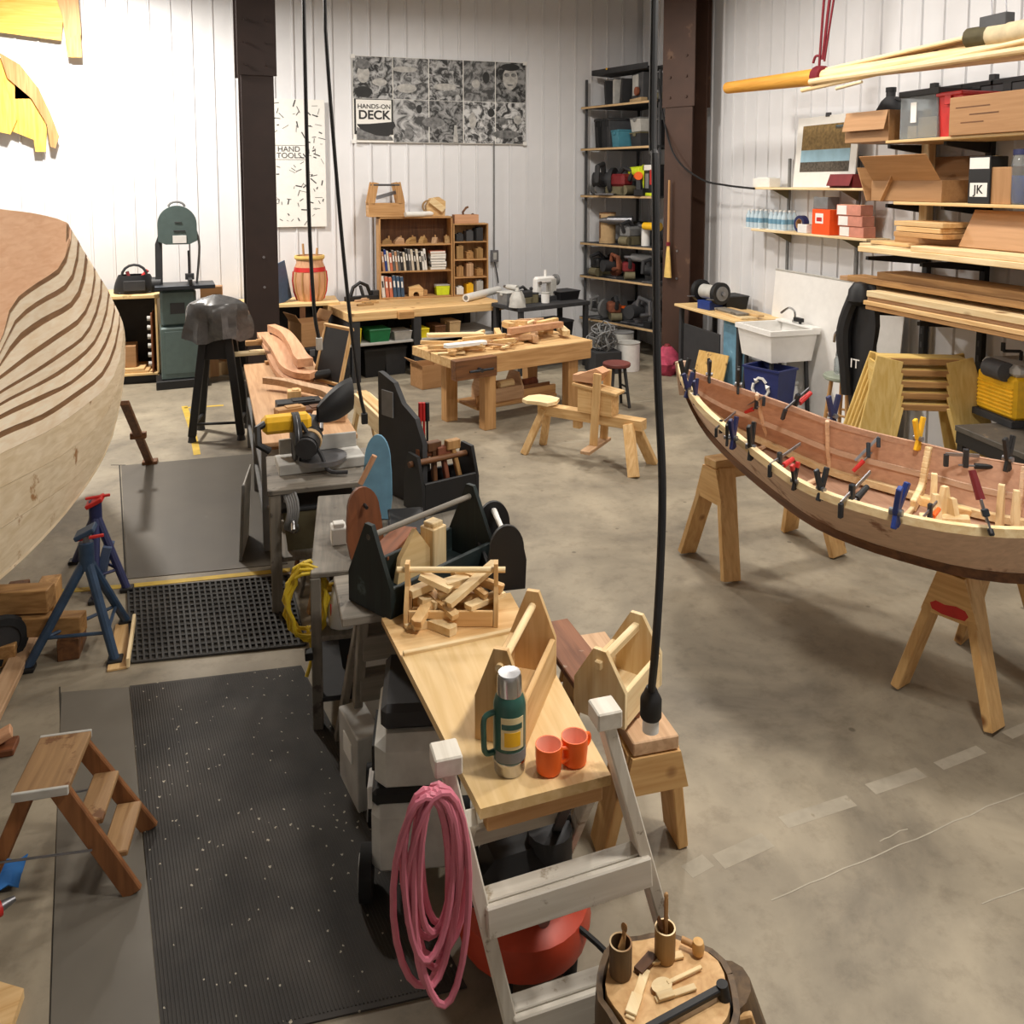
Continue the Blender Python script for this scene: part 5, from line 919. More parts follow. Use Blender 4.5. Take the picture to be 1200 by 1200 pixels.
for (x0_, x1_, h, m, lab) in ((410, 427, .19, 'bright_yellow', 'yellow box on the shelf under the pine bench'), (435, 463, .16, 'green', 'green tray on the shelf under the pine bench'), (466, 490, .11, 'light_grey', 'pale grey tub on the shelf under the pine bench'), (497, 512, .12, 'bright_yellow', 'small yellow tub on the shelf under the pine bench'), (517, 533, .14, 'dark_wood', 'dark brown box on the shelf under the pine bench'), (536, 552, .18, 'tan', 'tan box at the end of the shelf under the pine bench')):
    x = (pxb(x0_)+pxb(x1_))/2; lidbin('storage_box', lab, under(x, .2, .466), (pxb(x1_)-pxb(x0_)-.02, .3, h+.0), rz, m, m, cat='box')
for i, (px, m) in enumerate(((446, 'black'), (472, 'charcoal'))): lidbin('black_tub', ['black lidded tub on the floor under the pine bench', 'charcoal lidded tub on the floor under the pine bench'][i], under(pxb(px)+.02, .38, 0), (.28, .36, .36), rz, m, 'charcoal')
t = thing('round_machine', 'dark round motor housing on the floor at the bench end', 'machine', under(-.24, -.14, 0), rz); obj('drum', MB().cyl((0, -.12, .2), (0, .2, .2), .17, n=22), 'black', t); obj('face', MB().cyl((0, -.13, .2), (0, -.12, .2), .1, n=20), 'charcoal', t); obj('base', MB().box((0, .02, .03), (.36, .34, .06)), 'charcoal', t)
for i, px in enumerate((512, 552)): lidbin('black_crate', 'dark crate on the floor under the far half of the pine bench', under(pxb(px)+.1, .4, 0), (.36, .4, .34), rz, 'charcoal', 'black', grp='dark crates under the bench')
# bookcase
YBK = 11.12; x0, x1, _, zt = rectY(445, 531, 254, 350, YBK); bc = thing('bookcase', 'open wooden bookcase standing on the pine bench', 'bookcase', (x0, YBK, bz)); W, H, Dp = x1-x0, zt-bz, .28; zz = lambda y: PY(490, y, YBK).z-bz
obj('back_panel', MB().box((W/2, Dp-.006, H/2), (W, .012, H)), 'dark_wood', bc); obj('top', MB().box((W/2, Dp/2, H-.012), (W, Dp, .024)), 'oak', bc)
for s in (0, 1): obj('side', MB().box((.012+s*(W-.024), Dp/2, H/2), (.024, Dp, H)), 'oak', bc)
zs = [.012, zz(318), zz(287)]
for z in zs: obj('shelf', MB().box((W/2, Dp/2, z), (W-.05, Dp-.012, .022)), 'oak', bc)
def book(x, z, h, th, d, m, lean, label, grp, flat=False):
    t = thing('book', label, 'book', V((x0+x, YBK+.02, bz+z)), 0, grp)
    M = Matrix.Rotation(lean, 3, 'Y')
    if flat:
        obj('cover', MB().box((0, d/2, th/2), (h, d, th), b=.001), m, t); obj('pages', MB().box((0, d/2-.004, th/2), (h-.006, d, th*.7), b=.0), 'paper', t)
    else:
        obj('cover', MB().box(M @ V((0, d/2, h/2))+V((0, 0, 0)), (th, d, h), M, b=.001), m, t); obj('pages', MB().box(M @ V((0, d/2+.004, h/2)), (th*.7, d-.004, h+.004), M, b=0), 'paper', t); obj('title', MB().box(M @ V((0, -.001, h*.62)), (th*.5, .003, h*.3), M, b=0), 'paper' if m != 'white' else 'charcoal', t)
    return t
plain('book_tan', (186, 140, 104), .7); plain('book_grey', (96, 94, 92), .7); plain('book_salmon', (196, 112, 84), .7); plain('book_black', (36, 34, 34), .7); plain('book_cream', (206, 196, 176), .7)
cols = [('book_tan', 'tan'), ('blue', 'blue'), ('book_cream', 'cream'), ('book_salmon', 'salmon'), ('book_grey', 'grey'), ('book_tan', 'tan'), ('book_grey', 'grey'), ('book_black', 'black'), ('book_cream', 'cream'), ('book_black', 'black'), ('book_grey', 'grey'), ('book_cream', 'cream'), ('book_black', 'black'), ('book_cream', 'cream'), ('book_black', 'black'), ('white', 'white'), ('white', 'white')]
rr = random.Random(9); x = .05
for i, (m, cn_) in enumerate(cols):
    th = .027+.009*rr.random(); h = min(zz(287)-zz(318)-.05, .24+.06*rr.random()); x += th/2+.002; book(x, zs[1]+.0125, h, th, .2, m, -.10, '%s spined thin book on the middle shelf of the bookcase' % cn_, 'books on the middle shelf'); x += th/2+.003
xs = x+.15
for i in range(7): book(min(xs, W-.15)+.008*rr.uniform(-1, 1), zs[1]+.0125+i*.037, .21, .035, .2, ['book_cream', 'book_grey', 'white', 'book_grey', 'white', 'book_cream', 'book_salmon'][i], 0, '%s book in the flat pile on the middle shelf' % ['cream bottom', 'grey second', 'white third', 'grey fourth', 'white fifth', 'cream sixth', 'salmon topmost'][i], 'flat pile of books', True)
for i, (m, lab) in enumerate((('white', 'white large book leaning at the end of the lower bookcase shelf'), ('book_salmon', 'salmon large book on the lower bookcase shelf'), ('book_salmon', 'second salmon book beside the blue folders'), ('steel_blue', 'blue folder on the lower bookcase shelf'), ('steel_blue', 'second blue folder on the lower bookcase shelf'), ('steel_blue', 'third blue folder leaning on the lower bookcase shelf'))): book(.06+i*.052, zs[0]+.0125, .29-.01*(i % 3), .042, .2, m, -.08, lab, 'large books on the lower shelf')
t = thing('wood_arch', 'small pale wooden arch block on the lower bookcase shelf', 'block', (x0+.50, YBK+.08, bz+zs[0]+.013)); obj('block', MB().prism([(-.1, 0), (-.04, 0)]+arc(0, .02, .04, 180, 0, 8)+[(.04, 0), (.1, 0), (.1, .10), (.05, .15), (-.1, .12)], .1, (0, .05, 0), XZ()), 'pine', t); obj('wedge', MB().box((.13, 0, .04), (.05, .1, .08)), 'oak', t)
lidbin('yellow_box', 'small lime yellow box on the lower bookcase shelf', V((x0+W-.13, YBK+.12, bz+zs[0]+.013)), (.19, .16, .14), 0, 'lime', 'light_grey', cat='box')
for i in range(6): t = thing('wood_trinket', 'small carved wooden piece on the top bookcase shelf', 'carving', (x0+.12+i*.165, YBK+.12, bz+zs[2]+.0125), .3*i, 'carved pieces on the bookcase'); obj('body', MB().prism([(-.07, 0), (.07, 0), (.06, .05+.02*(i % 3)), (0, .08+.015*(i % 2)), (-.06, .04)], .07, (0, .035, 0), XZ()), ['olive_wood', 'rough_cut', 'olive_wood'][i % 3], t); obj('peg', MB().cyl((.03, 0, .03), (.03, 0, .11), .012), 'oak', t)
# small drawer shelf
x2, x3, _, zt2 = rectY(532, 573, 262, 350, YBK); t = thing('small_shelf', 'narrow open wooden shelf beside the bookcase', 'shelf', (x2, YBK+.02, bz)); W2, H2 = x3-x2, zt2-bz
for s in (0, 1): obj('side', MB().box((.01+s*(W2-.02), .11, H2/2), (.02, .22, H2)), 'oak', t)
obj('back_panel', MB().box((W2/2, .215, H2/2), (W2, .01, H2)), 'old_wood', t)
for k in range(5): obj('shelf', MB().box((W2/2, .11, .01+k*(H2-.02)/4), (W2-.04, .21, .018)), 'oak', t)
for k in range(4):
    for j in range(3):
        lab = '%s on the %s tier of the narrow shelf' % (['pale offcut', 'rust brown offcut', 'dark offcut'][j], ['lowest', 'second', 'third', 'top'][k]); hh = .1+.04*((k+j) % 3); solo('wood_offcut', lab, 'offcut', MB().box((0, 0, hh/2), (.1, .14, hh)).box((.01, 0, hh+.008), (.05, .1, .016)), [['white', 'yellow', 'light_grey'], ['old_wood', 'rough_cut', 'old_wood'], ['olive_wood', 'old_wood', 'olive_wood'], ['charcoal', 'dark_grey', 'charcoal']][k][j], (x2+.1+j*.135, YBK+.12, bz+.02+k*(H2-.02)/4), .1*j)
solo('small_crate', 'small reddish brown crate on top of the narrow shelf', 'crate', MB().box((0, 0, .01), (.34, .16, .02)).box((0, .075, .06), (.34, .012, .12)).box((0, -.075, .06), (.34, .012, .12)).box((.165, 0, .06), (.012, .15, .12)).box((-.165, 0, .06), (.012, .15, .12)), 'cherry', (x2+.2, YBK+.14, bz+H2+.001))
t = thing('hand_plane', 'small dark hand plane in the reddish crate', 'plane', (x2+.24, YBK+.14, bz+H2+.024), .2); obj('sole', MB().box((0, 0, .03), (.22, .06, .06)), 'charcoal', t); obj('tote_handle', MB().tube([(-.07, 0, .06), (-.08, 0, .13), (-.03, 0, .19), (0, 0, .2)], .016), 'dark_wood', t); obj('knob', MB().lathe([(0, 0), (.015, 0), (.024, .04), (0, .055)], (.07, 0, .06), 12), 'dark_wood', t)
# tote boxes (shared builder): open carrier with gabled ends and a dowel handle
def tote(name, label, loc, rz, L, W, H, side_h, m, dowel='pale_pine', shoulder=.45, top=.28, over=.02, dr=.016, grp=None, square=False, th=.018):
    t = thing(name, label, 'tool tote', loc, rz, grp); sh = H*shoulder
    end = [(-W/2, 0), (W/2, 0), (W/2, sh), (W*top/2, H), (-W*top/2, H), (-W/2, sh)]
    for s in (-1, 1): obj('end_panel', MB().prism(end, th, (s*(L/2-th/2)-th/2, 0, 0), YZ()), m, t)
    for s in (-1, 1): obj('side_panel', MB().box((0, s*(W/2-th/2), side_h/2), (L-2*th+.002, th, side_h)), m, t)
    obj('bottom', MB().box((0, 0, th/2), (L-2*th+.002, W-2*th, th)), m, t); zh = H-.05
    if square: obj('handle', MB().box((0, 0, zh), (L+2*over, dr*2, dr*2.4), b=.004), dowel, t)
    else: obj('handle', MB().cyl((-L/2-over, 0, zh), (L/2+over, 0, zh), dr, n=14), dowel, t)
    return t
xa, xb, _, zt3 = rectY(431, 473, 214, 255, YBK+.1); t = thing('tool_tote', 'pine tool tote with open window end on top of the bookcase', 'tool tote', ((xa+xb)/2, YBK+.14, bz+H+.001)); w, h = xb-xa, zt3-bz-H
for s in (-1, 1):
    y = s*.14; q = MB(); q.box((0, y, h*.2), (w, .018, h*.4)); obj('end_panel', q, 'oak', t)
    for k in (-1, 1): obj('post', MB().bar((k*w*.42, y, h*.4-.01), (k*w*.3, y, h), .018, w*.18, up=(1, 0, 0)), 'oak', t)
    obj('handle', MB().cyl((-w*.36, y, h*.93), (w*.36, y, h*.93), .014), 'dark_grey', t)
for k in (-1, 1): obj('side_panel', MB().box((k*(w/2-.009), 0, h*.17), (.018, .27, h*.34)), 'oak', t)
obj('bottom', MB().box((0, 0, .009), (w-.04, .26, .018)), 'oak', t); obj('saw_blade', MB().bar((-.12, 0, h*.55), (.2, 0, h*.75), .004, .05), 'steel', t)
for i, px in enumerate((484, 492, 505)): solo('paper_roll', ['short white paper roll on top of the bookcase', 'dark-cored paper roll on top of the bookcase', 'long white paper roll on top of the bookcase'][i], 'paper roll', MB().cyl((-.13, -.05, .035), (.15, .05, .035), .035).cyl((-.132, -.051, .035), (.152, .051, .035), .02), ['paper', 'paper', 'paper'][i], (PY(px, 252, YBK+.06).x, YBK+.05+.085*(i-1), bz+H+.001), .1*i)
t = thing('carved_block', 'large faceted pale wooden block on top of the bookcase', 'carving', (PY(511, 250, YBK+.14).x, YBK+.2, bz+H+.002)); obj('block', MB().prism([(-.13, 0), (.12, 0), (.13, .2), (.04, .26), (-.08, .24), (-.14, .14)], .12, (0, .04, 0), XZ()), 'pine', t); obj('side_chip', MB().bar((-.08, -.1, .22), (.1, -.1, .08), .05, .09), 'pale_pine', t); obj('ring', MB().lathe([(.07, -.02), (.09, -.02), (.09, .02), (.07, .02), (.07, -.02)], (-.1, -.03, .13), 16, Matrix.Rotation(PI/2, 3, 'X')), 'olive_wood', t)
# things on the bench top
t = thing('bench_plane', 'black iron plane with curved frame on the bench end', 'plane', P(424, 352, bz)+V((0, 0, .001)), rz+.1); obj('sole', MB().box((0, 0, .03), (.46, .1, .06)), 'black', t); obj('arch', MB().tube([(-.16, 0, .06), (-.12, 0, .18), (-.02, 0, .24), (.08, 0, .19), (.13, 0, .06)], .025), 'black', t); obj('lever', MB().bar((-.02, 0, .2), (.02, 0, .06), .05, .03), 'charcoal', t); obj('end_block', MB().box((.2, 0, .08), (.1, .09, .08)), 'charcoal', t)
for i, (px, py, a) in enumerate(((424, 353, .4), (434, 355, -.5), (428, 358, .1))): solo('wood_chip', ['long pine chip on the bench beside the iron plane', 'slanted pine chip on the bench beside the iron plane', 'dark chip lying on the bench edge'][i], 'wood chip', MB().box((0, 0, .012), (.22, .05, .024)).box((.04, 0, .03), (.08, .04, .016)), ['rough_cut', 'pine', 'olive_wood'][i], P(px, py, bz)+V((0, 0, .002)), a+rz)
a, b = P(546, 354, bz), P(584, 344, bz); t = thing('drawing_roll', 'long white rolled drawing lying on the bench end', 'paper roll', a+V((0, 0, .055))); obj('roll', MB().cyl((0, 0, 0), b-a, .052, n=18), 'paper', t); obj('inner_core', MB().cyl((a-b).normalized()*.002, (b-a)*.02, .03, n=14), 'mid_grey', t)
# ------------------------------------------------------------------ black table beside the bench
tz = .86; a, b = P(600, 362, tz), P(684, 353, tz); c = (a+b)/2; rz2 = ang(a, b); bt = thing('black_table', 'black table crowded with machines next to the pine bench', 'table', V((c.x, c.y+.3, 0)), rz2); Lt = (b-a).length; obj('top', MB().box((0, 0, tz-.025), (Lt, .62, .05)), 'charcoal', bt)
for sx in (-1, 1):
    for sy in (-1, 1): obj('leg', MB().box((sx*(Lt/2-.05), sy*.27, (tz-.05)/2), (.06, .06, tz-.05)), 'charcoal', bt)
obj('shelf', MB().box((0, 0, .3), (Lt-.1, .54, .03)), 'black', bt)
def ont(u, v, z=0): return V((c.x, c.y+.3, tz+.001+z))+V((math.cos(rz2), math.sin(rz2), 0))*u*Lt/2+V((-math.sin(rz2), math.cos(rz2), 0))*v
t = thing('sewing_machine', 'white cast machine with wheels and knobs on the black table', 'machine', ont(.25, .1), rz2); obj('base', MB().box((0, 0, .03), (.36, .2, .06)), 'charcoal', t); obj('column', MB().box((.1, 0, .16), (.09, .12, .24)), 'light_grey', t); obj('arm', MB().box((-.02, 0, .27), (.3, .1, .09), b=.02), 'white', t); obj('head', MB().box((-.14, 0, .2), (.07, .09, .18)), 'white', t); obj('hand_wheel', MB().cyl((.16, 0, .26), (.19, 0, .26), .075, n=18), 'mid_grey', t); obj('spool', MB().cyl((.0, 0, .31), (0, 0, .4), .02), 'white', t); obj('knob', MB().cyl((-.14, -.05, .24), (-.14, -.08, .24), .025), 'chrome', t)
lidbin('black_case', 'black case on the right end of the black table', ont(.72, .05), (.34, .28, .12), rz2, 'black', 'charcoal', cat='case'); lidbin('grey_tub', 'grey tub at the bench end of the black table', ont(-.8, .1), (.2, .22, .16), rz2, 'mid_grey', 'light_grey')
can(ont(-.02, -.1), 'white jar with lid in front of the white machine', 'white', 'light_grey', .055, .13); can(ont(-.18, .02), 'olive can standing on the black table', 'olive', 'charcoal', .06, .12); sander_tool(ont(-.45, 0), .4, 'dark belt sander on the black table', 'charcoal', 1.0, None); drill_tool(ont(-.55, .2), 2, 'silver drill at the back of the black table', 'light_grey', 1.0, None); t = thing('plastic_bag', 'crumpled clear plastic bag hanging over the table edge', 'bag', ont(-.92, -.2)); q = MB(); obj('bag', q.sheet([[(.1*math.cos(2*PI*j/10)*(1-.5*(i/4)**2)*(1+.15*math.sin(3*j+i)), .1*math.sin(2*PI*j/10)*(1-.5*(i/4)**2), .2*i/4) for j in range(11)] for i in range(5)], .003), 'light_grey', t); obj('knot', MB().lathe([(0, .18), (.03, .2), (.02, .24), (0, .24)], n=8), 'light_grey', t)
for i, (u, m) in enumerate(((-.6, 'black'), (-.1, 'charcoal'), (.4, 'black'))): lidbin('dark_tub', ['black tub on the low shelf near the bench', 'charcoal tub in the middle of the low shelf', 'black tub at the far end of the low shelf'][i]+' of the black table', ont(u, 0, .316-tz), (.3, .4, .3), rz2, m, 'charcoal')
# open cardboard carton and frames between counter and bench
carton('open_carton', 'open brown carton with raised flaps between counter and bench', 'box', V((.58, 10.5, .42)), (.36, .36, .3), .4, flap=1.0); t = thing('storage_chest', 'black trunk on the floor under the open carton', 'chest', (.58, 10.5, 0), .1); obj('body', MB().box((0, 0, .19), (.6, .5, .38)), 'black', t); obj('lid', MB().box((0, 0, .4), (.62, .52, .036)), 'charcoal', t); obj('latch', MB().box((0, -.265, .36), (.06, .012, .08)), 'steel', t)
# ------------------------------------------------------------------ joiner's workbench with scraps
O = P(528, 421, .76); e = P(698, 398, .76); rz = ang(O, e); L = 1.72; D_ = .78; ux = V((math.cos(rz), math.sin(rz), 0)); uy = V((-ux.y, ux.x, 0)); O = V((O.x, O.y, 0)); wz = .76
def wbp(x, y, z=0): return O+ux*x+uy*y+V((0, 0, z))
wbn = thing('joiner_bench', 'heavy pine joiner workbench with wooden vise and square legs', 'workbench', O, rz)
for i in range(4): obj('top_plank', MB().box((L/2, D_*(i+.5)/4, wz-.045), (L, D_/4-.003, .09)), 'pine', wbn)
obj('apron', MB().box((L/2+.2, .02, wz-.10), (L-.44, .04, .18)), 'oak', wbn); vj = obj('vise_jaw', MB().box((.23, -.05, wz-.10), (.46, .09, .19)), 'dark_wood', wbn); obj('vise_screw', MB().cyl((.25, -.1, wz-.11), (.25, -.16, wz-.11), .02).cyl((.12, -.15, wz-.11), (.38, -.15, wz-.11), .012), 'gunmetal', vj)
for (x, y) in ((.46, .08), (.30, .55), (1.5, .1), (1.38, .66)): obj('leg', MB().box((x, y, (wz-.09)/2), (.13, .11, wz-.09)), 'oak', wbn)
obj('stretcher', MB().box((.96, .30, .2), (.98, .04, .14)), 'oak', wbn); obj('shelf', MB().box((.92, .42, .17), (1.0, .4, .03)), 'oak', wbn)
tc_ = thing('tool_chest', 'low wooden tray with a hand hole on the shelf of the joiner workbench', 'tray', wbp(.8, .42, .186), rz); 
for s in (-1, 1): obj('end_panel', MB().prism([(-.16, 0), (.16, 0), (.16, .12), (.08, .26), (-.08, .26), (-.16, .12)], .02, (s*.21-.01, 0, 0), YZ()), 'rough_cut', tc_); obj('side_panel', MB().box((0, s*.15, .07), (.42, .02, .14)), 'rough_cut', tc_)
obj('bottom', MB().box((0, 0, .01), (.42, .28, .02)), 'rough_cut', tc_); obj('mallet_head', MB().cyl((-.05, -.1, .16), (.12, -.1, .17), .04), 'pale_pine', tc_)
sd = thing('parts_tray', 'brown long tray of parts on the bench shelf', 'tray', wbp(1.2, .42, .186), rz); obj('tray', MB().box((0, 0, .02), (.36, .26, .04)).box((0, .12, .07), (.36, .02, .1)).box((0, -.12, .07), (.36, .02, .1)), 'dark_wood', sd); obj('part', MB().cyl((-.1, 0, .1), (.1, .03, .1), .05), 'rust', sd)
rr = random.Random(31)
def scrap(loc, l, w, h, yaw, pit, m, label, grp, name='wood_scrap'):
    M = Matrix.Rotation(yaw, 3, 'Z') @ Matrix.Rotation(pit, 3, 'Y'); q = MB(); k = rr.random()
    q.prism([(-l/2, -w/2), (l/2-w*.3*k, -w/2), (l/2, w*.1), (l/2-w*.2, w/2), (-l/2+w*.25*k, w/2), (-l/2-w*.05, w*.1)], h, V((0, 0, 0)), M); zmin = min(v[2] for v in q.v); q.v = [(v[0], v[1], v[2]-zmin) for v in q.v]
    return solo(name, label, 'wood scrap', q, m, loc, 0, grp)
lab = 'pale split wood scrap lying in the loose pile on the vise end of the bench'
for i in range(26):
    x, y = rr.uniform(.1, .85), rr.uniform(.1, .7); scrap(wbp(x, y, wz+.001+.012*(i % 5)), rr.uniform(.16, .42), rr.uniform(.03, .08), rr.uniform(.012, .035), rz+rr.uniform(-.9, .9), rr.uniform(-.12, .12), rr.choice(('pale_pine', 'pale_pine', 'pine', 'rough_cut')), lab, 'loose scraps on the vise end')
for (x, y, l, w, a, m, lb) in ((.42, .62, .6, .12, -.25, 'pale_pine', 'wide pale riven board on top of the loose scraps'), (.6, .35, .55, .05, .1, 'pine', 'long narrow pine strip across the loose scraps'), (.25, .14, .5, .1, .1, 'paper', 'pale grey flat strip at the bench corner by the vise')): scrap(wbp(x, y, wz+.07), l, w, .03, rz+a, .04, m, lb, None)
lab = 'sawn pine block in the stacked heap on the far end of the workbench'
for i in range(20):
    x, y = rr.uniform(.95, 1.6), rr.uniform(.25, .7); up = i % 5 == 0; scrap(wbp(x, y, wz+.001+.03*(i % 4)), rr.uniform(.18, .34), rr.uniform(.05, .09), rr.uniform(.04, .07), rz+rr.choice((0.1, .2, -.5, 1.2, -1.2))+rr.uniform(-.2, .2), rr.uniform(-.3, .3)*(1 if up else .4), rr.choice(('pine', 'rough_cut', 'pine', 'pale_pine', 'cherry')), lab, 'sawn blocks on the workbench')
for (x, y, l, a, lb) in ((1.2, .3, .7, .05, 'long reddish strip in front of the heap of sawn blocks'), (1.05, .6, .2, 1.4, 'upright pine block standing at the back of the workbench'), (1.5, .5, .35, .3, 'thick pine block on top of the heap of sawn blocks')): scrap(wbp(x, y, wz+.11), l, .07, .06, rz+a, 0, 'cherry' if 'reddish' in lb else 'pine', lb, None)
carton('open_carton', 'open cardboard carton on the floor beside the joiner workbench', 'box', P(502, 452), (.32, .3, .28), .3, flap=.7)
# ------------------------------------------------------------------ shaving horse
A, B = P(640, 478, .40), P(742, 492, .42); rz = ang(A, B); Ls = (B.xy-A.xy).length; sh = thing('shaving_horse', 'pine shaving horse with round seat, angled legs and clamping head', 'shaving horse', V((A.x, A.y, 0)), rz)
obj('beam', MB().box((Ls/2+.02, 0, .39), (Ls+.16, .11, .09)), 'pine', sh); obj('seat', MB().prism([(-.17, -.1), (-.1, -.14), (.02, -.11), (.1, -.12), (.14, -.02), (.1, .1), (0, .13), (-.12, .12), (-.18, .03)], .03, (-.02, 0, .45), None), 'pale_pine', sh); obj('seat_block', MB().box((-.02, 0, .44), (.12, .1, .03)), 'oak', sh)
for s in (-1, 1): obj('leg', MB().bar((0, s*.04, .4), (-.13, s*.17, 0), .06, .05, up=(0, 1, 0)), 'pine', sh)
for s in (-1, 1): obj('leg', MB().bar((Ls-.02, s*.05, .39), (Ls+.10, s*.2, 0), .09, .05, up=(0, 1, 0)), 'pine', sh)
br_ = obj('bridge', MB().prism([(Ls*.42, .435), (Ls*.80, .435), (Ls*.80, .62), (Ls*.42, .66)], .15, (0, .075, 0), XZ()), 'pine', sh); obj('bridge_top', MB().bar((Ls*.36, 0, .675), (Ls*.86, 0, .63), .17, .025), 'pine', sh)
obj('dumb_head', MB().prism([(Ls*.36, .70), (Ls*.62, .70), (Ls*.70, .80), (Ls*.62, .83), (Ls*.42, .76), (Ls*.36, .755)], .14, (0, .07, 0), XZ()), 'cherry', sh)
for s in (-1, 1): obj('swing_arm', MB().bar((Ls*.66, s*.1, .80), (Ls*.62, s*.1, .17), .025, .07, up=(1, 0, 0)), 'pine', sh)
obj('pedal', MB().bar((Ls*.62, -.26, .15), (Ls*.62, .16, .17), .09, .03), 'rough_cut', sh)
obj('wedge', MB().box((Ls*.38, 0, .32), (.07, .06, .1)), 'pine', sh)
stool(P(722, 476), .48, .15, 'small round stool with dark red seat behind the shaving horse', plain('seat_red', (112, 58, 52), .6) and 'seat_red', 'charcoal')
# ------------------------------------------------------------------ long parts bench
T0, T1 = P(296, 425, .75), P(330, 528, .75); pb = thing('parts_bench', 'narrow plywood-topped bench covered with curved boat frames', 'bench', V((.23, 6.7, 0)), R(3)); LB, WB = 2.5, .62
obj('top', MB().box((0, 0, .735), (WB, LB, .03)), 'tan_ply', pb)
for sx in (-1, 1):
    for y in (-1.15, 0, 1.15): obj('leg', MB().box((sx*(WB/2-.03), y, .36), (.04, .04, .72)), 'mid_grey', pb)
    for z in (.2, .45, .66): obj('rail', MB().box((sx*(WB/2-.03), 0, z), (.025, LB-.2, .045)), 'mid_grey', pb)
obj('shelf', MB().box((0, 0, .3), (WB-.08, LB-.1, .02)), 'grey_wood', pb)
for i, (y, m, h) in enumerate(((-.95, 'light_grey', .24), (-.45, 'old_wood', .2), (.1, 'charcoal', .28), (.65, 'rust', .2), (1.0, 'dark_grey', .26))): lidbin('parts_bin', ['pale grey', 'wooden brown', 'charcoal', 'rust red', 'dark grey'][i]+' bin on the shelf under the parts bench', V((.2, 6.7+y, .311)), (.36, .36, h), .03, m, m)
t = thing('sheet_panel', 'pale sheet metal panel leaning on the parts bench leg', 'panel', V((-.13, 5.62, 0)), R(84)); obj('panel', MB().bar((0, 0, 0), (0, -.03, .5), .4, .01, up=(0, 1, 0)), 'light_grey', t); obj('folded_edge', MB().bar((-.2, 0, 0), (-.2, -.03, .5), .02, .02, up=(0, 1, 0)), 'mid_grey', t)
def curved_part(pix, z, w, th, label, m='cherry', name='boat_frame'):
    pts = spline([P(px, py, z) for px, py in pix], 6); c = pts[len(pts)//2]; q = MB(); L_, R_ = [], []
    for i, p in enumerate(pts):
        tn = (pts[min(i+1, len(pts)-1)]-pts[max(i-1, 0)]).normalized(); nn = V((-tn.y, tn.x, 0)); f = i/(len(pts)-1); ww = w*(.7+.6*math.sin(PI*f)) if isinstance(w, float) else w[0]+(w[1]-w[0])*f
        L_.append(((p+nn*ww/2).x-c.x, (p+nn*ww/2).y-c.y)); R_.append(((p-nn*ww/2).x-c.x, (p-nn*ww/2).y-c.y))
    n = len(L_); vs = [(x, y, zz) for zz in (0, th) for x, y in L_+R_]; fs = []
    for i in range(n-1): fs += [(i, i+1, n+i+1, n+i), (2*n+i+1, 2*n+i, 3*n+i, 3*n+i+1), (i+1, i, 2*n+i, 2*n+i+1), (n+i, n+i+1, 3*n+i+1, 3*n+i)]
    fs += [(0, n, 3*n, 2*n), (2*n-1, n-1, 3*n-1, 4*n-1)]; q.add(vs, fs)
    return solo(name, label, 'boat frame', q, m, (c.x, c.y, z), 0, 'curved boat frames on the parts bench')
curved_part([(316, 398), (328, 414), (338, 432), (352, 441), (368, 443)], .82, (.16, .13), .05, 'wide S-curved reddish boat frame on the parts bench'); curved_part([(308, 394), (318, 412), (328, 432), (342, 447), (362, 450)], .768, (.12, .16), .045, 'flat curved frame lying under the wide S-curved frame')
curved_part([(318, 388), (334, 396), (346, 412), (352, 424), (358, 430)], .885, (.08, .13), .07, 'thick bent frame resting on top of the other frames'); curved_part([(310, 449), (335, 452), (360, 458), (385, 464), (398, 472)], .80, (.05, .13), .05, 'pale arched frame lying across the bench near the saw', 'rough_cut')
for i, (px, py, l, w, h, a, m, lb, z) in enumerate(((350, 478, .32, .14, .06, .1, 'black', 'black wrapped bar on the bench near the saw', .751), (372, 484, .34, .12, .05, .2, 'dark_wood', 'dark brown block near the saw end of the parts bench', .751), (340, 490, .2, .1, .08, .3, 'old_wood', 'short old wood block stacked at the bench edge', .751), (386, 492, .24, .14, .05, -.2, 'rough_cut', 'rough cut offcut at the corner of the parts bench', .751), (345, 472, .1, .1, .1, .0, 'pine', 'pine cube beside the black wrapped bar', .751), (300, 415, .4, .12, .03, .1, 'pale_pine', 'pale board at the far end of the parts bench', .751), (306, 404, .3, .05, .05, .1, 'oak', 'orange strip at the far end of the parts bench', .785), (330, 425, .3, .06, .03, .2, 'oak', 'thin orange strip under the curved frames', .751))):
    solo('wood_block', lb, 'block', MB().box((0, 0, h/2), (l, w, h)).box((l*.1, 0, h+.004), (l*.5, w*.7, .008)), m, P(px, py, z), a)
t = thing('framed_picture', 'black picture with a tan wooden frame leaning by the curved frames', 'picture', P(388, 462, .751)+V((.0, .35, 0)), R(-60)); 
obj('panel', MB().bar((0, 0, .02), (0, .12, .46), .36, .012, up=(0, 1, 0)), 'black', t)
for (a, b) in (((-.18, 0, .02), (-.18, .12, .46)), ((.18, 0, .02), (.18, .12, .46)), ((-.2, .12, .46), (.2, .12, .46)), ((-.2, 0, .02), (.2, 0, .02))): obj('frame_side', MB().bar(a, b, .03, .025, up=(0, 1, .2)), 'pine', t)
solo('corded_tool', 'black corded tool end lying beside the curved frames', 'tool', MB().cyl((0, 0, .04), (.16, .03, .05), .035).cyl((.16, .03, .05), (.22, .04, .05), .02), 'black', P(368, 446, .79))
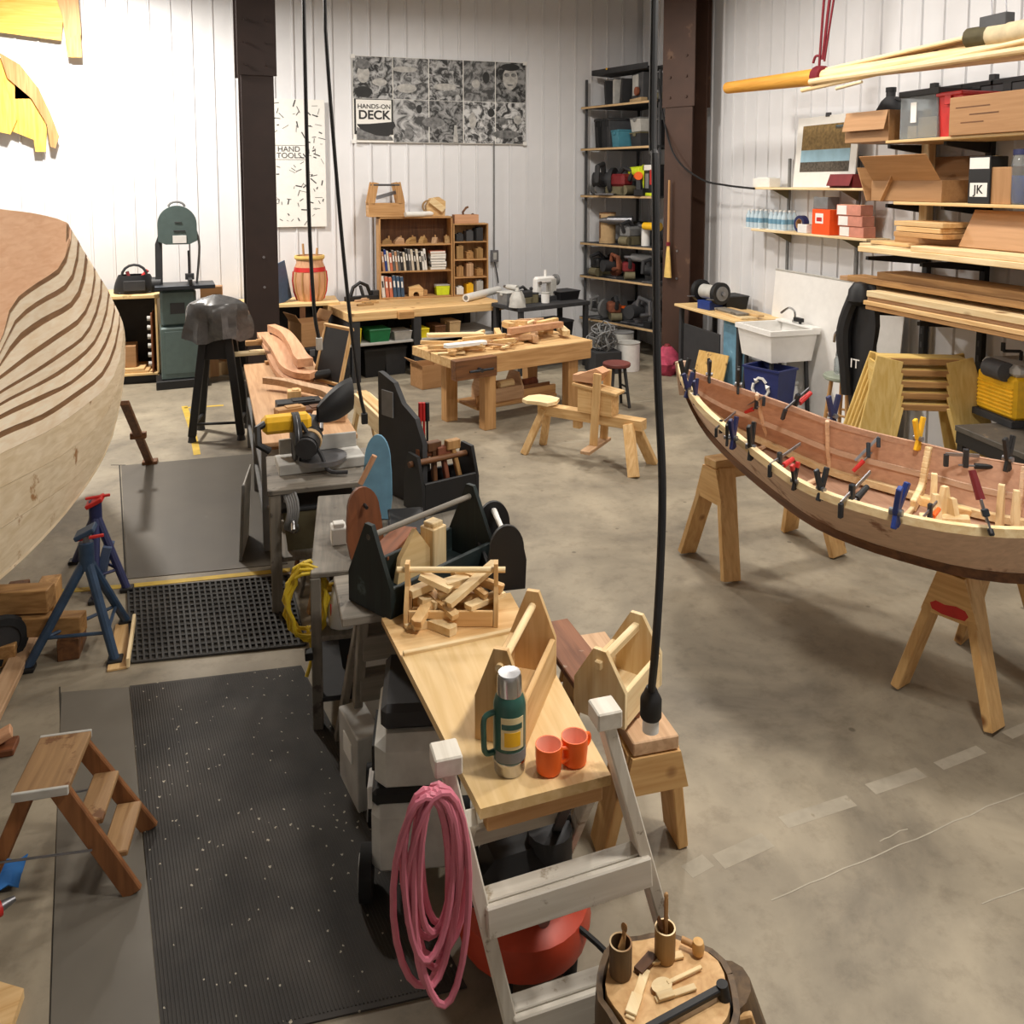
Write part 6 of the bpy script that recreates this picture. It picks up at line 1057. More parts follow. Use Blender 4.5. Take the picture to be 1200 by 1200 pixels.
# ------------------------------------------------------------------ miter saw on its stand
ms = thing('saw_stand', 'grey timber stand under the miter saw', 'stand', V((.33, 4.92, 0)), 0); obj('top', MB().box((0, .05, .70), (.62, .62, .03)), 'grey_wood', ms)
for sx in (-1, 1):
    for sy in (-1, 1): obj('leg', MB().box((sx*.27, .05+sy*.27, .345), (.06, .06, .69)), 'grey_wood', ms)
obj('shelf', MB().box((0, .05, .3), (.56, .56, .025)), 'grey_wood', ms)
lidbin('parts_bin', 'olive bin on the shelf of the saw stand', V((.3, 4.95, .314)), (.4, .4, .26), 0, 'olive', 'charcoal')
mt = thing('miter_saw', 'yellow and black miter saw with black dust bag', 'miter saw', P(385, 552, .716)+V((-.04, .12, 0)), R(5)); obj('base', MB().box((0, 0, .03), (.5, .22, .06)), 'light_grey', mt); obj('turntable', MB().cyl((0, -.05, .05), (0, -.05, .075), .15, n=28), 'steel', mt); obj('fence', MB().box((0, .06, .12), (.46, .02, .09)), 'light_grey', mt)
for s in (-1, 1): obj('slide_rail', MB().cyl((-.02+s*.04, .05, .2), (.03+s*.04, .34, .22), .013), 'chrome', mt)
hd = obj('blade_guard', MB().cyl((-.16, -.02, .2), (-.12, -.02, .2), .14, n=24), 'charcoal', mt); obj('blade', MB().cyl((-.143, -.02, .19), (-.139, -.02, .19), .15, n=24), 'steel', hd)
obj('body', MB().box((-.19, .0, .28), (.28, .12, .10), b=.025), 'yellow', mt); md = obj('motor', MB().cyl((-.05, -.02, .19), (-.10, -.16, .17), .068, n=18), 'black', mt); obj('motor_cap', MB().cyl((-.10, -.16, .17), (-.108, -.185, .166), .062, n=18), 'charcoal', md); obj('motor_ring', MB().cyl((-.066, -.07, .184), (-.076, -.10, .18), .072, n=18), 'tan', md); obj('handle', MB().tube([(-.3, -.02, .3), (-.36, -.06, .28), (-.36, -.12, .2), (-.30, -.12, .16)], .022), 'black', mt)
obj('arm', MB().bar((-.02, .1, .08), (-.06, .04, .28), .08, .1), 'dark_grey', mt)
g = []; b0, b1 = V((.0, .05, .30)), V((.22, .12, .42))
for i in range(9):
    f = i/8; r = .03+.065*math.sin(PI*min(1, f*.62+.06)); c = b0.lerp(b1, f); row = [(c.x, c.y+r*math.cos(2*PI*j/12)*.8, c.z-.03*f+r*math.sin(2*PI*j/12)*1.15) for j in range(13)]; g.append(row)
obj('dust_bag', MB().sheet(g, .004), 'black', mt)
obj('hose', MB().tube(spline([(-.12, -.1, .3), (-.02, -.14, .12), (.02, -.2, .03), (.12, -.24, .02)], 5), .012), 'charcoal', mt)
# pine beam box beyond the saw
A, B = P(415, 462, .72), P(455, 500, .72); rz = ang(A, B); pbm = thing('pine_trestle', 'pale pine box beam standing on short legs beyond the saw', 'trestle', V(((A.x+B.x)/2+.06, (A.y+B.y)/2, 0)), rz); Lb = (B.xy-A.xy).length
for s in (-1, 1): obj('side_board', MB().box((0, s*.05, .66), (Lb, .03, .14)), 'pale_pine', pbm)
obj('top_board', MB().box((0, 0, .735), (Lb, .08, .025)), 'pine', pbm); obj('lower_board', MB().box((.1, .0, .3), (Lb*.8, .2, .03)), 'pale_pine', pbm)
for sx in (-1, 1):
    for sy in (-1, 1): obj('leg', MB().bar((sx*(Lb/2-.06), sy*.05, .62), (sx*(Lb/2-.02), sy*.16, 0), .07, .03, up=(0, 1, 0)), 'pale_pine', pbm)
# ------------------------------------------------------------------ clutter cart between saw and totes
kc = thing('tool_cart', 'dark grey shelved cart crowded with boards and tools', 'cart', V((.62, 4.0, 0)), R(-6)); KW, KL, kz = .78, .92, .72
for z, m in ((kz-.012, 'grey_wood'), (.42, 'grey_wood'), (.14, 'charcoal')): obj('shelf', MB().box((0, 0, z), (KW, KL, .024)), m, kc)
for sx in (-1, 1):
    for sy in (-1, 1): obj('post', MB().box((sx*(KW/2-.02), sy*(KL/2-.02), (kz-.024)/2), (.045, .045, kz-.024)), 'grey_wood', kc)
def onc(px, py): return P(px, py, kz+.001)
yc = thing('yellow_cable', 'coiled yellow extension cable hanging on the cart corner', 'cable', V((.17, 3.66, .40))); q = MB(); rr = random.Random(6)
for i in range(7): q.tube([V(((.075+.006*(i % 4))*math.cos(2*PI*k/18)+.012*math.sin(2*k+i), .012*(i-3)+.012*math.sin(3*2*PI*k/18+i), .16+(.15+.012*(i % 3))*math.sin(2*PI*k/18))) for k in range(18)], .0085, 6, True)
obj('coil', q, 'yellow_cable' if 'yellow_cable' in MC else (plain('yellow_cable', (206, 176, 40), .5) and 'yellow_cable'), yc); obj('plug', MB().box((0, -.1, -.03), (.035, .05, .035)), 'black', yc); obj('cord_tail', MB().tube(spline([(0, .05, .02), (.02, 0, -.08), (-.01, -.05, -.16)], 4), .0085), 'yellow_cable', yc)
def paddle(loc, rz, w, h, th, m, label, lean, name='shaped_board', rnd=1.0):
    t = thing(name, label, 'board', loc, rz); prof = [(-w*.42, 0), (w*.42, 0), (w*.5, h*.25), (w*.47, h*.55)]+arc(0, h*.66, w*.44, 0, 180, 12, h*.34)+[(-w*.47, h*.55), (-w*.5, h*.25)]
    M = Matrix.Rotation(lean, 3, 'X') @ XZ(); obj('blade', MB().prism(prof, th, (0, 0, .003), M), m, t); return t
t = paddle(onc(428, 652), R(8), .165, .31, .03, 'brown_board', 'brown round-topped board standing in front of the dark green tote', -.18); obj('edge_hole', MB().cyl((0, -.04, .24), (0, .0, .24), .008), 'black', t)
t = paddle(onc(449, 618)+V((-.01, .12, 0)), R(-20), .15, .42, .02, 'sky_blue', 'pale blue painted board leaning behind the brown board', -.1); obj('brush_handle', MB().cyl((-.07, -.06, .2), (.0, -.05, .34), .014), 'cherry', t)
t = thing('grey_board', 'tall dark grey panel with a pale inset standing beside the saw', 'panel', onc(488, 600)+V((-.02, .22, 0)), R(-62)); prof = [(-.19, 0), (.19, 0), (.19, .34), (.13, .46), (.02, .52), (-.05, .62), (-.17, .66), (-.19, .66)]; obj('panel', MB().prism(prof, .03, (0, 0, 0), XZ()), 'charcoal', t); obj('inset', MB().box((-.1, -.035, .5), (.1, .008, .14)), 'mid_grey', t); obj('back_rail', MB().box((.0, .015, .2), (.36, .03, .04)), 'black', t)
for i in range(3): solo('screwdriver', ['red-handled screwdriver standing by the dark panel', 'second red screwdriver beside the dark panel', 'black-handled screwdriver by the dark panel'][i], 'screwdriver', MB().cyl((0, 0, 0), (0, 0, .4), .006).cyl((0, 0, .4), (0, 0, .5), .014, .012), 'red' if i < 2 else 'black', onc(492+4*i, 596)+V((.05, .22, 0)))
t = tote('black_tote', 'black tool tote with brown hand tools standing on the tool cart', onc(525, 592)+V((-.03, .02, 0)), R(18), .34, .2, .30, .17, 'black', 'dark_wood', .5, .5); 
for i in range(4): solo('hand_tool', ['brown wooden mallet handle in the black tote', 'dark brown jack plane handle in the black tote', 'rusty hand tool in the black tote', 'slim brown handle in the black tote'][i], 'hand tool', MB().bar((0, 0, 0), (.03-.03*i, .02, .24+.03*(i % 2)), .03, .025, up=(1, 0, 0)).box((.03-.03*i, .02, .26+.03*(i % 2)), (.08, .04, .05)), ['brown_board', 'dark_wood', 'rust', 'old_wood'][i], onc(525, 592)+V((-.14+.08*i, .02+.01*i, .02)), R(18))
lidbin('dark_case', 'dark case under the black tote edge on the cart', onc(480, 640)+V((.0, .06, 0)), (.16, .3, .10), R(-6), 'charcoal', 'black', cat='case')
solo('white_block', 'white block lying beside the brown board on the cart', 'block', MB().box((0, 0, .04), (.07, .09, .08)).box((0, -.01, .09), (.05, .05, .02)), 'paper', onc(398, 640)+V((.0, .05, 0)))
for i, (z, dx, dy, m, w, h) in enumerate(((.433, -.15, -.2, 'old_wood', .3, .2), (.433, .15, .1, 'rust', .3, .18), (.153, -.1, -.1, 'charcoal', .4, .22), (.433, -.18, .25, 'light_grey', .24, .16), (.153, .15, .2, 'dark_red', .26, .2))): lidbin('cart_box', ['brown box on the middle cart shelf', 'rust box on the middle cart shelf', 'charcoal box on the bottom cart shelf', 'pale box on the middle cart shelf', 'dark red box on the bottom cart shelf'][i], V((.62+dx, 4.0+dy, z+.001)), (w, .3, h), R(-6), m, m, cat='box')
# dark green tote
A, B = P(435, 704, .80), P(552, 648, .80); rz = ang(A, B); LL = (B.xy-A.xy).length; dt = tote('green_tote', 'large worn dark green tool tote with open sides and round handle', V(((A.x+B.x)/2, (A.y+B.y)/2, .766)), rz, LL+.02, .25, .34, .12, 'green_black_paint', 'grey_wood', .35, .16, over=0, dr=.012)
solo('wood_offcut', 'pale square block inside the dark green tote', 'offcut', MB().box((0, 0, .09), (.08, .08, .18)).box((0, .0, .19), (.06, .06, .02)), 'pale_pine', V(dt.location)+V((.06, .1, .02)), .6); solo('wood_offcut', 'pale triangular board leaning in the dark green tote', 'offcut', MB().prism([(-.12, 0), (.1, 0), (.08, .06), (-.02, .2), (-.1, .1)], .025, (0, 0, .0), XZ()), 'plywood', V(dt.location)+V((-.02, .06, .02)), .5)
t = thing('wood_box', 'small narrow brown wooden box beside the dark green tote', 'box', V(dt.location)+V((-.10, .19, -.0)), 1.0); obj('body', MB().box((0, 0, .05), (.3, .09, .1)), 'old_wood', t); obj('lid', MB().box((0, 0, .108), (.31, .1, .016)), 'brown_board', t)
# black arched tote standing beyond the scrap tote
at = thing('arched_tote', 'black tote with two arched end panels and a pale handle', 'tool tote', P(590, 690, .766)+V((.02, .12, 0)), R(86)); prof = [(-.075, 0), (.075, 0), (.08, .12)]+arc(0, .17, .07, 0, 180, 14, .1)+[(-.08, .12)]
for s in (-1, 1): obj('end_panel', MB().prism(prof, .018, (s*.13-.009, 0, 0), YZ()), 'black', at); obj('side_panel', MB().box((0, s*.066, .05), (.25, .014, .1)), 'black', at)
obj('bottom', MB().box((0, 0, .008), (.25, .13, .016)), 'black', at); obj('handle', MB().tube([(-.13, 0, .2), (-.05, 0, .215), (.05, 0, .225), (.13, 0, .23)], [.014, .011, .011, .014], 10), 'paper', at)
# trestle ladders
def step_ladder(name, label, rails, rungs, back, m, rw=.07, rt=.035, tw=.08, parent_cat='ladder'):
    c = sum((V(b) for _, b in rails), V((0, 0, 0)))/len(rails); c.z = 0; t = thing(name, label, parent_cat, c)
    for a, b in rails: obj('rail', MB().bar(V(b)-c, V(a)-c, rw, rt, up=(1, 0, 0)), m, t)
    for f, h in rungs:
        (a0, b0), (a1, b1) = rails; p = V(b0).lerp(V(a0), f)-c; q_ = V(b1).lerp(V(a1), f)-c; yo = V((0, -.015, 0)); obj('step', MB().bar(p+V((0, -.04, 0)), q_+V((0, -.04, 0)), .022, h*1.15, up=(0, .1, 1)), m, t); obj('tread', MB().bar(p+V((0, .0, h*.5)), q_+V((0, .0, h*.5)), .05, .016), m, t)
    for a, b in back: obj('back_leg', MB().bar(V(b)-c, V(a)-c, .045, .03, up=(1, 0, 0)), m, t)
    return t
lad = step_ladder('step_ladder', 'white painted wooden step ladder under the near end of the plank table', [((.42, 1.945, .95), (.63, 1.93, 0)), ((.86, 1.965, .97), (1.13, 1.94, 0))], [(.22, .07), (.56, .07)], [((.50, 2.0, .74), (.58, 2.62, 0)), ((.86, 2.03, .74), (.98, 2.6, 0))], 'painted_white_wood')
obj('back_rail', MB().bar((-.4, .28, .5), (-.05, .28, .52), .03, .05), 'painted_white_wood', lad); obj('side_brace', MB().bar((.04, .66, .05), (-.1, .1, .68), .03, .012), 'charcoal', lad)
obj('rail_cap', MB().box((.86-lad.location.x, 1.96-lad.location.y, .985), (.07, .075, .05)), 'painted_white_wood', lad); obj('rail_cap', MB().box((.42-lad.location.x, 1.94-lad.location.y, .965), (.07, .075, .05)), 'painted_white_wood', lad)
lad2 = step_ladder('step_ladder', 'grey weathered wooden step ladder under the far end of the plank table', [((.36, 3.16, .72), (.33, 3.34, 0)), ((.80, 3.16, .72), (.84, 3.34, 0))], [(.2, .085), (.55, .085), (.82, .085)], [((.36, 3.24, .70), (.28, 3.50, 0)), ((.8, 3.24, .70), (.86, 3.50, 0))], 'grey_wood'); obj('ladder_top', MB().box((.58-lad2.location.x, 3.26-lad2.location.y, .745), (.62, .36, .036)), 'grey_wood', lad2)
# plank table
tz = .78; A, B, C, D = P(447, 722, tz), P(563, 948, tz), P(716, 908, tz), P(598, 692, tz)
pt = thing('plank_table', 'pale plank table spanning the two step ladders', 'table'); q, c = quad_slab([A, B, C, D], .03, tz-.03); pt.location = c; ct_ = V(c); f = .27
A2, D2 = A.lerp(B, f), D.lerp(C, f)
def quadpart(nm, pts, z0, th, m): 
    q = MB(); q.prism([(p.x-ct_.x, p.y-ct_.y) for p in pts], th, (0, 0, z0)); obj(nm, q, m, pt)
quadpart('board', [A2, B, C, D2], tz-.03, .03, 'plywood'); quadpart('board', [A, A2, D2, D], tz-.03, .022, 'pine')
obj('batten', MB().bar(A2-ct_+V((.005, 0, .005)), D2-ct_+V((-.005, 0, .005)), .018, .014), 'pale_pine', pt); obj('front_cleat', MB().bar(B-ct_+V((.02, .03, -.055)), C-ct_+V((-.02, .03, -.055)), .04, .05), 'oak', pt); obj('rear_cleat', MB().bar(A-ct_+V((.03, -.04, -.05)), D-ct_+V((-.03, -.04, -.05)), .04, .04), 'oak', pt)
zt = tz
# scrap tote
A, B = P(480, 728, tz-.008), P(584, 728, tz-.008); LL = (B.xy-A.xy).length; rz = ang(A, B); st = thing('scrap_tote', 'pine tote with dowel handle heaped with offcuts', 'tool tote', V(((A.x+B.x)/2, (A.y+B.y)/2+.03, tz-.007)), rz)
for s in (-1, 1):
    obj('end_post', MB().prism([(-.075, 0), (.075, 0), (.07, .06), (.022, .13), (.02, .215), (-.02, .215), (-.022, .13), (-.07, .06)], .016, (s*LL/2-.008, 0, 0), YZ()), 'pine', st); obj('side_panel', MB().box((0, s*.066, .03), (LL-.02, .012, .06)), 'pine', st)
obj('bottom', MB().box((0, 0, .006), (LL-.02, .13, .012)), 'pine', st); obj('handle', MB().cyl((-LL/2-.04, 0, .185), (LL/2+.035, 0, .185), .011, n=12), 'pale_pine', st)
rr = random.Random(17); so_ = V(st.location)
for i in range(12): scrap(so_+V((rr.uniform(-.12, .12), rr.uniform(-.04, .05), .03+.012*(i % 6))), rr.uniform(.09, .2), rr.uniform(.025, .045), rr.uniform(.015, .03), rr.uniform(-1.2, 1.2), rr.uniform(-.35, .35), rr.choice(('pale_pine', 'pine', 'pale_pine')), 'pale offcut heaped inside the pine scrap tote', 'offcuts in the scrap tote')
for (dx, dy, dz, l, w, a, p, lb) in ((-.06, .01, .11, .13, .05, -.5, .35, 'curled pale slab on top of the heap in the scrap tote'), (.08, -.01, .08, .26, .04, .5, -.3, 'long offcut slanting over the scrap tote end'), (.02, .02, .12, .1, .05, .3, 0, 'short pale offcut crowning the heap in the scrap tote')): scrap(so_+V((dx, dy, dz)), l, w, .02, a, p, 'pale_pine', lb, None)
for (px, py, l, w, h, a, lb) in ((497, 733, .09, .05, .03, .1, 'small pine block lying in front of the scrap tote'), (517, 738, .13, .045, .03, -.9, 'slanted pine block lying in front of the scrap tote'), (503, 727, .2, .03, .015, .3, 'thin pine sliver lying in front of the scrap tote')): scrap(P(px, py, tz-.007), l, w, h, a, 0, 'pale_pine', lb, None)
# big pine tote on the table
A, B = P(588, 868, tz), P(624, 790, tz); rz = ang(A, B); LL = (B.xy-A.xy).length+.03; tote('pine_tote', 'tall pale pine tool tote with pointed ends behind the thermos', V(((A.x+B.x)/2, (A.y+B.y)/2, tz+.001)), rz, LL, .155, .285, .135, 'pine', 'pale_pine', .47, .26, over=.012, dr=.012)
# thermos
th_ = thing('vacuum_flask', 'green steel vacuum flask with yellow label and side handle', 'flask', P(597, 901, tz)+V((0, 0, .0005)), R(-12)); r = .045
obj('base_cup', MB().lathe([(0, 0), (r*.9, 0), (r*.95, .006), (r*.95, .03), (r, .034), (0, .034)], n=28), 'chrome', th_); obj('body', MB().lathe([(0, .034), (r*.99, .034), (r, .04), (r, .195), (r*.9, .212), (r*.74, .225), (0, .225)], n=28), 'thermos_green', th_); obj('shoulder_ring', MB().lathe([(r*.98, .03), (r*1.01, .034), (r*1.01, .04), (r*.98, .044)], n=28, cap=False), 'chrome', th_)
obj('cup_lid', MB().lathe([(r*.76, .222), (r*.78, .228), (r*.75, .27), (r*.68, .282), (0, .284)], n=28), 'chrome', th_); obj('handle', MB().tube(spline([(-r*.95, -.01, .175), (-r*1.55, -.018, .165), (-r*1.6, -.018, .11), (-r*1.5, -.018, .065), (-r*.95, -.01, .06)], 5), .008, 8), 'thermos_green', th_)
def cyl_patch(r_, a0, a1, z0, z1, k=10): return MB().sheet([[(r_*math.cos(R(a)), r_*math.sin(R(a)), z) for z in (z0, z1)] for a in [a0+(a1-a0)*i/k for i in range(k+1)]], .001)
lp = obj('paper_label', cyl_patch(r+.0012, -125, -40, .085, .175), plain('cream_label', (226, 208, 160), .5) and 'cream_label', th_); obj('label_emblem', cyl_patch(r+.0022, -112, -55, .095, .135), 'yellow', lp); obj('label_script', cyl_patch(r+.0022, -122, -48, .143, .158), 'thermos_green', lp); obj('scuffed_band', cyl_patch(r+.001, -150, -10, .045, .075), 'mid_grey', th_)
# mugs
def mug(loc, rz, label):
    t = thing('mug', label, 'mug', loc, rz, 'orange mugs'); obj('body', MB().lathe([(0, 0), (.03, 0), (.034, .004), (.037, .04), (.0375, .078), (.0345, .078)], n=28, cap=False), 'orange', t); obj('inside', MB().lathe([(.0345, .078), (.034, .04), (.03, .008), (0, .007)], n=28, cap=False), 'mug_inside', t); obj('handle', MB().tube(spline([(.036, 0, .062), (.058, 0, .058), (.06, 0, .035), (.036, 0, .02)], 5), .0055, 8), 'orange', t)
mug(P(643, 903, tz)+V((0, 0, .0005)), R(-10), 'glossy orange mug standing closer to the green flask'); mug(P(673, 893, tz)+V((0, 0, .0005)), R(25), 'glossy orange mug standing at the table corner by the ladder rail')
# pink hose coil on the ladder rail
hs = thing('hose_coil', 'coil of pink rubber hose hung on the white ladder rail', 'hose', V((.42, 1.93, .9))); 
for i in range(9):
    w_, h_ = .045+.008*(i % 5), .27+.03*((i*3) % 5); ph = .006*i; n = 22
    pts = [V((-.035-.012*(i % 4)+w_*math.sin(2*PI*k/n)*(1+.15*math.sin(2*PI*k/n+i)), -.06-.022*math.sin(2*PI*k/n+.6*i)-.004*i, .055-h_/1.0*(1-math.cos(2*PI*k/n))/2*1.35)) for k in range(n)]
    obj('hose_loop', MB().tube(pts, .0085, 7, True), 'pink', hs)
# dust extractor under the table
vx = thing('dust_extractor', 'grey two-tier dust extractor on wheels under the plank table', 'vacuum', V((.50, 2.78, 0)), R(78)); obj('lower_tank', MB().box((0, 0, .22), (.42, .30, .24), b=.03), 'plastic_grey', vx); obj('upper_head', MB().box((.02, 0, .46), (.40, .28, .2), b=.04), 'plastic_grey', vx); obj('black_band', MB().box((.02, 0, .36), (.41, .295, .06), b=.015), 'black', vx); obj('top_cap', MB().box((.04, 0, .60), (.34, .24, .09), b=.02), 'charcoal', vx); obj('control_panel', MB().box((-.02, .146, .46), (.2, .01, .09)), 'black', vx); obj('latch', MB().box((-.1, .155, .34), (.1, .02, .08)), 'white', vx); obj('hose_port', MB().cyl((.1, .14, .24), (.1, .19, .24), .04), 'black', vx)
for sx in (-1, 1):
    for sy in (-1, 1):
        rw_ = .085 if sx < 0 else .04; w = obj('wheel', MB().cyl((sx*.16, sy*.15, rw_), (sx*.16, sy*.19, rw_), rw_, n=20), 'black_rubber', vx); obj('hub', MB().cyl((sx*.16, sy*.188, rw_), (sx*.16, sy*.196, rw_), rw_*.65, n=16), 'light_grey', w)
# compressor
cp = thing('air_compressor', 'red round air compressor with black pump under the white ladder', 'compressor', V((.74, 2.30, 0)), R(5)); obj('tank', MB().lathe([(0, .05), (.15, .06), (.20, .10), (.21, .15), (.20, .2), (.14, .24), (0, .25)], n=28), 'compressor_red', cp); obj('pump', MB().box((-.03, 0, .31), (.24, .16, .14), b=.04), 'black', cp); obj('pump_head', MB().cyl((.08, -.02, .26), (.08, -.02, .41), .07), 'charcoal', cp); gp = obj('gauge_panel', MB().box((0, -.11, .27), (.2, .05, .09), b=.012), 'charcoal', cp)
for s in (-1, 1): obj('gauge', MB().cyl((s*.055, -.135, .28), (s*.055, -.15, .28), .028, n=16), 'chrome', gp)
obj('knob', MB().cyl((0, -.135, .245), (0, -.16, .245), .018), 'steel', gp); obj('carry_handle', MB().tube([(-.16, 0, .22), (-.16, 0, .42), (-.1, 0, .47), (.08, 0, .47), (.15, 0, .42), (.15, 0, .22)], .013), 'black', cp)
for k in range(4): obj('rubber_foot', MB().cyl((.15*math.cos(R(45+90*k)), .15*math.sin(R(45+90*k)), 0), (.15*math.cos(R(45+90*k)), .15*math.sin(R(45+90*k)), .1), .025, .03), 'black_rubber', cp)
obj('air_hose', MB().tube(spline([(.1, -.15, .2), (.2, -.25, .1), (.12, -.33, .02), (-.1, -.34, .015), (-.2, -.3, .02)], 6), .009), 'black', cp)
# right sawhorse with tote
hz = .50; hc = V((1.28, 2.80, 0)); sawhorse(hc, R(88), .66, hz, .30, 'low pine sawhorse beside the plank table carrying a tote', m='sawhorse_pine', beam='rough_cut', w=.14, splay=-.06)
A, B = P(645, 728, hz+.03), P(708, 812, hz+.03); q = MB(); q.bar(A-B, (B-A)*.25, .16, .03); solo('stained_plank', 'reddish brown weathered plank lying on the low sawhorse', 'plank', q, 'red_stain', (B.x, B.y, hz+.016))
A, B = P(704, 850, hz), P(742, 806, hz); rz = ang(A, B); tote('pine_tote', 'pale pine tool tote with square handle on the low sawhorse', V(((A.x+B.x)/2+.005, (A.y+B.y)/2, hz+.033)), rz, (B.xy-A.xy).length+.05, .20, .255, .128, 'pale_pine', 'pale_pine', .5, .24, over=.015, dr=.013, square=True)
# ------------------------------------------------------------------ carving log
lc = P(778, 1150, .46); lgo = thing('chopping_log', 'upright bark-covered log used as a carving block', 'log', V((lc.x, lc.y-.02, 0))); rr = random.Random(12); g = []; rads = [.155*(1+.05*math.sin(3*2*PI*j/32+1)+.03*math.sin(7*2*PI*j/32)) for j in range(32)]
for i in range(9): g.append([(rads[j % 32]*(1.08-.08*i/8)*(1+.02*rr.uniform(-1, 1))*math.cos(2*PI*j/32), rads[j % 32]*(1.08-.08*i/8)*(1+.02*rr.uniform(-1, 1))*math.sin(2*PI*j/32), .45*i/8) for j in range(32)])
for row in g: row.append(row[0])
obj('bark', MB().sheet(g, .015), 'bark', lgo); obj('wood_top', MB().prism([(rads[j]*.95*math.cos(2*PI*j/32), rads[j]*.95*math.sin(2*PI*j/32)) for j in range(32)], .45, (0, 0, .008)), 'end_grain', lgo); lz = .459
def cup(px, py, r, h, m, label, wall=.004):
    p = P(px, py, lz); t = thing('wooden_cup', label, 'cup', V((p.x, p.y, lz)), 0); obj('cup', MB().lathe([(0, 0), (r*.96, 0), (r, .004), (r*1.0, h), (r-wall, h), (r-wall, .01), (0, .01)], n=24), m, t); obj('rim', MB().lathe([(r-wall, h), (r-wall, h+.001), (r, h+.001), (r, h)], n=24, cap=False), 'pale_pine', t); return V((p.x, p.y, lz))
c1 = cup(727, 1140, .028, .082, 'bark', 'dark bark-sided wooden cup holding carving blanks'); c2 = cup(779, 1122, .026, .082, 'olive_wood', 'pale smooth wooden cup holding wooden spoons')
def spoon(p0, p1, bowl, m, label, blr=.014, hr=.004):
    t = thing('wooden_spoon', label, 'spoon', V(p0)); d = V(p1)-V(p0); obj('handle', MB().bar((0, 0, 0), d, hr*2.4, hr*1.6), m, t); u = d.normalized(); M = MB().frame((0, 0, 0), u); Mt = Matrix((u, M.col[1], M.col[2])).transposed()
    obj('bowl', MB().lathe([(0, -.004), (blr*.7, -.003), (blr, .002), (blr*.85, .002), (0, -.001)], d+u*blr*.8 if bowl else u*0, 16, Mt, sx=1.35), m, t)
spoon(c2+V((.004, .004, .012)), c2+V((.008, .012, .15)), True, 'spoon' if False else 'oak', 'tall brown spoon standing in the pale cup', .006); spoon(c2+V((-.006, 0, .012)), c2+V((-.014, .0, .085)), True, 'dark_wood', 'dark spoon with round bowl in the pale cup', .014)
spoon(c1+V((.003, .0, .012)), c1+V((.012, .006, .105)), True, 'oak', 'brown spoon blank standing in the bark cup', .009); solo('spoon_blank', 'flat brown carving blank standing in the bark cup', 'spoon blank', MB().prism([(-.008, 0), (.008, 0), (.012, .06), (.004, .09), (-.01, .07)], .004, (0, 0, 0), XZ()), 'old_wood', c1+V((-.003, -.006, .012)), .4)
spoon(P(822, 1133, lz+.008), P(782, 1152, lz+.008), True, 'pale_pine', 'pale carved spoon with round bowl lying on the log', .02); 
for i, (a, b, w) in enumerate((((757, 1138), (738, 1194), .022), ((815, 1158), (768, 1172), .016), ((800, 1120), (760, 1128), .02))): p, q_ = P(*a, lz+.001), P(*b, lz+.001); q = MB(); dv = q_-p; q.bar((0, 0, .004), dv, w, .007); q.bar(dv*.55+V((0, 0, .007)), dv*.95+V((0, 0, .007)), w*1.25, .006); solo('spoon_blank', ['long pale spoon blank on the log beside the bark cup', 'flat pale spoon blank lying beside the carved spoon', 'short pale spoon blank lying behind the cups'][i], 'spoon blank', q, 'pale_pine', p)
solo('knife_sheath', 'dark leather knife sheath lying between the cups', 'sheath', MB().prism([(-.03, -.012), (.03, -.015), (.035, 0), (.03, .012), (-.03, .012)], .012), 'dark_wood', P(756, 1132, lz+.001), .5)
ax = thing('carving_axe', 'black-handled carving axe lying across the log edge', 'axe', P(846, 1160, lz)+V((0, 0, .03))); a = P(846, 1158, lz+.02)-V(ax.location); b = P(758, 1206, lz+.02)-V(ax.location); obj('handle', MB().bar(a, b, .018, .014), 'black', ax); obj('head', MB().cyl(a+V((0, 0, .012)), a+V((.01, -.01, -.075)), .014, .02, 14), 'black', ax); obj('shaft', MB().cyl(a+V((.01, -.01, -.075)), a+V((.03, -.03, -.25)), .017, n=12), 'old_wood', ax)
t = thing('split_log', 'split log with rough bark leaning behind the carving log', 'log', V((1.2, 1.76, 0)), .4); obj('bark', MB().cyl((.0, 0, 0), (-.05, .06, .27), .1, .08, 14), 'bark', t); obj('split_face', MB().bar((-.05, -.07, .03), (-.09, -.0, .26), .11, .02, up=(-1, -1, 0)), 'end_grain', t)
t = thing('wood_mallet', 'small round-headed wooden mallet behind the pale cup', 'mallet', P(818, 1118, lz)+V((0, 0, .001))); obj('head', MB().lathe([(0, 0), (.014, .002), (.016, .02), (.013, .034), (0, .038)], n=16), 'spoon', t); obj('stem', MB().cyl((0, 0, .018), (-.03, .03, .02), .008), 'oak', t)
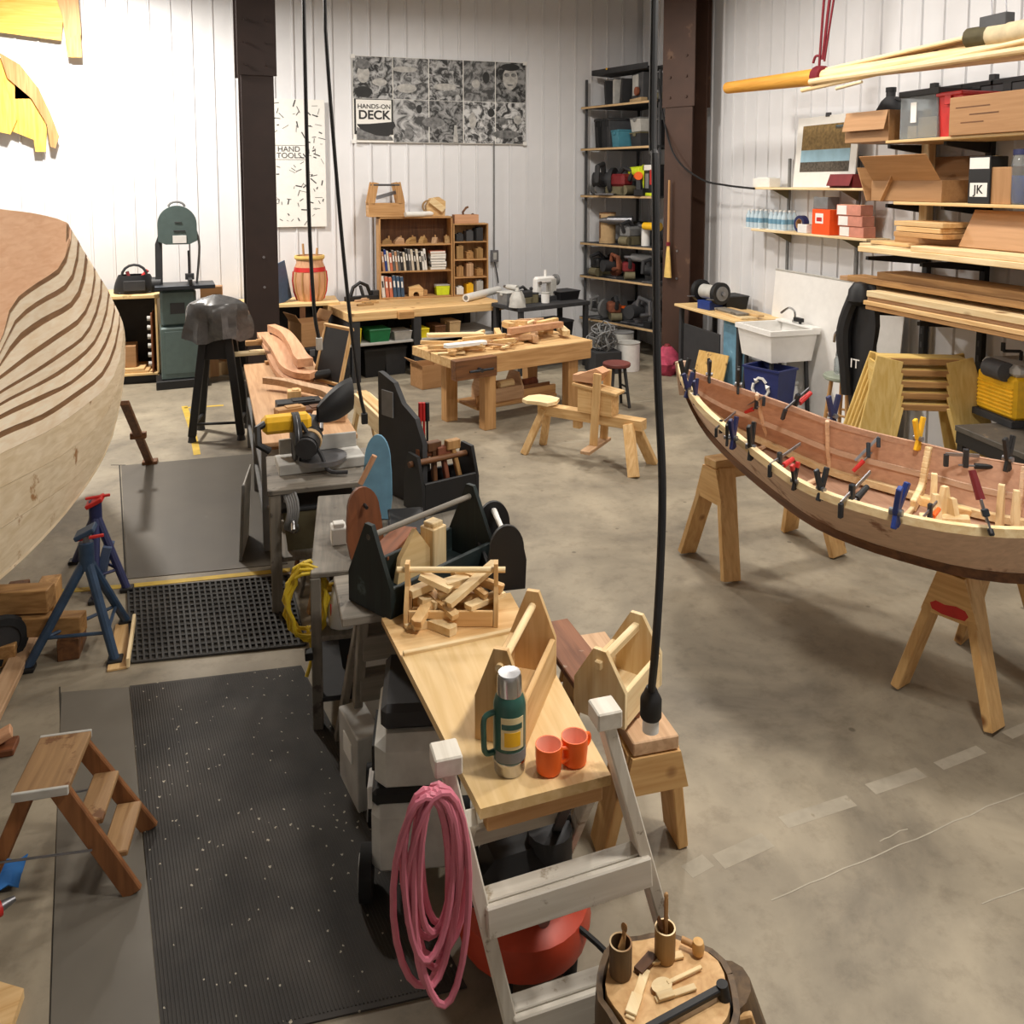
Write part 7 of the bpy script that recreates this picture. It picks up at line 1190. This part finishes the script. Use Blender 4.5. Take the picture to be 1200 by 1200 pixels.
# ------------------------------------------------------------------ clutter along the side of the tool cart and saw stand
rr = random.Random(44)
for i, (px, py, m, h, lb) in enumerate(((352, 640, 'grey_wood', .55, 'grey weathered stick leaning on the side of the tool cart'), (362, 660, 'old_wood', .62, 'brown stick leaning on the side of the tool cart'), (372, 700, 'steel', .5, 'steel rod leaning on the side of the tool cart'), (346, 612, 'dark_wood', .6, 'dark stick leaning between the saw stand and the cart'))):
    p = P(px, py+60); q = MB(); q.bar((0, 0, .004), (.12, .03, h), .035 if m != 'steel' else .015, .02 if m != 'steel' else .015); q.bar((.10, .025, h*.86), (.12, .03, h), .045, .026); solo('leaning_stick', lb, 'stick', q, m, p)
t = thing('work_gloves', 'pair of red and grey work gloves hanging on the cart side', 'gloves', V((.215, 3.83, .44))); 
for s in (-1, 1): obj('glove', MB().prism([(-.03, 0), (-.035, -.06), (-.05, -.09), (-.04, -.11), (-.025, -.09), (-.022, -.15), (-.008, -.155), (-.004, -.1), (.006, -.16), (.02, -.155), (.018, -.1), (.032, -.14), (.042, -.13), (.035, -.05), (.03, 0)], .012, (s*.012, s*.04, .12), Matrix.Rotation(PI/2, 3, 'Z') @ XZ()), 'red' if s < 0 else 'light_grey', t)
t = thing('paper_bag', 'crumpled white paper bag on the middle shelf of the tool cart', 'bag', V((.34, 3.66, .434))); g = [[V(((.07-.02*(i/5)**2)*math.cos(2*PI*j/12)*(1+.15*rr.random()), (.055-.015*(i/5)**2)*math.sin(2*PI*j/12)*(1+.15*rr.random()), .18*i/5)) for j in range(12)] for i in range(6)]
for row in g: row.append(row[0])
obj('bag', MB().sheet(g, .003), 'paper', t); obj('label_patch', MB().box((-.068, 0, .08), (.004, .05, .05)), 'red', t)
for i, (x, y, z, m, l, lb) in enumerate(((.33, 3.95, .434, 'yellow_cable', .16, 'yellow plastic handle tool on the middle cart shelf'), (.36, 4.12, .434, 'steel', .2, 'steel hand clamp on the middle cart shelf'), (.4, 3.7, .155, 'rust', .22, 'rusty iron fitting on the bottom cart shelf'), (.38, 4.05, .155, 'light_grey', .24, 'pale grey pipe fitting on the bottom cart shelf'))): solo('hand_tool', lb, 'hand tool', MB().cyl((-l/2, 0, .03), (l/2, .02, .03), .022).box((l*.42, .02, .035), (.05, .08, .05)), m, (x, y, z), .7*i)
t = thing('coiled_hose', 'coil of grey hose lying on the saw stand shelf', 'hose', V((.12, 4.72, .58))); q = MB()
for i in range(5): q.tube([V((.012*i+.01*math.sin(k), .13*math.cos(2*PI*k/18), (.1+.006*i)*math.sin(2*PI*k/18))) for k in range(18)], .011, 6, True)
obj('coil', q, 'mid_grey', t); obj('end_fitting', MB().cyl((.03, -.13, -.02), (.03, -.2, -.05), .015), 'chrome', t)
lidbin('white_tub', 'white plastic tub on the floor under the grey step ladder', V((.52, 3.42, 0)), (.3, .22, .34), .1, 'white', 'white'); t = thing('paper_stack', 'white box file of papers on the floor beside the white tub', 'box file', V((.34, 3.16, 0)), .2); obj('box', MB().box((0, 0, .15), (.1, .24, .3)), 'light_grey', t); obj('spine_label', MB().box((-.052, 0, .2), (.004, .1, .08), b=0), 'paper', t)
# ------------------------------------------------------------------ big planked hull at the left
def hd(px, py): return 1/(.244-.00049*px+.000012*(py-430))
NL = 30
def hline(pts, ext):
    px0, py0 = pts[0]; d0 = hd(px0, py0)
    p3 = [PD(px0-46, py0+2, d0+1.1), PD(px0-16, py0, d0+.55), PD(px0-3, py0, d0+.18)]+[PD(x, y, hd(x, y)) for x, y in pts+ext]
    return resample(spline(p3, 5), NL)
raw = [([(80, 262), (70, 257), (40, 250), (0, 245)], [(-60, 238), (-160, 228)]),
 ([(82, 268), (78, 295), (68, 315), (38, 335), (15, 355), (5, 385), (0, 405)], [(-50, 440), (-160, 470)]),
 ([(91, 282), (88, 308), (78, 332), (45, 352), (20, 372), (8, 395), (0, 415)], [(-50, 452), (-160, 490)]),
 ([(100, 296), (97, 322), (85, 352), (50, 372), (22, 392), (8, 412), (0, 426)], [(-50, 464), (-160, 506)]),
 ([(110, 314), (108, 342), (95, 370), (65, 392), (32, 415), (0, 440)], [(-60, 482), (-160, 530)]),
 ([(118, 328), (115, 355), (100, 390), (72, 412), (38, 435), (0, 458)], [(-60, 498), (-160, 548)]),
 ([(127, 340), (122, 372), (108, 402), (75, 430), (42, 450), (0, 472)], [(-60, 512), (-160, 564)]),
 ([(134, 355), (130, 382), (115, 415), (85, 445), (50, 462), (0, 486)], [(-60, 524), (-160, 580)]),
 ([(140, 369), (135, 400), (120, 435), (88, 460), (50, 485), (0, 506)], [(-60, 545), (-160, 604)]),
 ([(144, 380), (142, 415), (130, 447), (110, 467), (62, 502), (0, 532)], [(-60, 570), (-160, 634)]),
 ([(146, 388), (145, 425), (136, 462), (118, 495), (75, 532), (0, 572)], [(-60, 608), (-160, 680)]),
 ([(147, 394), (146, 436), (138, 478), (122, 516), (88, 560), (0, 620)], [(-60, 660), (-160, 740)]),
 ([(147, 400), (146, 442), (138, 488), (126, 528), (100, 572), (60, 622), (0, 680)], [(-60, 720), (-160, 810)])]
lines = [hline(*r_) for r_ in raw]; hull = thing('planked_hull', 'large unfinished boat hull of pale planks with brown laps', 'boat', V((lines[-1][15].x, lines[-1][15].y, 0))); ho = V(hull.location); lines = [[p-ho for p in l] for l in lines]
def loft2(a, b, k=4): return [[a[i].lerp(b[i], j/(k-1)) for j in range(k)] for i in range(NL)]
camo = V((0, 0, CAM_H))-ho
def inset(l, dd): return [p+(p-camo).normalized()*dd for p in l]
q = MB(); allg = [[inset(lines[k], .010)[i] for k in range(len(lines))] for i in range(NL)]; obj('inner_shell', q.sheet(allg, .03), 'brown_lap', hull)
def pl_(a, b, m, nm='plank', th=.016): obj(nm, MB().sheet(loft2(a, b), th), m, hull)
pl_(lines[0], lines[1], 'pink_ply', 'transom_board')
gap = .30
for k in range(1, 9):
    a = [p.lerp(q_, gap) for p, q_ in zip(lines[k], lines[k+1])]; pl_(a, lines[k+1], 'hull_strip', th=.008)
for k in range(9, 12): pl_([p.lerp(q_, .012) for p, q_ in zip(lines[k], lines[k+1])], lines[k+1], 'hull_dirty')
# far side: the shell mirrored about the boat's own centre plane, with deck, bottom and end board
S_ = lines[6][0]; E_ = lines[-1][NL-1]+V((-.55, .25, 0)); cd_ = (E_-S_); cd_.z = 0; cd_.normalize(); cn_ = V((-cd_.y, cd_.x, 0))
def mir(p): return p-cn_*2*((p-S_).dot(cn_))
far = [[mir(p) for p in l] for l in lines]
obj('far_side', MB().sheet([[far[k][i] for k in range(len(far))] for i in range(NL)], .03, flip=True), 'hull_strip', hull)
obj('bottom_board', MB().sheet(loft2(lines[-1], far[-1]), .02), 'hull_dirty', hull); obj('deck', MB().sheet(loft2(lines[0], far[0]), .02, flip=True), 'pink_ply', hull)
obj('end_board', MB().sheet([[lines[k][NL-1].lerp(far[k][NL-1], f/3) for f in range(4)] for k in range(len(lines))], .02), 'pink_ply', hull)
# ------------------------------------------------------------------ jack stands and cribbing under the hull
def jack(feet, az, top, m, label, pad):
    c = sum(feet, V((0, 0, 0)))/3; t = thing('jack_stand', label, 'boat stand', V((c.x, c.y, 0)), 0, 'boat stands under the hull'); ap = V((0, 0, az))
    for f in feet: lg = obj('leg', MB().cyl(ap, V(f)-c+V((0, 0, .012)), .024, .022, 10), m, t); obj('foot', MB().box(V(f)-c+V((0, 0, .012)), (.07, .07, .024)), 'black', lg)
    obj('collar', MB().cyl((0, 0, az-.06), (0, 0, az+.08), .036), m, t); obj('screw', MB().cyl((0, 0, az+.05), (0, 0, top), .016), 'steel', t); obj('screw_handle', MB().bar((-.05, -.01, az+.10), (.08, .02, az+.10), .018, .014), 'red', t)
    pd = obj('pad', MB().box((0, 0, top+.015), (.1, .1, .025), Matrix.Rotation(R(-25), 3, 'Y')), pad, t)
    for k in range(3): a, b = V(feet[k])-c, V(feet[(k+1) % 3])-c; obj('brace', MB().cyl(ap.lerp(a, .72), ap.lerp(b, .72), .009, n=6), m, t)
    return t
jack([P(32, 786), P(148, 730), P(135, 776)], .50, .62, 'jack_blue', 'blue tripod boat stand beside the wooden crib', 'jack_blue'); jack([P(149, 692), P(112, 706), P(88, 660)], .44, .50, 'navy', 'dark navy tripod boat stand further under the hull', 'red')
t = thing('blue_cushion', 'faded blue canvas pad leaning on the far boat stand', 'pad', P(114, 690)); obj('pad', MB().bar((0, 0, .0), (.07, .02, .26), .13, .05, up=(1, 0, 0)), 'denim', t); obj('strap', MB().bar((.03, -.07, .1), (.04, .08, .11), .02, .07), 'navy', t)
pr = P(176, 543); a = PD(146, 472, 6.2); t = thing('hull_prop', 'dark brown timber prop leaning against the hull', 'prop', V((pr.x, pr.y, 0))); obj('post', MB().bar((0, 0, .0), V((a.x-pr.x, a.y-pr.y, a.z)), .06, .04), 'dark_wood', t); obj('foot_block', MB().box((-.0, 0, .015), (.12, .1, .03)), 'dark_wood', t); obj('cleat', MB().box(V((a.x-pr.x, a.y-pr.y, a.z))*.5, (.12, .05, .05)), 'dark_wood', t)
A, B = P(5, 730, .16), P(98, 730, .16); q = MB(); q.bar(A-B+V((-.5, .1, 0)), V((0, 0, 0)), .08, .1); solo('crib_timber', 'old timber of the crib laid across in front of the blue stand', 'timber', q, 'old_wood', B+V((0, 0, .0)))
A, B = P(0, 705, .28), P(60, 700, .28); q = MB(); q.bar(A-B+V((-.4, .1, 0)), V((0, 0, 0)), .1, .12); solo('crib_timber', 'upper crib timber lying behind the front crib timber', 'timber', q, 'old_wood', B)
for i, (px, py, hh, mm) in enumerate(((12, 770, .11, 'old_wood'), (85, 762, .11, 'dark_wood'), (20, 735, .22, 'dark_wood'), (58, 728, .22, 'old_wood'))): solo('crib_block', ['old pale crib block under the front timber', 'dark crib block under the front timber beside the blue leg', 'dark crib block under the upper timber', 'old pale crib block under the upper timber'][i], 'block', MB().box((0, 0, hh/2), (.1, .2, hh)).box((0, 0, hh*.5), (.104, .06, hh*.9)), mm, P(px, py))
A, B = P(-14, 850), P(42, 742); q = MB(); q.bar((0, 0, .02), B-A+V((0, 0, .04)), .09, .035); solo('floor_plank', 'pale plank lying on the floor along the crib', 'plank', q, 'rough_cut', A)
A, B = P(137, 786), P(146, 732); t = thing('foot_block', 'pale L-shaped wooden block under the foot of the blue boat stand', 'block', A); obj('base', MB().bar((0, 0, .006), B-A+V((0, 0, .006)), .09, .012), 'pine', t); obj('edge_board', MB().bar((.05, 0, .03), B-A+V((.05, 0, .03)), .016, .05), 'pale_pine', t)
wh = thing('rubber_wheel', 'black rubber wheel at the edge under the hull', 'wheel', P(4, 786)+V((-.02, .05, .13)), .5); M_ = Matrix.Rotation(PI/2, 3, 'X'); obj('tyre', MB().lathe([(.085, -.03), (.12, -.025), (.13, 0), (.12, .025), (.085, .03), (.085, -.03)], (0, 0, 0), 24, M_), 'black_rubber', wh); obj('rim', MB().lathe([(.0, -.02), (.086, -.02), (.086, .02), (0, .02)], (0, 0, 0), 20, M_), 'charcoal', wh)
t = thing('tool_board', 'dark red board with an orange wood chip on the floor', 'board', P(4, 880)); obj('board', MB().box((-.05, 0, .015), (.2, .1, .03)), 'brown_board', t); obj('chip', MB().bar((-.05, 0, .045), (.03, .02, .075), .07, .03), 'cherry', t)
# ------------------------------------------------------------------ wooden step stool
ss = thing('step_stool', 'brown varnished wooden step stool with worn treads', 'step stool', V((-.715, 3.06, 0)), R(-4)); wood('varnished', (118, 72, 38), (152, 100, 58)); wood('worn_tread', (138, 104, 68), (168, 132, 90), stain=((110, 72, 40), 8, .58)); W = .13; Hs = .42
obj('top_tread', MB().box((0, 0, Hs-.012), (.17, .29, .026)), 'worn_tread', ss); 
for s in (-1, 1): obj('tread_edge', MB().box((0, s*.146, Hs-.012), (.17, .012, .03)), 'light_grey', ss)
for s in (-1, 1):
    obj('front_rail', MB().bar((.05, s*(W-.01), Hs-.025), (.27, s*(W+.015), .004), .022, .062, up=(1, 0, .5)), 'varnished', ss); obj('rear_leg', MB().bar((-.05, s*(W-.03), Hs-.025), (-.22, s*(W+.0), .004), .022, .045, up=(1, 0, -.4)), 'varnished', ss)
    obj('spreader', MB().cyl((-.14, s*(W+.012), .19), (.15, s*(W+.025), .19), .004, n=8), 'steel', ss)
for f, in ((.34,), (.67,)):
    x = .05+.22*f; z = (Hs-.025)*(1-f); obj('tread', MB().box((x+.01, 0, z), (.085, 2*W-.02, .022)), 'worn_tread', ss)
obj('rear_bar', MB().box((-.14, 0, .21), (.016, 2*W-.04, .04)), 'varnished', ss)
rg_ = thing('blue_rag', 'crumpled bright blue rag on the floor beside the step stool', 'rag', P(-8, 1038)); rr = random.Random(3); obj('cloth', MB().sheet([[(-.06+.03*i, -.05+.03*j, .012+.03*rr.random()) for j in range(5)] for i in range(6)], .004), 'rag_blue' if 'rag_blue' in MC else (plain('rag_blue', (40, 104, 170), .8) and 'rag_blue'), rg_); obj('fold', MB().sheet([[(-.03+.03*i, -.03+.025*j, .04+.02*rr.random()) for j in range(4)] for i in range(3)], .004), 'rag_blue', rg_)
t = drill_tool(P(-22, 1118), .6, 'black hand drill with a red collar lying on the floor', 'black', .6, None); obj('collar', MB().cyl((.04, 0, .114), (.06, 0, .114), .026), 'red', t)
A, B = P(-30, 1180), P(44, 1210); q = MB(); q.prism([(-.32, -.18), (.02, -.14), (.05, -.02), (-.1, .12), (-.34, .18)], .03, (0, 0, .001)); solo('orange_board', 'orange toned pine board lying at the floor corner', 'board', q, 'pine', P(6, 1172), .2)
